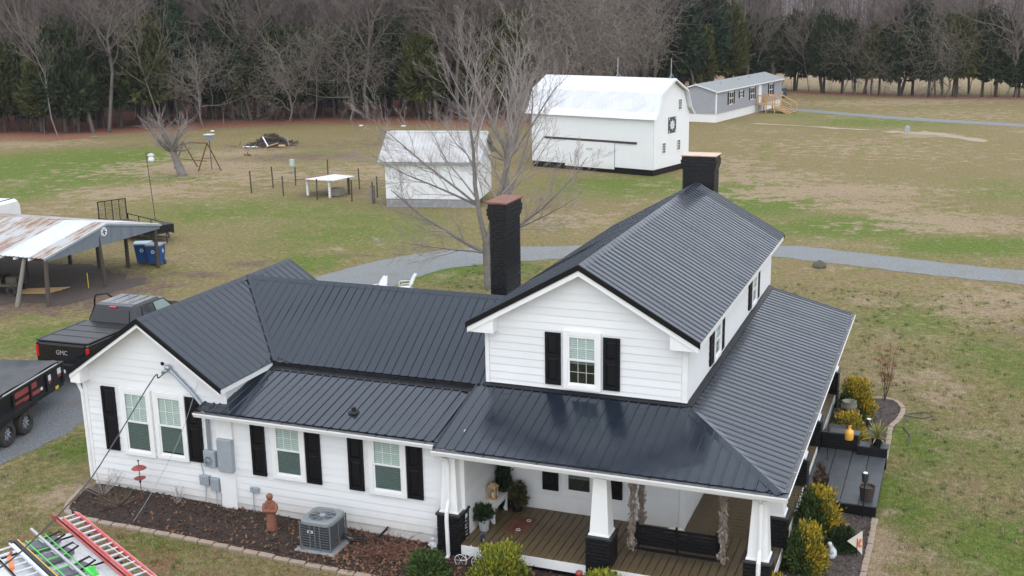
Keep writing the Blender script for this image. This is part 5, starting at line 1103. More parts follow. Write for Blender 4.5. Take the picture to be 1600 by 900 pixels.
# open door: hinged at the front, swung out
dM = Matrix.Translation((-1.0, 4.62, 0)) @ Matrix.Rotation(math.radians(-62), 4, 'Z')
mb = MB(); mb.box(-.04, .04, -1.12, 0, .52, 1.22, dM); dr = mb.build('door', CARBLACK, T, bevel=.02)
mb = MB(); mb.tube([dM @ Vector(p) for p in ((0, -1.10, 1.2), (.06, -1.06, 1.62), (.10, -.98, 1.78), (.10, -.62, 1.80), (.02, -.05, 1.25))], .035, 6); mb.build('window_frame', BLKMETAL, dr)
# ------------------------------------------------------------------ black dump trailer behind the truck
TR = thing('dump_trailer', 'black tandem-axle dump trailer with tarp cover and red striped sides', 'trailer', (-16.72, 2.55, .14), world=False, rz=.235)
mb = MB(); mb.box(-1.0, 1.0, -5.0, 0, .58, .72).box(.94, 1.0, -5.0, 0, .72, 1.30).box(-1.0, -.94, -5.0, 0, .72, 1.30).box(-.94, .94, -.06, 0, .72, 1.30); mb.build('dump_box', BLKMETAL, TR, bevel=.008)
mb = MB(); mb.box(.96, 1.06, -5.0, .03, 1.29, 1.37).box(-1.06, -.96, -5.0, .03, 1.29, 1.37).box(-.96, .96, -.05, .03, 1.29, 1.37); mb.build('top_rail', BLKMETAL, TR, bevel=.008)
mb = MB()
for k in range(6): y_ = -.05-k*.95; mb.box(1.001, 1.05, y_-.05, y_+.05, .72, 1.29)
mb.build('side_stake', BLKMETAL, TR)
mb = MB(); N1, N2 = 10, 14
vs = [(-.94+1.88*i/N1, -5+4.93*j/N2, 1.40-.10*math.sin(PI*i/N1)*abs(math.sin(j*.9))+.02*math.sin(i*2.1+j)) for j in range(N2+1) for i in range(N1+1)]
mb.add(vs, [(j*(N1+1)+i, j*(N1+1)+i+1, (j+1)*(N1+1)+i+1, (j+1)*(N1+1)+i) for j in range(N2) for i in range(N1)]); mb.build('tarp', TONNEAU, TR, smooth=True)
mb = MB(); mb.box(1.02, 1.055, -3.4, -.35, 1.372, 1.40); mb.build('tarp_bow', ALU, TR)
PRINT = [('red_decal', REDSIGN, -2.75, -1.55, 1.06, 1.24), ('red_decal', REDSIGN, -2.8, -1.40, .84, .96), ('white_decal', CLEAR, -1.02, -.72, 1.0, 1.18), ('white_decal', CLEAR, -.32, -.10, 1.04, 1.22), ('red_decal', REDSIGN, -1.0, -.74, .90, .985), ('red_decal', REDSIGN, -.31, -.11, .94, 1.03), ('white_decal', CLEAR, -1.36, -1.24, .86, .95), ('yellow_decal', YELLOW, -.52, -.34, .60, .70), ('white_decal', CLEAR, .0, .03, .9, 1.0)]
for nm, m_, y0, y1, z0, z1 in PRINT: mb = MB(); mb.box(1.0, 1.006, y0, y1, z0, z1); mb.build(nm, m_, TR)
mb = MB(); mb.box(1.0005, 1.012, -.06, .0, 1.12, 1.16); mb.build('marker_light', ORANGE, TR)
mb = MB(); mb.prism([(1.0, -4.35, .78), (1.0, -4.15, .88), (1.0, -2.35, .88), (1.0, -2.15, .78), (1.0, -2.15, .74), (1.0, -4.35, .74)], (.34, 0, 0)); mb.build('fender', BLKMETAL, TR)
for y_ in (-3.72, -2.75): 
    for s in (-1, 1): wheel(TR, s*1.17, y_, .36, .37, .24, s, 8, rimmat=mat('dark_steel_rim', (.025, .024, .023), .5))
mb = MB(); mb.box(-.5, -.4, 0, .9, .50, .60).box(.4, .5, 0, .9, .50, .60); mb.prism([(-.5, .85, .5), (.5, .85, .5), (.06, 1.7, .5), (-.06, 1.7, .5)], (0, 0, .09)); mb.build('tongue', BLKMETAL, TR)
mb = MB(); mb.box(-.35, .35, .1, .6, .6, 1.05); mb.build('tool_box', BLKMETAL, TR, bevel=.02); mb = MB(); mb.box(.72, .98, .04, .20, .92, 1.02); mb.build('clearance_lamp', CLEAR, TR)
# ------------------------------------------------------------------ white van at the bottom left and what lies on it
VN = thing('work_van', 'white van roof at the lower left loaded with ladders and racks', 'van', (-6.25, -8.5, .0), world=False, rz=math.radians(-27))
# local x along the van (0 = end nearest the house), y across (+ towards the house)
loft([[(x, -.98, .35), (x, .98, .35), (x, 1.0, 1.2), (x, .92-i_, 2.02-z_), (x, .80-i_, 2.14-z_), (x, -.80+i_, 2.14-z_), (x, -.92+i_, 2.02-z_), (x, -1.0, 1.2)] for x, i_, z_ in ((0, .04, .06), (.1, 0, 0), (4.4, 0, 0), (4.5, .04, .06))], 'body', VANW, VN)
for k in range(9): mb = MB(); y_ = -.68+k*.17; mb.box(.15, 4.35, y_-.02, y_+.02, 2.138, 2.152); mb.build('roof_rib', VANW, VN)
for x in (.5, 2.0, 3.5): mb = MB(); mb.tube([(x, -.95, 2.1), (x, -.9, 2.24), (x, .9, 2.24), (x, .95, 2.1)], .022, 6); mb.build('roof_bar', BLKMETAL, VN)
mb = MB(); mb.box(-.02, .0, -.7, -.05, 1.3, 1.9).box(-.02, .0, .05, .7, 1.3, 1.9); mb.build('rear_window', GLASSDK, VN)
for s in (-1, 1): wheel(VN, .9, s*.88, .36, .36, .22, s) ; 
for o in [c for c in VN.children if c.name.startswith('wheel')]: o.matrix_local = Matrix.Translation((.9, .88 if o.name == 'wheel' else -.88, .36)) @ Matrix.Rotation(PI/2, 4, 'Z') @ Matrix.Translation((-.9, -.88, -.36))
def vp(x, y, z): return RZ(math.radians(-27), (-6.25, -8.5, 0)) @ Vector((x, y, z))
def ladder(name, label, M, L_, w_, rails, rungs, step, second=True, rw=.085):
    t = thing(name, label, 'ladder', M.translation, world=False); t.rotation_euler = M.to_euler()
    for s in (0, 1):
        y_ = s*w_; mb = MB(); mb.box(0, L_, y_-.014, y_+.014, 0, rw).box(0, L_, *(sorted((y_-.014, y_+(.035 if s == 0 else -.035)))), rw-.012, rw).box(0, L_, *(sorted((y_-.014, y_+(.035 if s == 0 else -.035)))), 0, .012); mb.build('rail', rails, t)
        if second: mb = MB(); y2 = y_+(.045 if s == 0 else -.045); mb.box(.35, L_, y2-.012, y2+.012, rw+.012, rw*2); mb.build('fly_rail', rails, t)
    x = .12; k = 0
    while x < L_-.05:
        mb = MB(); mb.tube([(x, .01, rw*.5), (x, w_-.01, rw*.5)], .021, 7); mb.build('rung', rungs, t)
        if second and x > .3: mb = MB(); mb.tube([(x+step*.5, .05, rw*1.5), (x+step*.5, w_-.05, rw*1.5)], .021, 7); mb.build('rung', rungs, t)
        x += step
    for s in (0, 1): mb = MB(); mb.box(-.09, .06, s*w_-.03, s*w_+.03, -.02, rw+.02); mb.build('foot', BLKMETAL if s else REDSIGN, t)
    return t
LD = ladder('extension_ladder', 'red fibreglass extension ladder with aluminium rungs on the van roof', Matrix.Translation(vp(-.42, .62, 2.27)) @ Matrix.Rotation(math.radians(-27.5), 4, 'Z'), 4.9, .40, REDFG, ALU, .26)
mb = MB(); mb.tube([(2.2, .2, .18), (4.3, .3, .18)], .008, 4); mb.build('rope', CREAM, LD)
ladder('aluminium_ladder', 'bare aluminium ladder with thin rails at the left edge of the van roof', Matrix.Translation(vp(.15, -.86, 2.28)) @ Matrix.Rotation(math.radians(-27.5), 4, 'Z'), 4.5, .42, ALU, ALU, .28, second=False, rw=.06)
def bar(name, label, x0, x1, y, z, r_, m_, cat, square=False, group=None):
    t = MB()
    if square: 
        M = RZ(math.radians(-27), (-6.25, -8.5, 0)); t.box(x0, x1, y-r_, y+r_, z-r_, z+r_, M)
    else: t.tube([vp(x0, y, z), vp(x1, y, z)], r_, 8)
    return tag(t.build(name, m_), label, cat, group)
bar('aluminium_pole', 'long bare aluminium pole lying over the green racks on the van', .0, 4.6, .0, 2.42, .03, ALU, 'pole')
bar('black_pole', 'black square pole with a yellow edge lying on the van roof', .1, 4.6, -.36, 2.31, .035, BLKMETAL, 'pole', True)
bar('yellow_pole', 'thin yellow strip beside the black pole on the van roof', .1, 4.6, -.31, 2.33, .011, YELLOW, 'pole', True)
bar('white_pole', 'white pipe between the black pole and the aluminium ladder', .12, 4.6, -.45, 2.31, .04, WMETAL, 'pole')
for k, (x, lab) in enumerate(((.28, 'grey folded plastic bracket nearest the end of the van roof'), (.95, 'grey folded plastic bracket in the middle of the van roof'), (1.75, 'grey folded plastic bracket beside the green frame'))):
    t = thing('ladder_bracket', lab, 'bracket', vp(x, .02, 2.16), 'grey brackets on the van roof', world=False, rz=math.radians(-27))
    mb = MB(); mb.prism([(0, -.35, .03), (.34, -.35, .03), (.38, .1, .03), (.25, .36, .03), (.02, .30, .03)], (0, 0, .10)); mb.build('tray', CARGREY, t, bevel=.02)
    mb = MB(); mb.tube([(.05, .1, .13), (.12, .38, .22), (.34, .40, .22), (.36, .1, .13)], .022, 6); mb.build('arm', BLKMETAL, t)
    mb = MB(); mb.tube([(.0, -.3, .15), (.3, -.28, .16)], .016, 5); mb.tube([(.02, .0, .15), (.3, .0, .16)], .016, 5); mb.build('cross_rod', ALU, t)
t = thing('green_rack', 'bright green steel frame of a ladder rack lying on the van roof', 'rack', vp(.35, -.08, 2.38), world=False, rz=math.radians(-27))
mb = MB(); mb.tube([(0, -.16, 0), (2.6, -.16, 0)], .011, 6); mb.tube([(0, .22, 0), (2.6, .22, 0)], .011, 6); mb.build('long_rail', GREEN, t)
for k in range(5): mb = MB(); x = .1+k*.5; mb.tube([(x, -.16, 0), (x, .22, 0)], .010, 6); mb.build('cross_bar', GREEN, t)
mb = MB(); mb.box(1.95, 2.3, .20, .34, -.03, .03); mb.prism([(1.9, .26, 0), (2.3, .26, 0), (2.3, .26, .18)], (0, .04, 0)); mb.build('hook_plate', GREEN, t, bevel=.01)
t = thing('orange_clamp', 'orange plastic clamp lying at the left of the van roof', 'clamp', vp(.85, -.72, 2.34), world=False, rz=math.radians(-40))
mb = MB(); mb.box(0, .5, -.04, .04, 0, .07); mb.build('jaw', ORANGE, t, bevel=.01); mb = MB(); mb.tube([(.0, 0, .04), (-.12, .05, .08)], .03, 6); mb.build('handle', REDSIGN, t)
# ------------------------------------------------------------------ carport
CP = thing('carport', 'open carport with rust-streaked tin roof, dark posts and blue-grey gable', 'carport', (-30, 16.3, .04))
CX0, CX1 = -41.0, -25.35; EYF, EYB, RYC = 12.55, 20.35, 16.55; ezf, ezb, rz_ = 2.08, 2.12, 2.86
def tin(name, y0, z0, y1, z1):
    roof([(CX0, y0, z0), (CX1, y0, z0), (CX1, y1, z1), (CX0, y1, z1)], (1, 0, 0), owner=CP, mt=RUSTROOF, sheet=.78)
def fix_tin():
    tin('f', EYF, ezf, RYC, rz_); tin('b', EYB, ezb, RYC, rz_)
fix_tin()
BARE = mat('new_bright_tin', (.66, .68, .72), .4, var=(.56, .58, .62), scale=2)
for o in [c for c in CP.children if c.name.startswith('roof_panel')]:
    if abs(sum(v.co.x for v in o.data.vertices)/len(o.data.vertices)+ORG[o.name].x+27.0) < .5: o.data.materials[0] = BARE
n = 11; yy = np.linspace(EYF+.1, EYB-.1, n+1)
for a, b in zip(yy[:-1], yy[1:]):
    top = lambda y_: (ezf+(rz_-ezf)*(y_-EYF)/(RYC-EYF) if y_ < RYC else rz_+(ezb-rz_)*(y_-RYC)/(EYB-RYC))-.05
    bot = lambda y_: ezf-.16
    mb = MB(); P = [(CX1-.06, a+.004, bot(a)), (CX1-.06, b-.004, bot(b)), (CX1-.06, b-.004, max(top(b), bot(b)+.05)), (CX1-.06, a+.004, max(top(a), bot(a)+.05))]
    if a < RYC < b: P.insert(3, (CX1-.06, RYC, rz_-.05))
    mb.prism(P, (.025, 0, 0)); mb.build('gable_board', mat('blue_grey_board', (.17, .20, .23), .75, var=(.13, .155, .18), scale=3, stretch=(1, 1, .3)), CP)
mb = MB(); mb.prism([(CX1-.02, EYF, ezf-.0), (CX1-.02, RYC, rz_+.0), (CX1-.02, RYC, rz_-.09), (CX1-.02, EYF, ezf-.09)], (.03, 0, 0)); mb.prism([(CX1-.02, RYC, rz_), (CX1-.02, EYB, ezb), (CX1-.02, EYB, ezb-.09), (CX1-.02, RYC, rz_-.09)], (.03, 0, 0)); mb.build('rake_board', GREYMETAL, CP)
k = 0
for x in np.arange(-40.5, -25.4, .8): mb = MB(); mb.box(x-.03, x+.03, EYF-.10, EYF+.25, ezf-.11, ezf-.025); mb.build('rafter_end', TRIM, CP); k += 1
mb = MB()
for y_ in (EYF+.25, RYC, EYB-.3): mb.box(CX0+.2, CX1-.1, y_-.06, y_+.06, (rz_ if y_ == RYC else ezf)-.2, (rz_ if y_ == RYC else ezf)-.03)
mb.build('beam', WOODDARK, CP)
for x, y_, m_ in ((-25.16, 12.3, 0), (-26.6, 11.95, 1), (-29.8, 12.3, 1), (-33, 12.3, 1), (-25.3, 16.04, 0), (-25.5, 20.0, 0), (-26.95, 19.6, 0), (-28.35, 19.2, 0), (-30.26, 19.36, 0), (-34, 19.4, 0), (-30, 16.2, 0), (-36, 12.4, 1)):
    mb = MB(); g = float(gz(x, y_)); top = ezf-.05 if y_ != 16.04 and y_ != 16.2 else rz_-.25; jx = rnd.uniform(-.05, .05); yt = min(max(y_, EYF+.2), EYB-.3); mb.tube([(x, y_, g-.2), (min(x, CX1-.12)+jx*.4, yt, top)], [.10, .085], 9); mb.build('post', WOODGREY if m_ else WOODDARK, CP)
M = Matrix.Translation((CX1-.03, 16.35, 2.52)) @ Matrix.Rotation(PI/2, 4, 'Y')
mb = MB(); mb.lathe([(.001, 0), (.20, 0), (.20, .02), (.001, .021)], n=22, M=M); em = mb.build('round_emblem', WMETAL, CP)
mb = MB(); MM = Matrix.Translation((CX1-.006, 16.35, 2.52))
for poly in ([(-.05, -.14), (.05, -.14), (.03, -.02), (-.03, -.02)], [(-.045, -.04), (.045, -.04), (.03, .06), (-.03, .06)], [(-.03, .05), (-.10, .13), (-.08, .14), (-.01, .06)], [(.03, .05), (.10, .13), (.08, .14), (.01, .06)], [(-.13, -.05), (-.06, -.02), (-.05, .03), (-.12, .01)], [(.13, -.05), (.06, -.02), (.05, .03), (.12, .01)]): mb.prism([MM @ Vector((0, a, b)) for a, b in poly], (.004, 0, 0))
mb.build('emblem_figure', BLKMETAL, em)
# bins
def bin_(label, loc, rz, lidm):
    t = thing('wheelie_bin', label, 'bin', loc, 'blue wheeled bins by the carport', world=False, rz=rz)
    mb = MB(); mb.frustum((0, 0), .10, 1.0, .28, .30, .36, .38); mb.build('bin_body', BLUEBIN, t, bevel=.03)
    mb = MB(); mb.prism([(-.39, -.40, 1.0), (-.39, .42, 1.0), (-.39, .40, 1.06), (-.39, .05, 1.11), (-.39, -.38, 1.06)], (.78, 0, 0)); mb.build('lid', lidm, t, bevel=.01)
    mb = MB(); mb.box(-.24, .24, .36, .44, .93, .98); mb.build('handle', BLUEBIN, t)
    for s in (-1, 1): wheel(t, s*.3, .24, .11, .12, .06, s, 4)
    # printed mark: three chasing arrows as plain white shapes
    mb = MB()
    for k in range(3):
        a = k*2*PI/3+PI/2
        for sx in ((.0, -.352),):
            c = Vector((.06*math.cos(a), 0, .06*math.sin(a))); d = Vector((-math.sin(a), 0, math.cos(a))); nn = Vector((math.cos(a), 0, math.sin(a)))
            mb.prism([Vector((0, -.352, .72))+c+d*p+nn*q for p, q in ((-.06, -.02), (.02, -.02), (.02, -.045), (.07, 0), (.02, .045), (.02, .02), (-.06, .02))], (0, -.012, 0))
    o = mb.build('printed_mark', CLEAR, t); o.rotation_euler = (0, 0, 0)
    o2 = o.copy(); COL.objects.link(o2); o2.parent = t; o2.rotation_euler = (0, 0, PI/2)
    return t
bin_('blue wheeled bin with a bright pale lid just inside the carport', (-26.8, 20.62, .03), .45, mat('sky_pale_lid', (.42, .58, .68), .25)); bin_('blue wheeled bin with a dull grey lid behind the corner post', (-25.95, 20.5, .03), .25, mat('dull_grey_lid', (.27, .28, .33), .45))
# cart and lumber under the far end of the carport
t = thing('garden_cart', 'dark utility cart parked under the left end of the carport', 'cart', (-28.9, 13.6, .05), world=False, rz=.3)
mb = MB(); mb.box(-.9, .9, -.45, .45, .40, .52).box(-.9, .2, -.45, -.40, .52, .8).box(-.9, .2, .40, .45, .52, .8).box(-.9, -.85, -.4, .4, .52, .8).box(.35, .85, -.35, .35, .52, .82); mb.build('body', mat('faded_olive_cart', (.05, .05, .035), .6, var=(.09, .07, .05), scale=6), t, bevel=.02)
for x in (-.6, .65):
    for s in (-1, 1): w_ = wheel(t, 0, 0, 0, .24, .16, s); w_.matrix_local = Matrix.Translation((x, s*.46, .24)) @ Matrix.Rotation(PI/2, 4, 'Z')
mb = MB(); mb.box(-.3, .25, -.3, .3, .75, .85); mb.build('seat', BLKMETAL, t, bevel=.03)
for k in range(6): tag((lambda m_: m_.build('lumber_board', PINE))(MB().xf(Matrix.Identity(4)).box(-.95, .95, -.05, .05, 0, .03, Matrix.Translation((-27.7+.06*k, 13.9+.16*k, .07+.012*k)) @ Matrix.Rotation(.35+.05*(k % 3), 4, 'Z'))), 'pale lumber board lying on the dirt under the carport', 'board', 'lumber under the carport')
mb = MB(); mb.tube([(-25.9, 15.6, .05), (-25.9, 15.6, .75)], .018, 6); tag(mb.build('marker_stake', YELLOW), 'thin yellow stake standing beside the middle carport post', 'stake')
# ------------------------------------------------------------------ white camper behind the carport
t = thing('camper_trailer', 'white camper trailer partly hidden behind the left of the carport roof', 'camper', (-43.3, 25.2, -.75), world=False, rz=.12)
prof = [(-1.1, .5), (1.1, .5), (1.1, 2.15), (.95, 2.4), (-.95, 2.4), (-1.1, 2.15)]
loft([[(x, y_, z) if z < 1 or not e_ else (x, y_*.96, z-.12) for y_, z in prof] for x, e_ in ((-5, 1), (-4.8, 0), (2.6, 0), (3.0, 0), (3.25, 1))], 'shell', WMETAL, t)
mb = MB(); mb.box(2.8, 2.98, -1.115, -1.1, .5, 2.3).box(2.8, 2.98, -.95, .95, 2.4, 2.412); mb.build('trim_band', BLKMETAL, t)
mb = MB(); mb.box(-4.8, 2.78, -1.106, -1.1, .6, 2.1); mb.build('side_panel', mat('pale_blue_panel', (.50, .56, .60), .4), t)
for x in (-1.2, -.3): 
    for s in (-1, 1): w_ = wheel(t, 0, 0, 0, .34, .2, s); w_.matrix_local = Matrix.Translation((x, s*1.0, .34)) @ Matrix.Rotation(PI/2, 4, 'Z')
# ------------------------------------------------------------------ utility trailer with raised ramp
t = thing('utility_trailer', 'black open utility trailer with its mesh ramp gate raised', 'trailer', (-31.6, 26.1, .0), world=False, rz=-.42)
mb = MB(); mb.box(-2.7, 2.5, -.85, .85, .48, .56); mb.build('deck', WOODDARK, t)
mb = MB()
for y_ in (-.87, .87): mb.box(-2.7, 2.5, y_-.025, y_+.025, .42, .52); mb.box(-2.7, 2.5, y_-.02, y_+.02, .84, .88); [mb.box(x-.02, x+.02, y_-.02, y_+.02, .52, .84) for x in (-2.68, -1.4, 0, 1.3, 2.48)]
mb.box(2.46, 2.5, -.85, .85, .84, .88); mb.build('side_rail', BLKMETAL, t)
mb = MB(); mb.box(1.9, 2.6, -.85, .85, .56, .95); mb.build('front_box', BLKMETAL, t, bevel=.02)
mb = MB(); mb.tube([(2.5, -.5, .46), (3.6, 0, .46)], .04, 6); mb.tube([(2.5, .5, .46), (3.6, 0, .46)], .04, 6); mb.tube([(3.3, 0, .1), (3.3, 0, .9)], .03, 6); mb.build('tongue', BLKMETAL, t)
for y_ in (-1, 1): w_ = wheel(t, 0, 0, 0, .33, .2, y_); w_.matrix_local = Matrix.Translation((-.2, y_*.98, .33)) @ Matrix.Rotation(PI/2, 4, 'Z')
gt = MB(); gt.box(-2.74, -2.70, -.85, -.80, .5, 1.75).box(-2.74, -2.70, .80, .85, .5, 1.75).box(-2.74, -2.70, -.8, .8, 1.70, 1.75).box(-2.74, -2.70, -.8, .8, .5, .55)
gt = gt.build('ramp_gate', BLKMETAL, t)
for k in range(1, 4): mb = MB(); y_ = -.83+k*.415; mb.box(-2.735, -2.705, y_-.018, y_+.018, .55, 1.70); mb.build('gate_bar', BLKMETAL, gt)
mb = MB()
for k in range(12): z = .6+k*.09; mb.box(-2.724, -2.718, -.8, .8, z, z+.012)
for k in range(18): y_ = -.78+k*.09; mb.box(-2.723, -2.719, y_, y_+.01, .55, 1.7)
mb.build('gate_mesh', BLKMETAL, gt)
# lawn chairs behind the wing
ch = thing('lawn_chair', 'white shell-back metal lawn chair nearer the big bare tree', 'chair', (-11.4, 18.5, .06), 'white lawn chairs by the driveway', world=False, rz=2.2)
mb = MB(); n = 9; vs = []
for i in range(6):
    z = .42+.11*i; hw = .25*math.sin(.75+i*.37)
    for j in range(n): a = (j/(n-1)-.5); vs.append((2*a*hw, -.22-.05*i+.10*(2*a)**2, z+(.03*math.cos(a*PI*5) if i == 5 else 0)))
mb.add(vs, [(i*n+j, i*n+j+1, (i+1)*n+j+1, (i+1)*n+j) for i in range(5) for j in range(n-1)]); b_ = mb.build('backrest', WMETAL, ch, smooth=True)
md = b_.modifiers.new('t', 'SOLIDIFY'); md.thickness = .012
mb = MB(); mb.box(-.25, .25, -.22, .26, .40, .42); mb.build('seat', WMETAL, ch, bevel=.008)
for s in (-1, 1):
    mb = MB(); mb.tube([(.27*s, .30, 0), (.27*s, .27, .60), (.28*s, .2, .64), (.28*s, -.26, .62)], .018, 6); mb.build('armrest', WMETAL, ch); mb = MB(); mb.tube([(.27*s, .30, .02), (.26*s, -.4, .02), (.24*s, -.25, .4)], .018, 6); mb.build('leg', WMETAL, ch)
dup(ch, (-12.25, 17.6, .06), 2.75, 1, 'white shell-back metal lawn chair farther left, nearer the cross gable')
# ------------------------------------------------------------------ barn
BU, BV = Vector((.965, -.262, 0)), Vector((.262, .965, 0)); BO = Vector((-9.83, 54.4, 0))-BU*10.4
BARN = thing('barn', 'white gambrel-roofed barn with black foundation and quilt square', 'barn', BO)
def bp(u, v, z): return BO+BU*u+BV*v+Vector((0, 0, z))
BL_, BD = 10.4, 5.2
GP = [(-.32, 3.98), (.20, 4.45), (.75, 5.72), (BD/2, 6.62), (BD-.75, 5.72), (BD-.20, 4.45), (BD+.32, 3.98)]
def bprism(poly, d, name, mt, parent=BARN, **k): mb = MB(); mb.prism(poly, d); return mb.build(name, mt, parent, **k)
bprism([bp(0, 0, .45), bp(0, BD, .45), bp(0, BD, 4.1), bp(0, BD-.28, 4.45), bp(0, BD-.8, 5.62), bp(0, BD/2, 6.5), bp(0, .8, 5.62), bp(0, .28, 4.45), bp(0, 0, 4.1)], BU*BL_, 'wall', WHITE)
bprism([bp(.05, .05, -.2), bp(.05, BD-.05, -.2), bp(.05, BD-.05, .5), bp(.05, .05, .5)], BU*(BL_-.1), 'foundation', BLACK)
def bboard(u0, u1, v, z0, h, face):
    mb = MB()
    if face == 0: mb.prism([bp(u0, -.012, z0), bp(u0, -.03, z0), bp(u0, -.016, z0+h), bp(u0, -.012, z0+h)], BU*(u1-u0))
    else: mb.prism([bp(BL_+.012, u0, z0), bp(BL_+.03, u0, z0), bp(BL_+.016, u0, z0+h), bp(BL_+.012, u0, z0+h)], BV*(u1-u0))
    return mb
z = .45; mb = MB(); mg = MB()
def gw(z):
    """half-open run of the gable at height z"""
    pts = [(0, 4.1), (.28, 4.45), (.8, 5.62), (BD/2, 6.5)]
    return float(np.interp(z, [p[1] for p in pts], [p[0] for p in pts])) if z > 4.1 else 0
while z < 6.4:
    if z < 4.0:
        q = bboard(0, BL_, 0, z, .155, 0); o = len(mb.v); mb.v += q.v; mb.f += [tuple(i+o for i in f) for f in q.f]; mb.mi += q.mi
    a = gw(z+.155); q = bboard(a, BD-a, 0, z, .155, 1); o = len(mg.v); mg.v += q.v; mg.f += [tuple(i+o for i in f) for f in q.f]; mg.mi += q.mi
    z += .16
mb.build('siding', WHITE, BARN)['kind'] = 'stuff'; mg.build('siding', WHITE, BARN)['kind'] = 'stuff'
for (v0, z0), (v1, z1) in zip(GP[:-1], GP[1:]):
    P = [bp(-.45, v0, z0), bp(BL_+.35, v0, z0), bp(BL_+.35, v1, z1), bp(-.45, v1, z1)]
    roof([tuple(p) for p in P], tuple(BU), owner=BARN, mt=BARNROOF, sheet=.82)
mb = MB()
for (v0, z0), (v1, z1) in zip(GP[:-1], GP[1:]): mb.prism([bp(BL_+.33, v0, z0-.10), bp(BL_+.33, v1, z1-.10), bp(BL_+.33, v1, z1-.01), bp(BL_+.33, v0, z0-.01)], BU*.03)
mb.build('rake_board', TRIM, BARN)
bprism([bp(-.45, BD/2-.15, 6.56), bp(-.45, BD/2, 6.665), bp(-.45, BD/2+.15, 6.56)], BU*(BL_+.8), 'ridge_cap', BARNROOF)
mb = MB(); mb.prism([bp(1.2, -.10, 2.2), bp(1.2, -.02, 2.2), bp(1.2, -.02, 2.34), bp(1.2, -.12, 2.34)], BU*7.9); mb.build('door_rail', mat('dark_rail_wood', (.06, .05, .045), .8), BARN)
dd = bprism([bp(3.0, -.06, .28), bp(3.0, -.032, .28), bp(3.0, -.032, 2.2), bp(3.0, -.06, 2.2)], BU*4.25, 'sliding_door', WHITE)
mb = MB()
for k in range(12): mb.prism([bp(3.0, -.074, .30+k*.158), bp(3.0, -.061, .30+k*.158), bp(3.0, -.061, .45+k*.158), bp(3.0, -.064, .45+k*.158)], BU*4.25)
mb.build('door_board', WHITE, dd)['kind'] = 'stuff'
mb = MB(); mb.prism([bp(7.25, -.066, .45), bp(7.25, -.03, .45), bp(7.25, -.03, 2.2), bp(7.25, -.066, 2.2)], BU*.03); mb.build('door_edge', GREYMETAL, BARN)
for v, z, w_, h in ((3.75, 4.75, .42, .68), (1.45, 1.85, .42, .68), (3.62, 1.85, .42, .68)):
    mb = MB(); P = lambda a, b: bp(BL_+.03, v-w_/2+a, z-h/2+b)
    for a0, a1, b0, b1 in ((-.06, 0, -.06, h+.06), (w_, w_+.06, -.06, h+.06), (0, w_, -.06, 0), (0, w_, h, h+.06)): mb.prism([P(a0, b0), P(a1, b0), P(a1, b1), P(a0, b1)], BU*.035)
    f_ = mb.build('window', TRIM, BARN); mb = MB(); mb.prism([P(0, 0), P(w_, 0), P(w_, h), P(0, h)], BU*.012); mb.build('pane', mat('dark_old_glass', (.05, .055, .06), .15), f_)
    mb = MB(); mb.prism([P(w_/2-.015, 0), P(w_/2+.015, 0), P(w_/2+.015, h), P(w_/2-.015, h)], BU*.02); [mb.prism([P(0, h*k/4-.012), P(w_, h*k/4-.012), P(w_, h*k/4+.012), P(0, h*k/4+.012)], BU*.018) for k in (1, 2, 3)]; mb.build('muntin', TRIM, f_)
# quilt square: plain star of pale diamonds on slate
qv, qz, qs = 2.6, 3.38, .56; P = lambda a, b: bp(BL_+.03, qv+a, qz+b)
mb = MB(); mb.prism([P(-qs, -qs), P(qs, -qs), P(qs, qs), P(-qs, qs)], BU*.03); q_ = mb.build('quilt_square', mat('slate_painted_board', (.045, .055, .065), .5), BARN)
mb = MB(); U3 = BU*.032
for k in range(8):
    a = k*PI/4; c, s = math.cos(a), math.sin(a); c1, s1 = math.cos(a+PI/8), math.sin(a+PI/8); c0, s0 = math.cos(a-PI/8), math.sin(a-PI/8)
    mb.prism([P(.06*c, .06*s)+U3, P(.24*c0, .24*s0)+U3, P(.40*c, .40*s)+U3, P(.24*c1, .24*s1)+U3], BU*.008)
for sx in (-1, 1):
    for sy in (-1, 1): mb.prism([P(sx*.50, sy*.50)+U3, P(sx*.34, sy*.50)+U3, P(sx*.50, sy*.34)+U3], BU*.008)
mb.prism([P(-.07, -.07)+U3, P(.07, -.07)+U3, P(.07, .07)+U3, P(-.07, .07)+U3], BU*.010)
mb.build('quilt_star', WMETAL, q_)
for u in (5.9, 10.3):
    mb = MB(); mb.tube([bp(u, BD/2, 6.6), bp(u, BD/2, 8.05)], .028, 5); mb.ball(tuple(bp(u, BD/2, 7.45)), .05, 6); [mb.tube([bp(u, BD/2, 7.0), bp(u+dx, BD/2+dy, 6.6)], .015, 4) for dx, dy in ((.25, .1), (-.25, .1), (0, -.25))]; mb.build('lightning_rod', GREYMETAL, BARN)
mb = MB()
for k, x in enumerate((4.9, 5.05, 5.2, 5.33)): mb.prism([bp(x, -.085, 1.55), bp(x+.07, -.085, 1.55), bp(x+.07, -.085, 1.72), bp(x+.03, -.085, 1.66), bp(x, -.085, 1.72)], BV*.008)
mb.build('door_marking', GREYMETAL, dd)
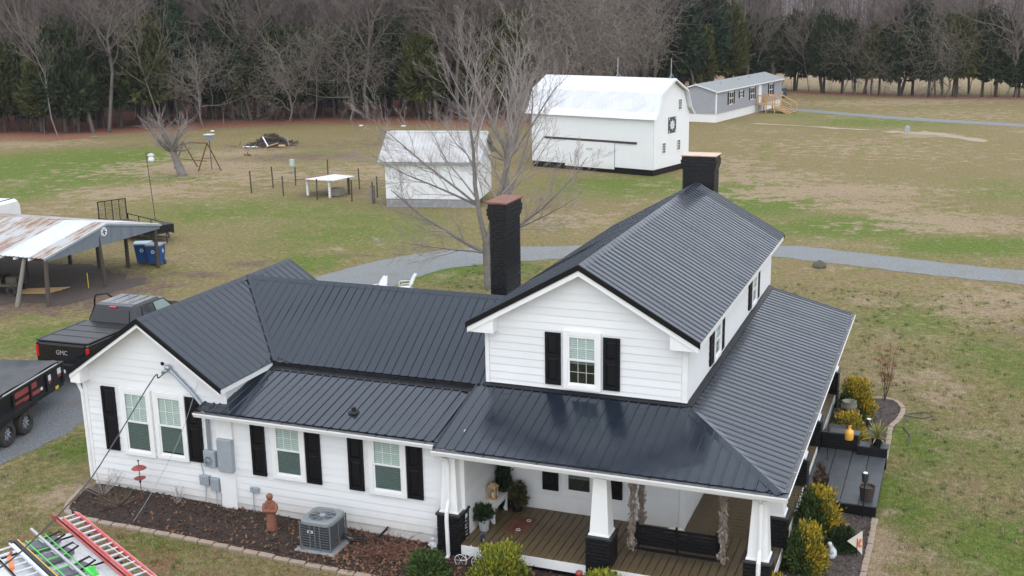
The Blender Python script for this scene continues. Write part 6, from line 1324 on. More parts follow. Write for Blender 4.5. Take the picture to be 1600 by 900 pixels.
# ------------------------------------------------------------------ tin-roofed shed
SU, SV = Vector((.98, .198, 0)), Vector((-.198, .98, 0)); SO = Vector((-22.55, 38.32, 0))
SHED = thing('shed', 'small white shed with weathered tin roof on a block foundation', 'shed', SO)
def sp(u, v, z): return SO+SU*u+SV*v+Vector((0, 0, z))
SL, SD_ = 5.85, 4.0
mb = MB(); mb.prism([sp(0, 0, .5), sp(0, SD_, .5), sp(0, SD_, 2.95), sp(0, SD_/2, 4.3), sp(0, 0, 2.95)], SU*SL); mb.build('wall', WHITE, SHED)
k = 0
for i in range(17): 
    mb = MB(); u = i*SL/17; mb.prism([sp(u+.002, -.02, .52), sp(u+SL/17-.002, -.02, .52), sp(u+SL/17-.002, -.02, 2.92), sp(u+.002, -.02, 2.92)], SV*.018); mb.build('wall_board', mat('worn_white_board', (.76, .77, .78), .6, var=(.66, .675, .70), scale=2.2, stretch=(4, 4, .5)), SHED)
for i in range(15):
    for row in range(2):
        mb = MB(); u = i*.405-(.2 if row else 0); a, b = max(u, 0)+.006, min(u+.4, SL); 
        if b-a > .05: mb.prism([sp(a, -.012, row*.25-.02), sp(b, -.012, row*.25-.02), sp(b, -.012, row*.25+.22), sp(a, -.012, row*.25+.22)], SV*.25); mb.build('foundation_block', STONEB, SHED)
for v0, z0, v1, z1 in ((-.38, 2.83, SD_/2, 4.42), (SD_+.38, 2.83, SD_/2, 4.42)):
    roof([tuple(sp(-.35, v0, z0)), tuple(sp(SL+.3, v0, z0)), tuple(sp(SL+.3, v1, z1)), tuple(sp(-.35, v1, z1))], tuple(SU), owner=SHED, mt=OLDROOF, sheet=.72)
mb = MB(); mb.prism([sp(-.1, SD_/2-.13, 4.38), sp(-.1, SD_/2, 4.47), sp(-.1, SD_/2+.13, 4.38)], SU*(SL+.3)); mb.build('ridge_cap', OLDROOF, SHED)
mb = MB(); mb.prism([sp(-.35, -.36, 2.72), sp(-.35, -.33, 2.72), sp(-.35, -.33, 2.80), sp(-.35, -.36, 2.80)], SU*(SL+.6)); mb.build('fascia', mat('grey_fascia', (.33, .34, .35), .7), SHED)
# ------------------------------------------------------------------ mobile home with new timber steps
HU, HV = Vector((.187, .982, 0)), Vector((-.982, .187, 0)); HO = Vector((-12.6, 90.0, 0))
MH = thing('mobile_home', 'blue-grey mobile home with white skirting and black shutters', 'mobile home', HO)
def hp(u, v, z): return HO+HU*u+HV*v+Vector((0, 0, z))
HL, HW = 19.0, 4.2
mb = MB(); mb.prism([hp(0, 0, .85), hp(0, HW, .85), hp(0, HW, 3.05), hp(0, HW/2, 3.62), hp(0, 0, 3.05)], HU*HL); mb.build('wall', GREYSIDE, MH)
mb = MB(); z = .86
while z < 3.0:
    mb.prism([hp(0, -.004, z), hp(0, -.022, z), hp(0, -.010, z+.13), hp(0, -.004, z+.13)], HU*HL); mb.prism([hp(-.004, 0, z), hp(-.022, 0, z), hp(-.010, 0, z+.13), hp(-.004, 0, z+.13)], HV*HW); z += .14
mb.build('siding', GREYSIDE, MH)['kind'] = 'stuff'
mb = MB(); mb.prism([hp(.06, .06, -.1), hp(.06, HW-.06, -.1), hp(.06, HW-.06, .84), hp(.06, .06, .84)], HU*(HL-.12)); mb.build('skirting', TRIM, MH)
for v0, v1 in ((-.25, HW/2), (HW+.25, HW/2)):
    mb = MB(); mb.prism([hp(-.25, v0, 3.0), hp(-.25, v1, 3.68), hp(-.25, v1, 3.76), hp(-.25, v0, 3.08)], HU*(HL+.5)); mb.build('roof', SHINGLE, MH)
    mb = MB(); mb.prism([hp(-.27, v0, 2.95), hp(-.27, v1, 3.63), hp(-.27, v1, 3.74), hp(-.27, v0, 3.06)], HU*.03); mb.build('rake_board', TRIM, MH)
mb = MB(); mb.prism([hp(-.25, -.27, 2.95), hp(-.25, -.24, 2.95), hp(-.25, -.24, 3.07), hp(-.25, -.27, 3.07)], HU*(HL+.5)); mb.build('fascia', TRIM, MH)
mb = MB(); mb.prism([hp(-.03, -.03, .85), hp(.10, -.03, .85), hp(.10, .08, .85), hp(-.03, .08, .85)], (0, 0, 2.15)); mb.build('corner_board', TRIM, MH)
def mwin(u, z, w_, h, shut=True):
    P = lambda a, b, o=0: hp(u+a, -.024-o, z+b)
    mb = MB(); mb.prism([P(-.08, -.08), P(w_+.08, -.08), P(w_+.08, h+.08), P(-.08, h+.08)], HV*-.03); f_ = mb.build('window', TRIM, MH)
    mb = MB(); mb.prism([P(.02, .02, .03), P(w_-.02, .02, .03), P(w_-.02, h-.02, .03), P(.02, h-.02, .03)], HV*-.012); mb.build('pane', GLASSDK, f_)
    mb = MB(); mb.prism([P(w_/2-.03, 0, .042), P(w_/2+.03, 0, .042), P(w_/2+.03, h, .042), P(w_/2-.03, h, .042)], HV*-.01); mb.prism([P(0, h/2-.04, .0425), P(w_, h/2-.04, .0425), P(w_, h/2+.04, .0425), P(0, h/2+.04, .0425)], HV*-.01); mb.build('muntin', TRIM, f_)
    if shut:
        for a in (-.42, w_+.12): mb = MB(); mb.prism([P(a, -.05), P(a+.3, -.05), P(a+.3, h+.05), P(a, h+.05)], HV*-.04); mb.build('shutter', SHUT, MH)
mwin(3.3, 1.55, 1.0, 1.15); mwin(6.3, 2.0, .6, .6); mwin(9.3, 1.55, 1.0, 1.15); 
mb = MB(); mb.prism([hp(11.6, -.03, .95), hp(12.5, -.03, .95), hp(12.5, -.03, 2.85), hp(11.6, -.03, 2.85)], HV*-.03); mb.build('door', TRIM, MH)
mwin(15.0, 1.55, 1.0, 1.15)
for u, v in ((4, 1.2), (9, 1.2), (12.5, 1.4)): mb = MB(); p = hp(u, v, 3.4); mb.tube([p, p+Vector((0, 0, .35))], .07, 7); mb.build('roof_vent', GREYMETAL, MH)
DK = thing('timber_steps', 'new pine entry deck and stairs at the mobile home door', 'steps', hp(11, -1.2, 0))
for k in range(8): mb = MB(); mb.prism([hp(11.0+k*.25, -.06, .82), hp(11.23+k*.25, -.06, .82), hp(11.23+k*.25, -.06, .87), hp(11.0+k*.25, -.06, .87)], HV*-2.0); mb.build('deck_board', PINE, DK)
for k in range(6): mb = MB(); z = .72-k*.13; v = -2.06-k*.30; mb.prism([hp(11.0, v, z), hp(13.0, v, z), hp(13.0, v, z+.045), hp(11.0, v, z+.045)], HV*-.28); mb.build('tread', PINE, DK)
for u in (11.0, 13.0):
    for v in (-.15, -1.1, -2.05): mb = MB(); mb.prism([hp(u-.05, v, -.05), hp(u+.05, v, -.05), hp(u+.05, v, 1.85), hp(u-.05, v, 1.85)], HV*-.09); mb.build('post', PINE, DK)
    mb = MB(); mb.prism([hp(u-.04, -.1, 1.75), hp(u+.04, -.1, 1.75), hp(u+.04, -.1, 1.85), hp(u-.04, -.1, 1.85)], HV*-2.05); mb.prism([hp(u-.04, -2.1, 1.75), hp(u+.04, -2.1, 1.75), hp(u+.04, -2.1, 1.88), hp(u-.04, -2.1, 1.88)], HV*-1.75+Vector((0, 0, -.85))); mb.prism([hp(u-.03, -2.1, .55), hp(u+.03, -2.1, .55), hp(u+.03, -2.1, .80), hp(u-.03, -2.1, .80)], HV*-1.8+Vector((0, 0, -.78))); mb.build('handrail', PINE, DK)
    mb = MB(); p = hp(u, -3.85, 0); mb.prism([hp(u-.05, -3.8, -.05), hp(u+.05, -3.8, -.05), hp(u+.05, -3.8, 1.05), hp(u-.05, -3.8, 1.05)], HV*-.09); mb.build('post', PINE, DK)
    for k in range(8): mb = MB(); v = -.3-k*.22; mb.prism([hp(u-.02, v, .87), hp(u+.02, v, .87), hp(u+.02, v, 1.75), hp(u-.02, v, 1.75)], HV*-.04); mb.build('baluster', PINE, DK)
t = thing('heat_pump', 'dark outdoor heat pump unit beyond the end of the mobile home', 'heat pump', (-10.6, 119.5, 0), world=False, rz=.1)
mb = MB(); mb.box(-.6, .6, -.5, .5, .1, 1.15); mb.build('cabinet', mat('dark_cabinet', (.05, .055, .06), .5), t, bevel=.05); mb = MB(); mb.lathe([(.001, 0), (.22, 0), (.22, .02), (.001, .02)], n=14, M=Matrix.Translation((0, -.505, .65)) @ Matrix.Rotation(PI/2, 4, 'X')); mb.build('fan_cover', GREYMETAL, t)
t = thing('utility_pedestal', 'small grey utility pedestal standing alone on the right field', 'utility box', (5.6, 85.5, 0), world=False)
mb = MB(); mb.box(-.2, .2, -.16, .16, 0, .45); mb.build('cabinet', GREYMETAL, t, bevel=.03); mb = MB(); mb.lathe([(.2, .45), (.17, .58), (.001, .62)], n=12); mb.build('lid', GREYMETAL, t)
mb = MB(); mb.ball((4.55, 29.4, .08), .27, 8, (1.15, .9, .9)); mb.v = [(x+rnd.uniform(-.03, .03), y_+rnd.uniform(-.03, .03), z+rnd.uniform(-.03, .03)) for x, y_, z in mb.v]; tag(mb.build('boulder', ROCKM, smooth=True), 'mossy boulder on the grass beside the gravel driveway', 'boulder')
# ------------------------------------------------------------------ chicken pen
PEN = thing('wire_pen', 'wire pen of thin dark posts beside the small white shed', 'fence', (-29, 42, 0))
PP = [(-33.75, 40.47), (-31.07, 40.14), (-28.1, 39.43), (-25.56, 39.39), (-23.9, 39.12), (-22.8, 39.0)]; PB = [(-33.75, 40.47), (-33.5, 42.73), (-32.58, 44.13), (-31.53, 46.78), (-27.41, 43.83), (-24.69, 41.2), (-23.2, 40.6)]
for x, y_ in sorted(set(PP+PB)): mb = MB(); h = rnd.uniform(1.25, 1.5); mb.tube([(x, y_, -.1), (x+rnd.uniform(-.05, .05), y_, h)], .045, 6); mb.build('post', WOODDARK, PEN)
for L_ in (PP, PB):
    for a, b in zip(L_[:-1], L_[1:]):
        mb = MB()
        for z in (.25, .6, .95, 1.2): mb.tube([(*a, z), ((a[0]+b[0])/2, (a[1]+b[1])/2, z-.04), (*b, z)], .007, 3)
        mb.build('wire', mat('rusty_fence_wire', (.12, .09, .075), .8), PEN)
t = thing('hen_shelter', 'low hen shelter with a pale tin top on white legs', 'shelter', (-28.6, 41.6, 0))
hs = [(-29.9, 40.6), (-28.0, 40.2), (-26.9, 41.9), (-28.8, 42.5)]
mb = MB(); mb.prism([(-30.25, 40.55, 1.05), (-29.3, 40.3, 1.10), (-28.4, 42.6, 1.12), (-29.4, 42.9, 1.06)], (0, 0, .04)); mb.build('rusty_tin', RUSTCAP, t)
mb = MB(); mb.prism([(-29.4, 40.2, 1.14), (-27.2, 40.0, 1.16), (-26.8, 42.1, 1.16), (-28.6, 42.6, 1.14)], (0, 0, .035)); mb.build('pale_tin', WMETAL, t)
for (x, y_), m_ in zip(((-29.55, 40.7), (-27.7, 40.35), (-27.1, 41.8), (-28.9, 42.4)), (TRIM, TRIM, WOODDARK, WOODDARK)): mb = MB(); mb.box(x-.06, x+.06, y_-.06, y_+.06, 0, 1.13); mb.build('leg', m_, t)
mb = MB(); mb.box(-28.0, -27.25, 40.7, 41.5, .05, .5); mb.build('nest_box', WOODGREY, t)
mb = MB(); mb.box(-24.1, -23.85, 39.1, 39.35, .0, 1.15); tag(mb.build('gate_post', WOODGREY), 'thick weathered grey post near the left wall of the small shed', 'post')
def sign(name, label, cat, loc, h, build):
    t = thing(name, label, cat, (*loc, 0), world=False); mb = MB(); mb.tube([(0, 0, -.1), (0, 0, h)], .02, 5); mb.build('stake', GREYMETAL, t); build(t, h); return t
sign('pole_box', 'pale green box on a thin white stake behind the pen', 'post box', (-33.69, 45.6), 1.1, lambda t, h: MB().box(-.14, .14, -.1, .1, h, h+.5).build('box', mat('pale_green_paint', (.42, .52, .46), .6), t, bevel=.02))
def roosters(t, h):
    for x, s in ((0, 1), (-.32, .7)):
        mb = MB(); mb.prism([(x-.14*s, -.01, h-.02), (x+.12*s, -.01, h-.02), (x+.18*s, -.01, h+.18*s), (x+.10*s, -.01, h+.14*s), (x+.02, -.01, h+.12*s), (x-.08*s, -.01, h+.2*s), (x-.12*s, -.01, h+.3*s), (x-.18*s, -.01, h+.2*s)], (0, .02, 0)); mb.build('bird_cutout', RUST, t)
sign('yard_ornament', 'rusty cut-out bird ornament on a thin stake left of the pen', 'garden ornament', (-40.6, 50.6), .95, roosters)
# ------------------------------------------------------------------ martin pole, swing frame, debris pile
t = thing('gourd_pole', 'tall thin leaning pole hung with a white gourd birdhouse', 'pole', (-33.67, 30.32, 0), world=False)
mb = MB(); mb.tube([(0, 0, -.1), (-.12, 0, 2), (-.25, 0, 3.98), (.0, 0, 4.05), (.06, 0, 4.0)], .022, 6); mb.build('pole', WOODDARK, t)
t = thing('gourd_birdhouse', 'white hanging gourd birdhouse at the top of the leaning pole', 'birdhouse', (-33.57, 30.32, 3.45), world=False)
mb = MB(); mb.lathe([(.001, 0), (.13, .04), (.18, .16), (.15, .30), (.07, .42), (.03, .52), (.02, .55)], n=14); mb.build('gourd', WMETAL, t, smooth=True); mb = MB(); mb.lathe([(.22, .42), (.12, .52), (.001, .56)], n=12); mb.build('cap', mat('smoky_clear_plastic', (.45, .47, .48), .3), t)
t = thing('old_swing_set', 'rusty A-frame of an old swing set beside the stubby bare tree', 'swing frame', (-44, 49, 0))
A, B_ = Vector((-45.6, 49.3, 2.0)), Vector((-42.75, 48.4, 2.15))
mb = MB(); mb.tube([A, B_], .05, 6); mb.build('top_bar', RUST, t)
for P, Q in ((A, (-46.4, 49.0, 0)), (A, (-45.2, 50.3, 0)), (B_, (-43.6, 48.2, 0)), (B_, (-42.1, 49.0, 0))): mb = MB(); mb.tube([P, Q], .05, 6); mb.build('leg', RUST, t)
mb = MB(); mb.tube([(-45.9, 49.2, .75), (-43.0, 48.5, .75)], .035, 5); mb.tube([(-43.15, 48.3, 1.0), (-42.5, 48.65, 1.0)], .03, 5); mb.build('cross_brace', RUST, t)
t = thing('bird_feeder', 'white-roofed grey bird feeder standing above the swing frame', 'bird feeder', (-43.1, 49.2, 0), world=False)
mb = MB(); mb.tube([(0, 0, -.1), (0, 0, 2.3)], .03, 6); mb.build('pole', WOODDARK, t); mb = MB(); mb.box(-.22, .22, -.2, .2, 2.25, 2.65); mb.build('box', mat('blue_grey_box', (.22, .25, .29), .6), t); mb = MB(); mb.box(-.32, .32, -.28, .28, 2.65, 2.72); mb.build('roof', WMETAL, t, bevel=.01)
r2 = np.random.RandomState(9); n = 520
Pm = np.stack([r2.normal(-47.2, .9, n), r2.normal(63.9, 1.0, n), np.zeros(n)], 1); Pm[:, 2] = np.clip(1.05*np.exp(-((Pm[:, 0]+47.2)**2+(Pm[:, 1]-63.9)**2)/1.7), .05, 2)*r2.uniform(.3, 1, n)
mb = MB()
for p in Pm: d = Vector((r2.normal(), r2.normal(), r2.normal()*.25)).normalized()*r2.uniform(.35, .9); p = Vector(p); mb.tube([p-d*.5, p+d*.5], r2.uniform(.012, .04), 3)
tag(mb.build('brush_pile', mat('dark_brush_wood', (.055, .042, .038), .95, var=(.10, .075, .06), scale=3)), 'dark heap of cut branches on the bare ground before the woods', 'brush pile', kind='stuff')
for k, (a, b, r_, m_, lab) in enumerate((((-46.9, 62.2, .9), (-46.2, 61.9, .1), .07, WMETAL, 'short white post leaning on the brush pile'), ((-46.4, 61.9, .1), (-45.2, 61.9, .45), .05, PINE, 'pale plank lying across the brush pile'), ((-48.6, 61.6, .06), (-47.2, 61.7, .06), .06, WMETAL, 'white board lying flat in front of the brush pile'), ((-45.0, 63.0, .9), (-44.4, 62.4, .2), .05, WOODGREY, 'grey plank leaning at the right of the brush pile'), ((-45.3, 62.2, .15), (-44.6, 62.0, .2), .12, PINE, 'orange-brown wood block at the foot of the brush pile'))):
    mb = MB(); mb.tube([a, b], r_, 4); tag(mb.build('scrap_board', m_), lab, 'board', 'boards on the brush pile')
for k, (x, y_, s, lab) in enumerate(((-58.9, 71.6, .22, 'white scrap of sheet at the wood edge left of the debris'), (-46.5, 79.3, .24, 'small white scrap by the tree line behind the debris'), (-42.0, 79.9, .28, 'white block on the leaf litter right of the debris'), (-67.5, 64.6, .4, 'pale log end lying at the left wood edge'))):
    mb = MB(); mb.prism([(x-s, y_, .02), (x+s*.7, y_-.1, .02), (x+s, y_+.3*s, .06), (x-.5*s, y_+.4*s, .08)], (0, 0, .08)); tag(mb.build('litter_scrap', WMETAL if k != 3 else WOODGREY), lab, 'scrap', 'scraps along the wood edge')
# ------------------------------------------------------------------ trees
def grow(seed, h, r0, levels=4, spread=.55, up=.25, trunk=.35, kids=(3, 3, 3, 3), lean=(0, 0), wob=.12, fork=None, shrink=.68, minr=.004, bole=.5):
    """limbs of a bare tree as segments (p0, p1, r0, r1, level)"""
    R = random.Random(seed); segs = []
    def limb(p, d, L_, r, lv):
        n = 4 if lv < 2 else 3 if lv < 4 else 2; q = p; rr = r; pts = [(p, r, d)]
        for k in range(n):
            d = (d+Vector((R.gauss(0, wob), R.gauss(0, wob), R.gauss(0, wob)*.6+up*.12*(lv > 0)))).normalized(); q2 = q+d*(L_/n); r2 = max(r*(1-(.55 if lv else .4)*(k+1)/n), minr*.6)
            segs.append((q, q2, rr, r2, lv)); q, rr = q2, r2; pts.append((q, rr, d))
        if lv >= levels: return
        nk = kids[min(lv, len(kids)-1)]
        for k in range(nk):
            if lv == 0: f = trunk+(1-trunk)*(k+R.random()*.7)/nk
            else: f = .25+.75*(k+R.random())/nk
            f = min(f, .999); i = min(int(f*n), n-1); u = f*n-i; a, b = pts[i], pts[i+1]; bp_ = a[0].lerp(b[0], u); br = a[1]+(b[1]-a[1])*u
            an = k*2.4+R.uniform(-.5, .5)+seed; side = d.cross(Vector((math.cos(an), math.sin(an), .3))).normalized()
            s = spread*R.uniform(.7, 1.3); nd = (b[2]*math.cos(s)+side*math.sin(s)+Vector((0, 0, up*.5))).normalized()
            limb(bp_, nd, L_*shrink*R.uniform(.7, 1.15)*(1.15-.35*f if lv == 0 else 1), br*.62, lv+1)
        if lv > 0 or True: # leader carries on
            limb(q, (d+Vector((0, 0, .1))).normalized(), L_*.6, rr, lv+1) if lv < levels else None
    if fork:
        for d_, L_, r_ in fork: limb(Vector((0, 0, 0)), Vector(d_).normalized(), L_, r_, 0)
    else: limb(Vector((0, 0, -.15)), Vector((lean[0], lean[1], 1)).normalized(), h*bole, r0, 0)
    return segs
def seg_mesh(segs, sides=lambda r: 7 if r > .1 else 5 if r > .03 else 3, pin=0.0):
    V = []; F = []
    for p, q, a, b, lv in segs:
        d = (q-p)
        if d.length < 1e-5: continue
        d.normalize(); x = d.cross(Vector((0, 0, 1)) if abs(d.z) < .9 else Vector((1, 0, 0))).normalized(); y_ = d.cross(x); n = sides(a); o = len(V)
        a = max(a, pin); b = max(b, pin)
        for c, r in ((p-d*a*.2, a), (q+d*b*.2, b)):
            for j in range(n): t = 2*PI*j/n; V.append(tuple(c+(x*math.cos(t)+y_*math.sin(t))*r))
        for j in range(n): k = (j+1) % n; F.append((o+j, o+k, o+n+k, o+n+j))
    return np.array(V, np.float32), np.array(F, np.int32)
def bare_tree(name, label, loc, segs, m1=BARKG, m2=TWIG, split=2, group=None, pin=0.0, smooth=True):
    t = thing(name, label, 'tree', loc, group, world=False)
    V, F = seg_mesh([s for s in segs if s[4] < split]); o = raw('trunk', V, F, m1, t)
    if smooth: o.data.polygons.foreach_set('use_smooth', [True]*len(F))
    V, F = seg_mesh([s for s in segs if s[4] >= split], pin=pin); raw('crown', V, F, m2, t); return t
# two old bare trees behind the house, built limb by limb
RT = Vector((.932, .361, 0)); FW = Vector((-.365, .93, 0)); UP = Vector((0, 0, 1))
def limb_tree(seed, bole, limbs, kids=(9, 8, 5, 4), curl=.35, minr=.004, grow_=1.0):
    R = random.Random(seed); segs = []
    for (a, r), (b, s) in zip(bole[:-1], bole[1:]): segs.append((a, b, r, s, 0))
    def br(p, d, L_, r, lv):
        n = 6 if lv < 2 else 4 if lv == 2 else 3; q = p; rr = r; pts = [(p, r, d)]
        for k in range(n):
            d = (d+Vector((R.gauss(0, .10), R.gauss(0, .10), R.gauss(0, .07)+curl*.08))).normalized(); q2 = q+d*(L_/n); r2 = max(minr, r*(1-.8*(k+1)/n)); segs.append((q, q2, rr, r2, lv)); q, rr = q2, r2; pts.append((q, rr, d))
        if lv >= 4: return
        nk = kids[lv-1]
        for k in range(nk):
            f = .2+.8*(k+R.random()*.8)/nk; f = min(f, .99); i = min(int(f*n), n-1); u = f*n-i; a, b = pts[i], pts[i+1]; P = a[0].lerp(b[0], u); r_ = (a[1]+(b[1]-a[1])*u)
            side = b[2].cross(Vector((R.gauss(0, 1), R.gauss(0, 1), R.gauss(0, 1)))).normalized(); s = R.uniform(.4, .8); nd = (b[2]*math.cos(s)+side*math.sin(s)+Vector((0, 0, .14))).normalized()
            br(P, nd, L_*R.uniform(.30, .50)*(1.2-.55*f), max(minr*1.3, r_*.5), lv+1)
    for p, d, L_, r in limbs: br(Vector(p), Vector(d).normalized(), L_*grow_, r*1.05, 1)
    return segs
B0 = [(Vector((.1, 0, -.2)), .24), (Vector((.02, 0, 1.1)), .19), (Vector((0, 0, 2.0)), .18)]
z2 = Vector((0, 0, 1.95)); z3 = Vector((0, 0, 1.6)); A4 = z2+(RT*-.2+UP).normalized()*1.8
bare_tree('bare_tree', 'wide-spreading leafless tree just behind the tall black chimney', (-8.65, 20.9, .04), limb_tree(4, B0, [
    (z2, RT*-.22+UP-FW*.1, 6.6, .115), (A4, RT*-.9+UP*.75+FW*.2, 4.6, .06), (A4, RT*-1+UP*.5-FW*.4, 4.0, .055), (z3, RT*-1+UP*.30+FW*.1, 3.9, .095), (z3, RT*-.9+UP*.12-FW*.3, 3.2, .05),
    (z2, RT*.34+UP*1-FW*.1, 6.9, .115), (z2, RT*.62+UP*.85+FW*.3, 6.3, .09), (z2, RT*1+UP*.5+FW*.1, 4.6, .07), (z2, RT*1+UP*.30-FW*.3, 3.9, .05), (z2, RT*.15+UP+FW*.6, 5.2, .07)], (11, 8, 6, 4), grow_=1.28), BARKG, TWIG, 2)
B1 = [(Vector((0, 0, -.2)), .24), (Vector((.02, 0, 1.5)), .19), (Vector((.12, .02, 3.2)), .17)]
w2 = Vector((.12, .02, 3.1)); w3 = Vector((.06, 0, 2.4))
bare_tree('bare_tree', 'upright pale leafless tree standing between the small shed and the barn', (-16.4, 42.9, 0), limb_tree(9, B1, [
    (w2, RT*.05+UP, 6.0, .13), (w2, RT*-.45+UP, 6.2, .11), (w2, RT*.42+UP-FW*.2, 5.6, .09), (w3, RT*-.75+UP*.8+FW*.2, 5.6, .09), (w3, RT*.8+UP*.85, 5.4, .085), (w3, RT*-.2+UP*.9-FW*.6, 4.8, .07), (w3, RT*.2+UP*.9+FW*.7, 4.8, .07), (w3, RT*-1+UP*.5, 4.0, .05)], (11, 8, 5, 4), .45, grow_=1.22), BARKG, TWIG, 2)
# stubby pruned tree
def stub():
    R = random.Random(6); segs = []; q = Vector((.25, 0, -.1)); r = .36
    for k in range(4): q2 = q+Vector((-.20, .02, .52)); segs.append((q, q2, r, r-.03, 0)); q, r = q2, r-.03
    for k in range(16):
        a = k*2.4; d = Vector((math.cos(a)*R.uniform(.5, 1.4), math.sin(a)*R.uniform(.5, 1.4), R.uniform(.15, 1.8))).normalized(); p = q-Vector((0, 0, R.uniform(0, .4))); rr = R.uniform(.06, .11); L_ = R.uniform(1.3, 2.9)
        e = p
        for i in range(3):
            d = (d+Vector((R.gauss(0, .28), R.gauss(0, .28), R.gauss(.08, .2)))).normalized(); e2 = e+d*L_/3; segs.append((e, e2, rr*(1-i*.2), rr*(.8-i*.2), 1)); e = e2
            for j in range(9): dd = (d*.6+Vector((R.gauss(0, .8), R.gauss(0, .8), R.gauss(.2, .6)))).normalized(); l = R.uniform(.6, 1.3); segs.append((e2, e2+dd*l*.5, .012, .009, 2)); segs.append((e2+dd*l*.5, e2+dd*l+Vector((R.gauss(0, .1), R.gauss(0, .1), .1)), .013, .006, 2))
    return segs
bare_tree('bare_tree', 'stubby pruned tree with a leaning trunk and brushy twigs beside the swing frame', (-43.5, 45.8, 0), stub(), BARKG, TWIG, 2)
# ---- woodland: bare trees and evergreens, each a thing; templates share their meshes
def tl_point(s):
    """a point on the wood edge, s metres from its left end"""
    for a, b in zip(TREELINE[:-1], TREELINE[1:]):
        l = math.dist(a, b)
        if s <= l: return (a[0]+(b[0]-a[0])*s/l, a[1]+(b[1]-a[1])*s/l)
        s -= l
    return TREELINE[-1]
FG1 = 'bare trees along the wood edge'; FG2 = 'dark evergreens along the wood edge'
BT = []
for k, (h, r, lv, sp_, up_, kd, mm) in enumerate(((19, .19, 4, .75, .30, (10, 5, 4, 3), FTWIG), (17, .15, 4, .60, .35, (11, 4, 4, 3), FTWIG), (21, .23, 4, .9, .25, (10, 5, 4, 3), FTWIG), (14, .13, 4, .95, .05, (9, 5, 4, 3), FTWIGP), (13, .07, 4, .7, .3, (9, 4, 4, 2), FTWIGP))):
    sg = grow(100+k, h, r, lv, sp_, up_, .5 if k != 3 else .22, kd, minr=.008, wob=.30 if k == 3 else .17, bole=.5 if k == 3 else .66, shrink=.68 if k == 3 else .46)
    t = bare_tree('bare_tree', 'bare grey tree standing in the row at the edge of the woods', (-200, -200, 0), sg, FBARK if k < 3 else BARKG, mm, 2, FG1, pin=.013, smooth=False); BT.append(t)
EG = []
for k, (rx, h, n, mm, cone, zb) in enumerate(((2.3, 9.0, 6500, CEDAR, .5, 2.4), (2.6, 9.5, 7000, CEDAR2, .45, 2.7), (2.3, 12.0, 7000, PINEF, .6, 3.4), (2.0, 7.5, 5200, CEDAR, .35, 1.7))):
    t = thing('evergreen_tree', 'dark bushy evergreen standing at the edge of the woods', 'tree', (-200, -200, 0), FG2, world=False)
    mb = MB(); mb.tube([(0, 0, -.2), (.05, 0, h*.4), (0, .05, h*.93)], [.19, .13, .03], 7)
    for j in range(10): a = j*2.4; z = zb+.3+(h-zb)*.7*j/10; l = rx*(1-.6*j/10)*.8; mb.tube([(0, 0, z), (l*math.cos(a), l*math.sin(a), z+.35*l)], [.05, .015], 4)
    mb.build('trunk', WOODDARK, t)
    V, F = leafballs(n, clumpy(rx, rx, h-zb, 110, 60+k, spread=.26, cone=cone), .34, 60+k, up=.35); V[:, 2] += zb; raw('crown', V, F, mm, t); EG.append(t)
used = set()
BASE = {t.name: (t['label'], t['group']) for t in BT+EG}
def place(T_, x, y, s, rz):
    z = float(gz(x, y)+hill(np.array(x), np.array(y)))
    if T_.name not in used: used.add(T_.name); T_.location = (x, y, z-.05); T_.rotation_euler = (0, 0, rz); T_.scale = (s, s, s); return T_
    return dup(T_, (x, y, z-.05), rz, (s*rnd.uniform(.9, 1.1), s*rnd.uniform(.9, 1.1), s), *BASE[T_.name])
def at_px(x, d):
    """plan point d metres beyond the wood edge along the bearing whose picture column is about x"""
    a = (x-800)/1808.5; dx, dy = _F.x+_R.x*a, _F.y+_R.y*a; l = math.hypot(dx, dy); dx, dy = dx/l, dy/l; t = 40.0
    while t < 400:
        px_, py_ = CAM[0]+dx*t, CAM[1]+dy*t
        if py_ >= float(tl_y(px_)): break
        t += .5
    return px_+dx*d, py_+dy*d
trees_done = []
ROWN = ['first', 'second', 'third', 'fourth', 'fifth', 'sixth', 'seventh', 'eighth', 'ninth', 'tenth', 'eleventh', 'twelfth', 'thirteenth', 'fourteenth', 'fifteenth', 'sixteenth', 'seventeenth', 'eighteenth', 'nineteenth', 'twentieth', 'twenty-first', 'twenty-second', 'twenty-third', 'twenty-fourth', 'twenty-fifth', 'twenty-sixth', 'twenty-seventh', 'twenty-eighth', 'twenty-ninth', 'thirtieth', 'thirty-first']
def put(kind, k, px_, d, s): 
    x, y = at_px(px_, d); o = place((EG if kind == 'e' else BT)[k], x, y, s, rnd.uniform(0, 6.28)); trees_done.append((x, y)); return o
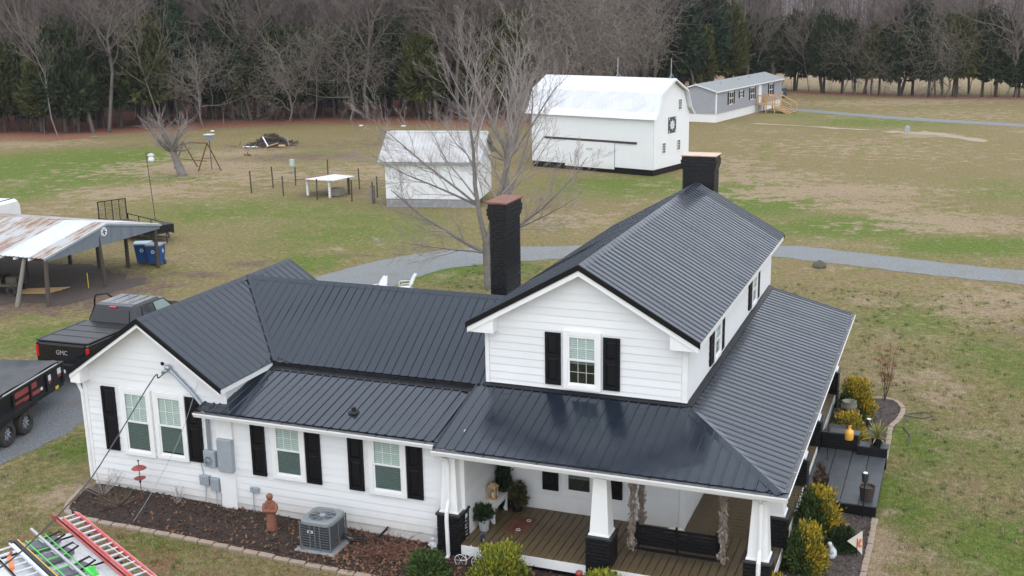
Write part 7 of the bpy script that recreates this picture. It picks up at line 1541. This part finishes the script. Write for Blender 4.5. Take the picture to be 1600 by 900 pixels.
# the ones the photograph shows clearly
LEFT_E, RIGHT_E, PALE = [], [], []
for kind, k, px_, d, s in (('e', 3, 20, 3, .95), ('e', 1, 95, 2.5, .75), ('e', 0, 60, 5, .9), ('e', 3, 150, 4, 1.0), ('e', 0, 215, 3, 1.0), ('e', 2, 300, 4, 1.05), ('e', 1, 265, 7, 1.1), ('e', 2, 385, 5, 1.1), ('e', 1, 470, 6, 1.0), ('e', 0, 505, 3.5, 1.0), ('e', 1, 560, 5, .9), ('e', 0, 610, 5, 1.05), ('e', 3, 540, 8, 1.2), ('e', 0, 655, 6, 1.1), ('e', 2, 700, 9, 1.2), ('e', 1, 745, 7, 1.1), ('e', 3, 585, 3, .9), ('e', 1, 430, 9, 1.15), ('e', 2, 800, 12, 1.1), ('e', 0, 350, 8, 1.1), ('e', 1, 180, 8, .95), ('e', 3, -30, 4, 1.1),
                        ('e', 1, 1085, 2, .85), ('e', 3, 1072, 6, 1.2), ('e', 0, 1105, 8, 1.1), ('e', 2, 1060, 3, 1.25), ('e', 2, 1095, 5, 1.3), ('e', 1, 1125, 3, 1.1), ('e', 0, 1040, 5, 1.2), ('e', 0, 1165, 2, .95), ('e', 1, 1195, 3, .9), ('e', 3, 1228, 1.5, 1.2), ('e', 0, 1272, .5, 1.0), ('e', 3, 1300, 1.5, 1.1), ('e', 1, 1355, .5, .85), ('e', 3, 1385, .5, 1.15), ('e', 2, 1405, 1.5, 1.02), ('e', 0, 1430, .5, .95), ('e', 1, 1470, .5, .95), ('e', 0, 1510, .8, 1.05), ('e', 3, 1530, 1.2, 1.1), ('e', 3, 1565, .5, .8), ('e', 3, 1590, 1, .9), ('e', 0, 1640, .8, 1.0), ('e', 1, 1335, 2, .8), ('e', 3, 1145, 4, 1.2)): (LEFT_E if px_ < 900 else RIGHT_E).append((px_, put(kind, k, px_, d, s)))
for k, px_, d, s in ((3, 338, -.5, .8), (4, 275, .5, 1.1), (0, 195, .5, 1.0), (4, 118, 0, 1.0), (2, 172, 2, .9), (3, 468, .3, .85), (4, 505, .3, .9), (3, 560, .5, .9), (0, 590, 1, 1.0), (2, 692, 1.5, 1.0), (0, 728, 2, .95), (3, 865, 1, 1.15), (3, 900, 2, 1.25), (3, 935, 1.5, 1.2), (3, 965, 2, 1.2), (2, 840, 3, 1.0), (1, 880, 4, 1.0), (1, 1000, 3, 1.05), (3, 1320, .5, .75), (4, 1300, 1, .8), (3, 1425, .2, .85), (3, 1455, .3, .9), (4, 1490, 1, .9), (4, 1545, .5, .8), (0, 1580, 1.2, .8), (4, 1250, .5, .8)): PALE.append((px_, put('b', k, px_, d, s)))
for i, (q, o) in enumerate(sorted(RIGHT_E, key=lambda a: a[0])): o['label'] = '%s evergreen from the left in the dark row beyond the mobile home and far driveway' % ROWN[i]; o['group'] = 'evergreens in the row beyond the far driveway'
PR_ = sorted([a for a in PALE if a[0] > 1060], key=lambda a: a[0])
for i, (q, o) in enumerate(PR_): o['label'] = '%s pale bare tree from the left among the evergreens beyond the far driveway' % ROWN[i]; o['group'] = 'bare trees among the far evergreens'
PL_ = sorted([a for a in PALE if a[0] <= 1060], key=lambda a: a[0])
for i, (q, o) in enumerate(PL_): o['label'] = '%s front bare tree from the left along the edge of the left woods' % ROWN[i]; o['group'] = 'front bare trees of the left woods'
for i, (q, o) in enumerate(sorted(LEFT_E, key=lambda a: a[0])): o['label'] = '%s large front evergreen from the left along the edge of the left woods' % ROWN[i]; o['group'] = 'front evergreens of the left woods'
for q in range(16):
    put('e', rnd.choice((0, 1, 3, 1)), -20+q*54+rnd.uniform(-12, 12), rnd.uniform(1.5, 9), rnd.uniform(.8, 1.15))
while len(trees_done) < 275:
    px_ = rnd.uniform(-80, 1060); d = abs(rnd.gauss(0, 1))*18+1.5
    if rnd.random() < .15: px_ = rnd.uniform(1060, 1680); d = rnd.uniform(.2, 5)
    put(*(('e', rnd.randrange(4)) if rnd.random() < (.06 if px_ < 830 else 0) else ('b', rnd.choice((0, 1, 2, 1, 4, 1, 4, 0, 1, 2)))), px_, d, rnd.uniform(.75, 1.1))
# ---- the deep wood, joined: nobody could count it
def wood(name, pts, hmin, hmax, mats, seed, nb=46, wid=.05, tk=1.0):
    r = np.random.RandomState(seed); n = len(pts); P = np.array(pts); H = r.uniform(hmin, hmax, n)
    V = []; MI = []
    # trunks: two crossed tapered faces each
    tr = tk*H*r.uniform(.006, .014, n); lean = r.normal(0, .03, (n, 2))
    top = P+np.stack([lean[:, 0]*H, lean[:, 1]*H, H], 1)
    tm = r.randint(1, 3, n)
    for a in (0, 1.05, 2.1):
        s = np.stack([np.cos(a)*tr, np.sin(a)*tr, np.zeros(n)], 1); V.append(np.stack([P-s, P+s, top], 1)); MI.append(tm)
    # branches and twigs: tapered slivers
    for lvl, (cnt, L0, w0) in enumerate(((nb//3, .30, 1.0), (nb, .16, .6))):
        f = r.uniform(.32, .98, (n, cnt)); base = P[:, None]+(top-P)[:, None]*f[..., None]
        a = r.uniform(0, 2*PI, (n, cnt)); el = r.uniform(.1, 1.1, (n, cnt)); L_ = H[:, None]*L0*(1.25-f)*r.uniform(.5, 1.2, (n, cnt))+.4
        if lvl: base = base+np.stack([np.cos(a), np.sin(a), .5*np.ones_like(a)], -1)*(H[:, None]*.22*(1.2-f)*r.uniform(0, 1, (n, cnt)))[..., None]; a = a+r.normal(0, .8, a.shape)
        d = np.stack([np.cos(a)*np.cos(el), np.sin(a)*np.cos(el), np.sin(el)], -1); sd_ = np.stack([-np.sin(a), np.cos(a), np.zeros_like(a)], -1)
        ww = (wid*w0*r.uniform(.5, 1.2, (n, cnt)))[..., None]; vert = r.rand(n, cnt) < .5; sd_[vert] = (0, 0, 1)
        V.append(np.stack([base-sd_*ww*.5, base+sd_*ww*.5, base+d*L_[..., None]], 2).reshape(-1, 3, 3)); MI.append(r.randint(0, len(mats), n*cnt))
    V = np.concatenate(V); MI = np.concatenate(MI); return raw(name, V.reshape(-1, 3), np.arange(len(V)*3).reshape(-1, 3), mats, mi=MI, kind='stuff')
WM = [mat('wood_mass_grey', (.265, .228, .232), .95), mat('wood_mass_brown', (.105, .082, .082), .95), mat('wood_mass_pale', (.42, .375, .37), .95)]
pts = []
while len(pts) < 1500:
    x, y = at_px(rnd.uniform(-120, 1050), 12+62*rnd.random()**.8); pts.append((x, y, float(hill(np.array(x), np.array(y)))))
tag(wood('deep_woods', pts, 12, 20, WM, 3, 40, .05, 2.0), 'dense mass of bare woodland behind the left tree line', 'woods')
pts = []
while len(pts) < 2000:
    x, y = at_px(rnd.uniform(900, 1720), 52+120*rnd.random()**1.1); pts.append((x, y, float(hill(np.array(x), np.array(y)))))
tag(wood('far_woods', pts, 10, 17, WM, 4, 44, .09, 1.8), 'hazy purple-grey mass of bare woods beyond the far field', 'woods')
pts = []
while len(pts) < 1100:
    x, y = at_px(rnd.uniform(-200, 1800), 130+260*rnd.random()); pts.append((x, y, float(hill(np.array(x), np.array(y)))))
tag(wood('hillside_woods', pts, 12, 20, WM, 8, 40, .18, 2.6), 'far bare woods on the rising ground along the horizon', 'woods')
pts = []
while len(pts) < 260:
    px_ = rnd.uniform(-60, 1680); x, y = at_px(px_, rnd.uniform(1, 26) if px_ < 1050 else rnd.uniform(-1, 3)); pts.append((x, y, 0))
tag(wood('undergrowth', pts, .7, 2.6, WM, 5, 14, .022), 'thin bare saplings and brush under the tree line', 'undergrowth')
# ------------------------------------------------------------------ thin winter haze over the whole place
mb = MB(); mb.box(-230, 230, -60, 470, -2, 34)
hz = mb.build('haze', [])
hm = bpy.data.materials.new('winter_haze'); hm.use_nodes = True; t = hm.node_tree; t.nodes.clear()
pv = t.nodes.new('ShaderNodeVolumePrincipled'); pv.inputs['Color'].default_value = (.92, .90, 1.0, 1); pv.inputs['Density'].default_value = .00016; pv.inputs['Anisotropy'].default_value = .2
ou = t.nodes.new('ShaderNodeOutputMaterial'); t.links.new(pv.outputs[0], ou.inputs['Volume'])
hz.data.materials.append(hm); hz['kind'] = 'stuff'
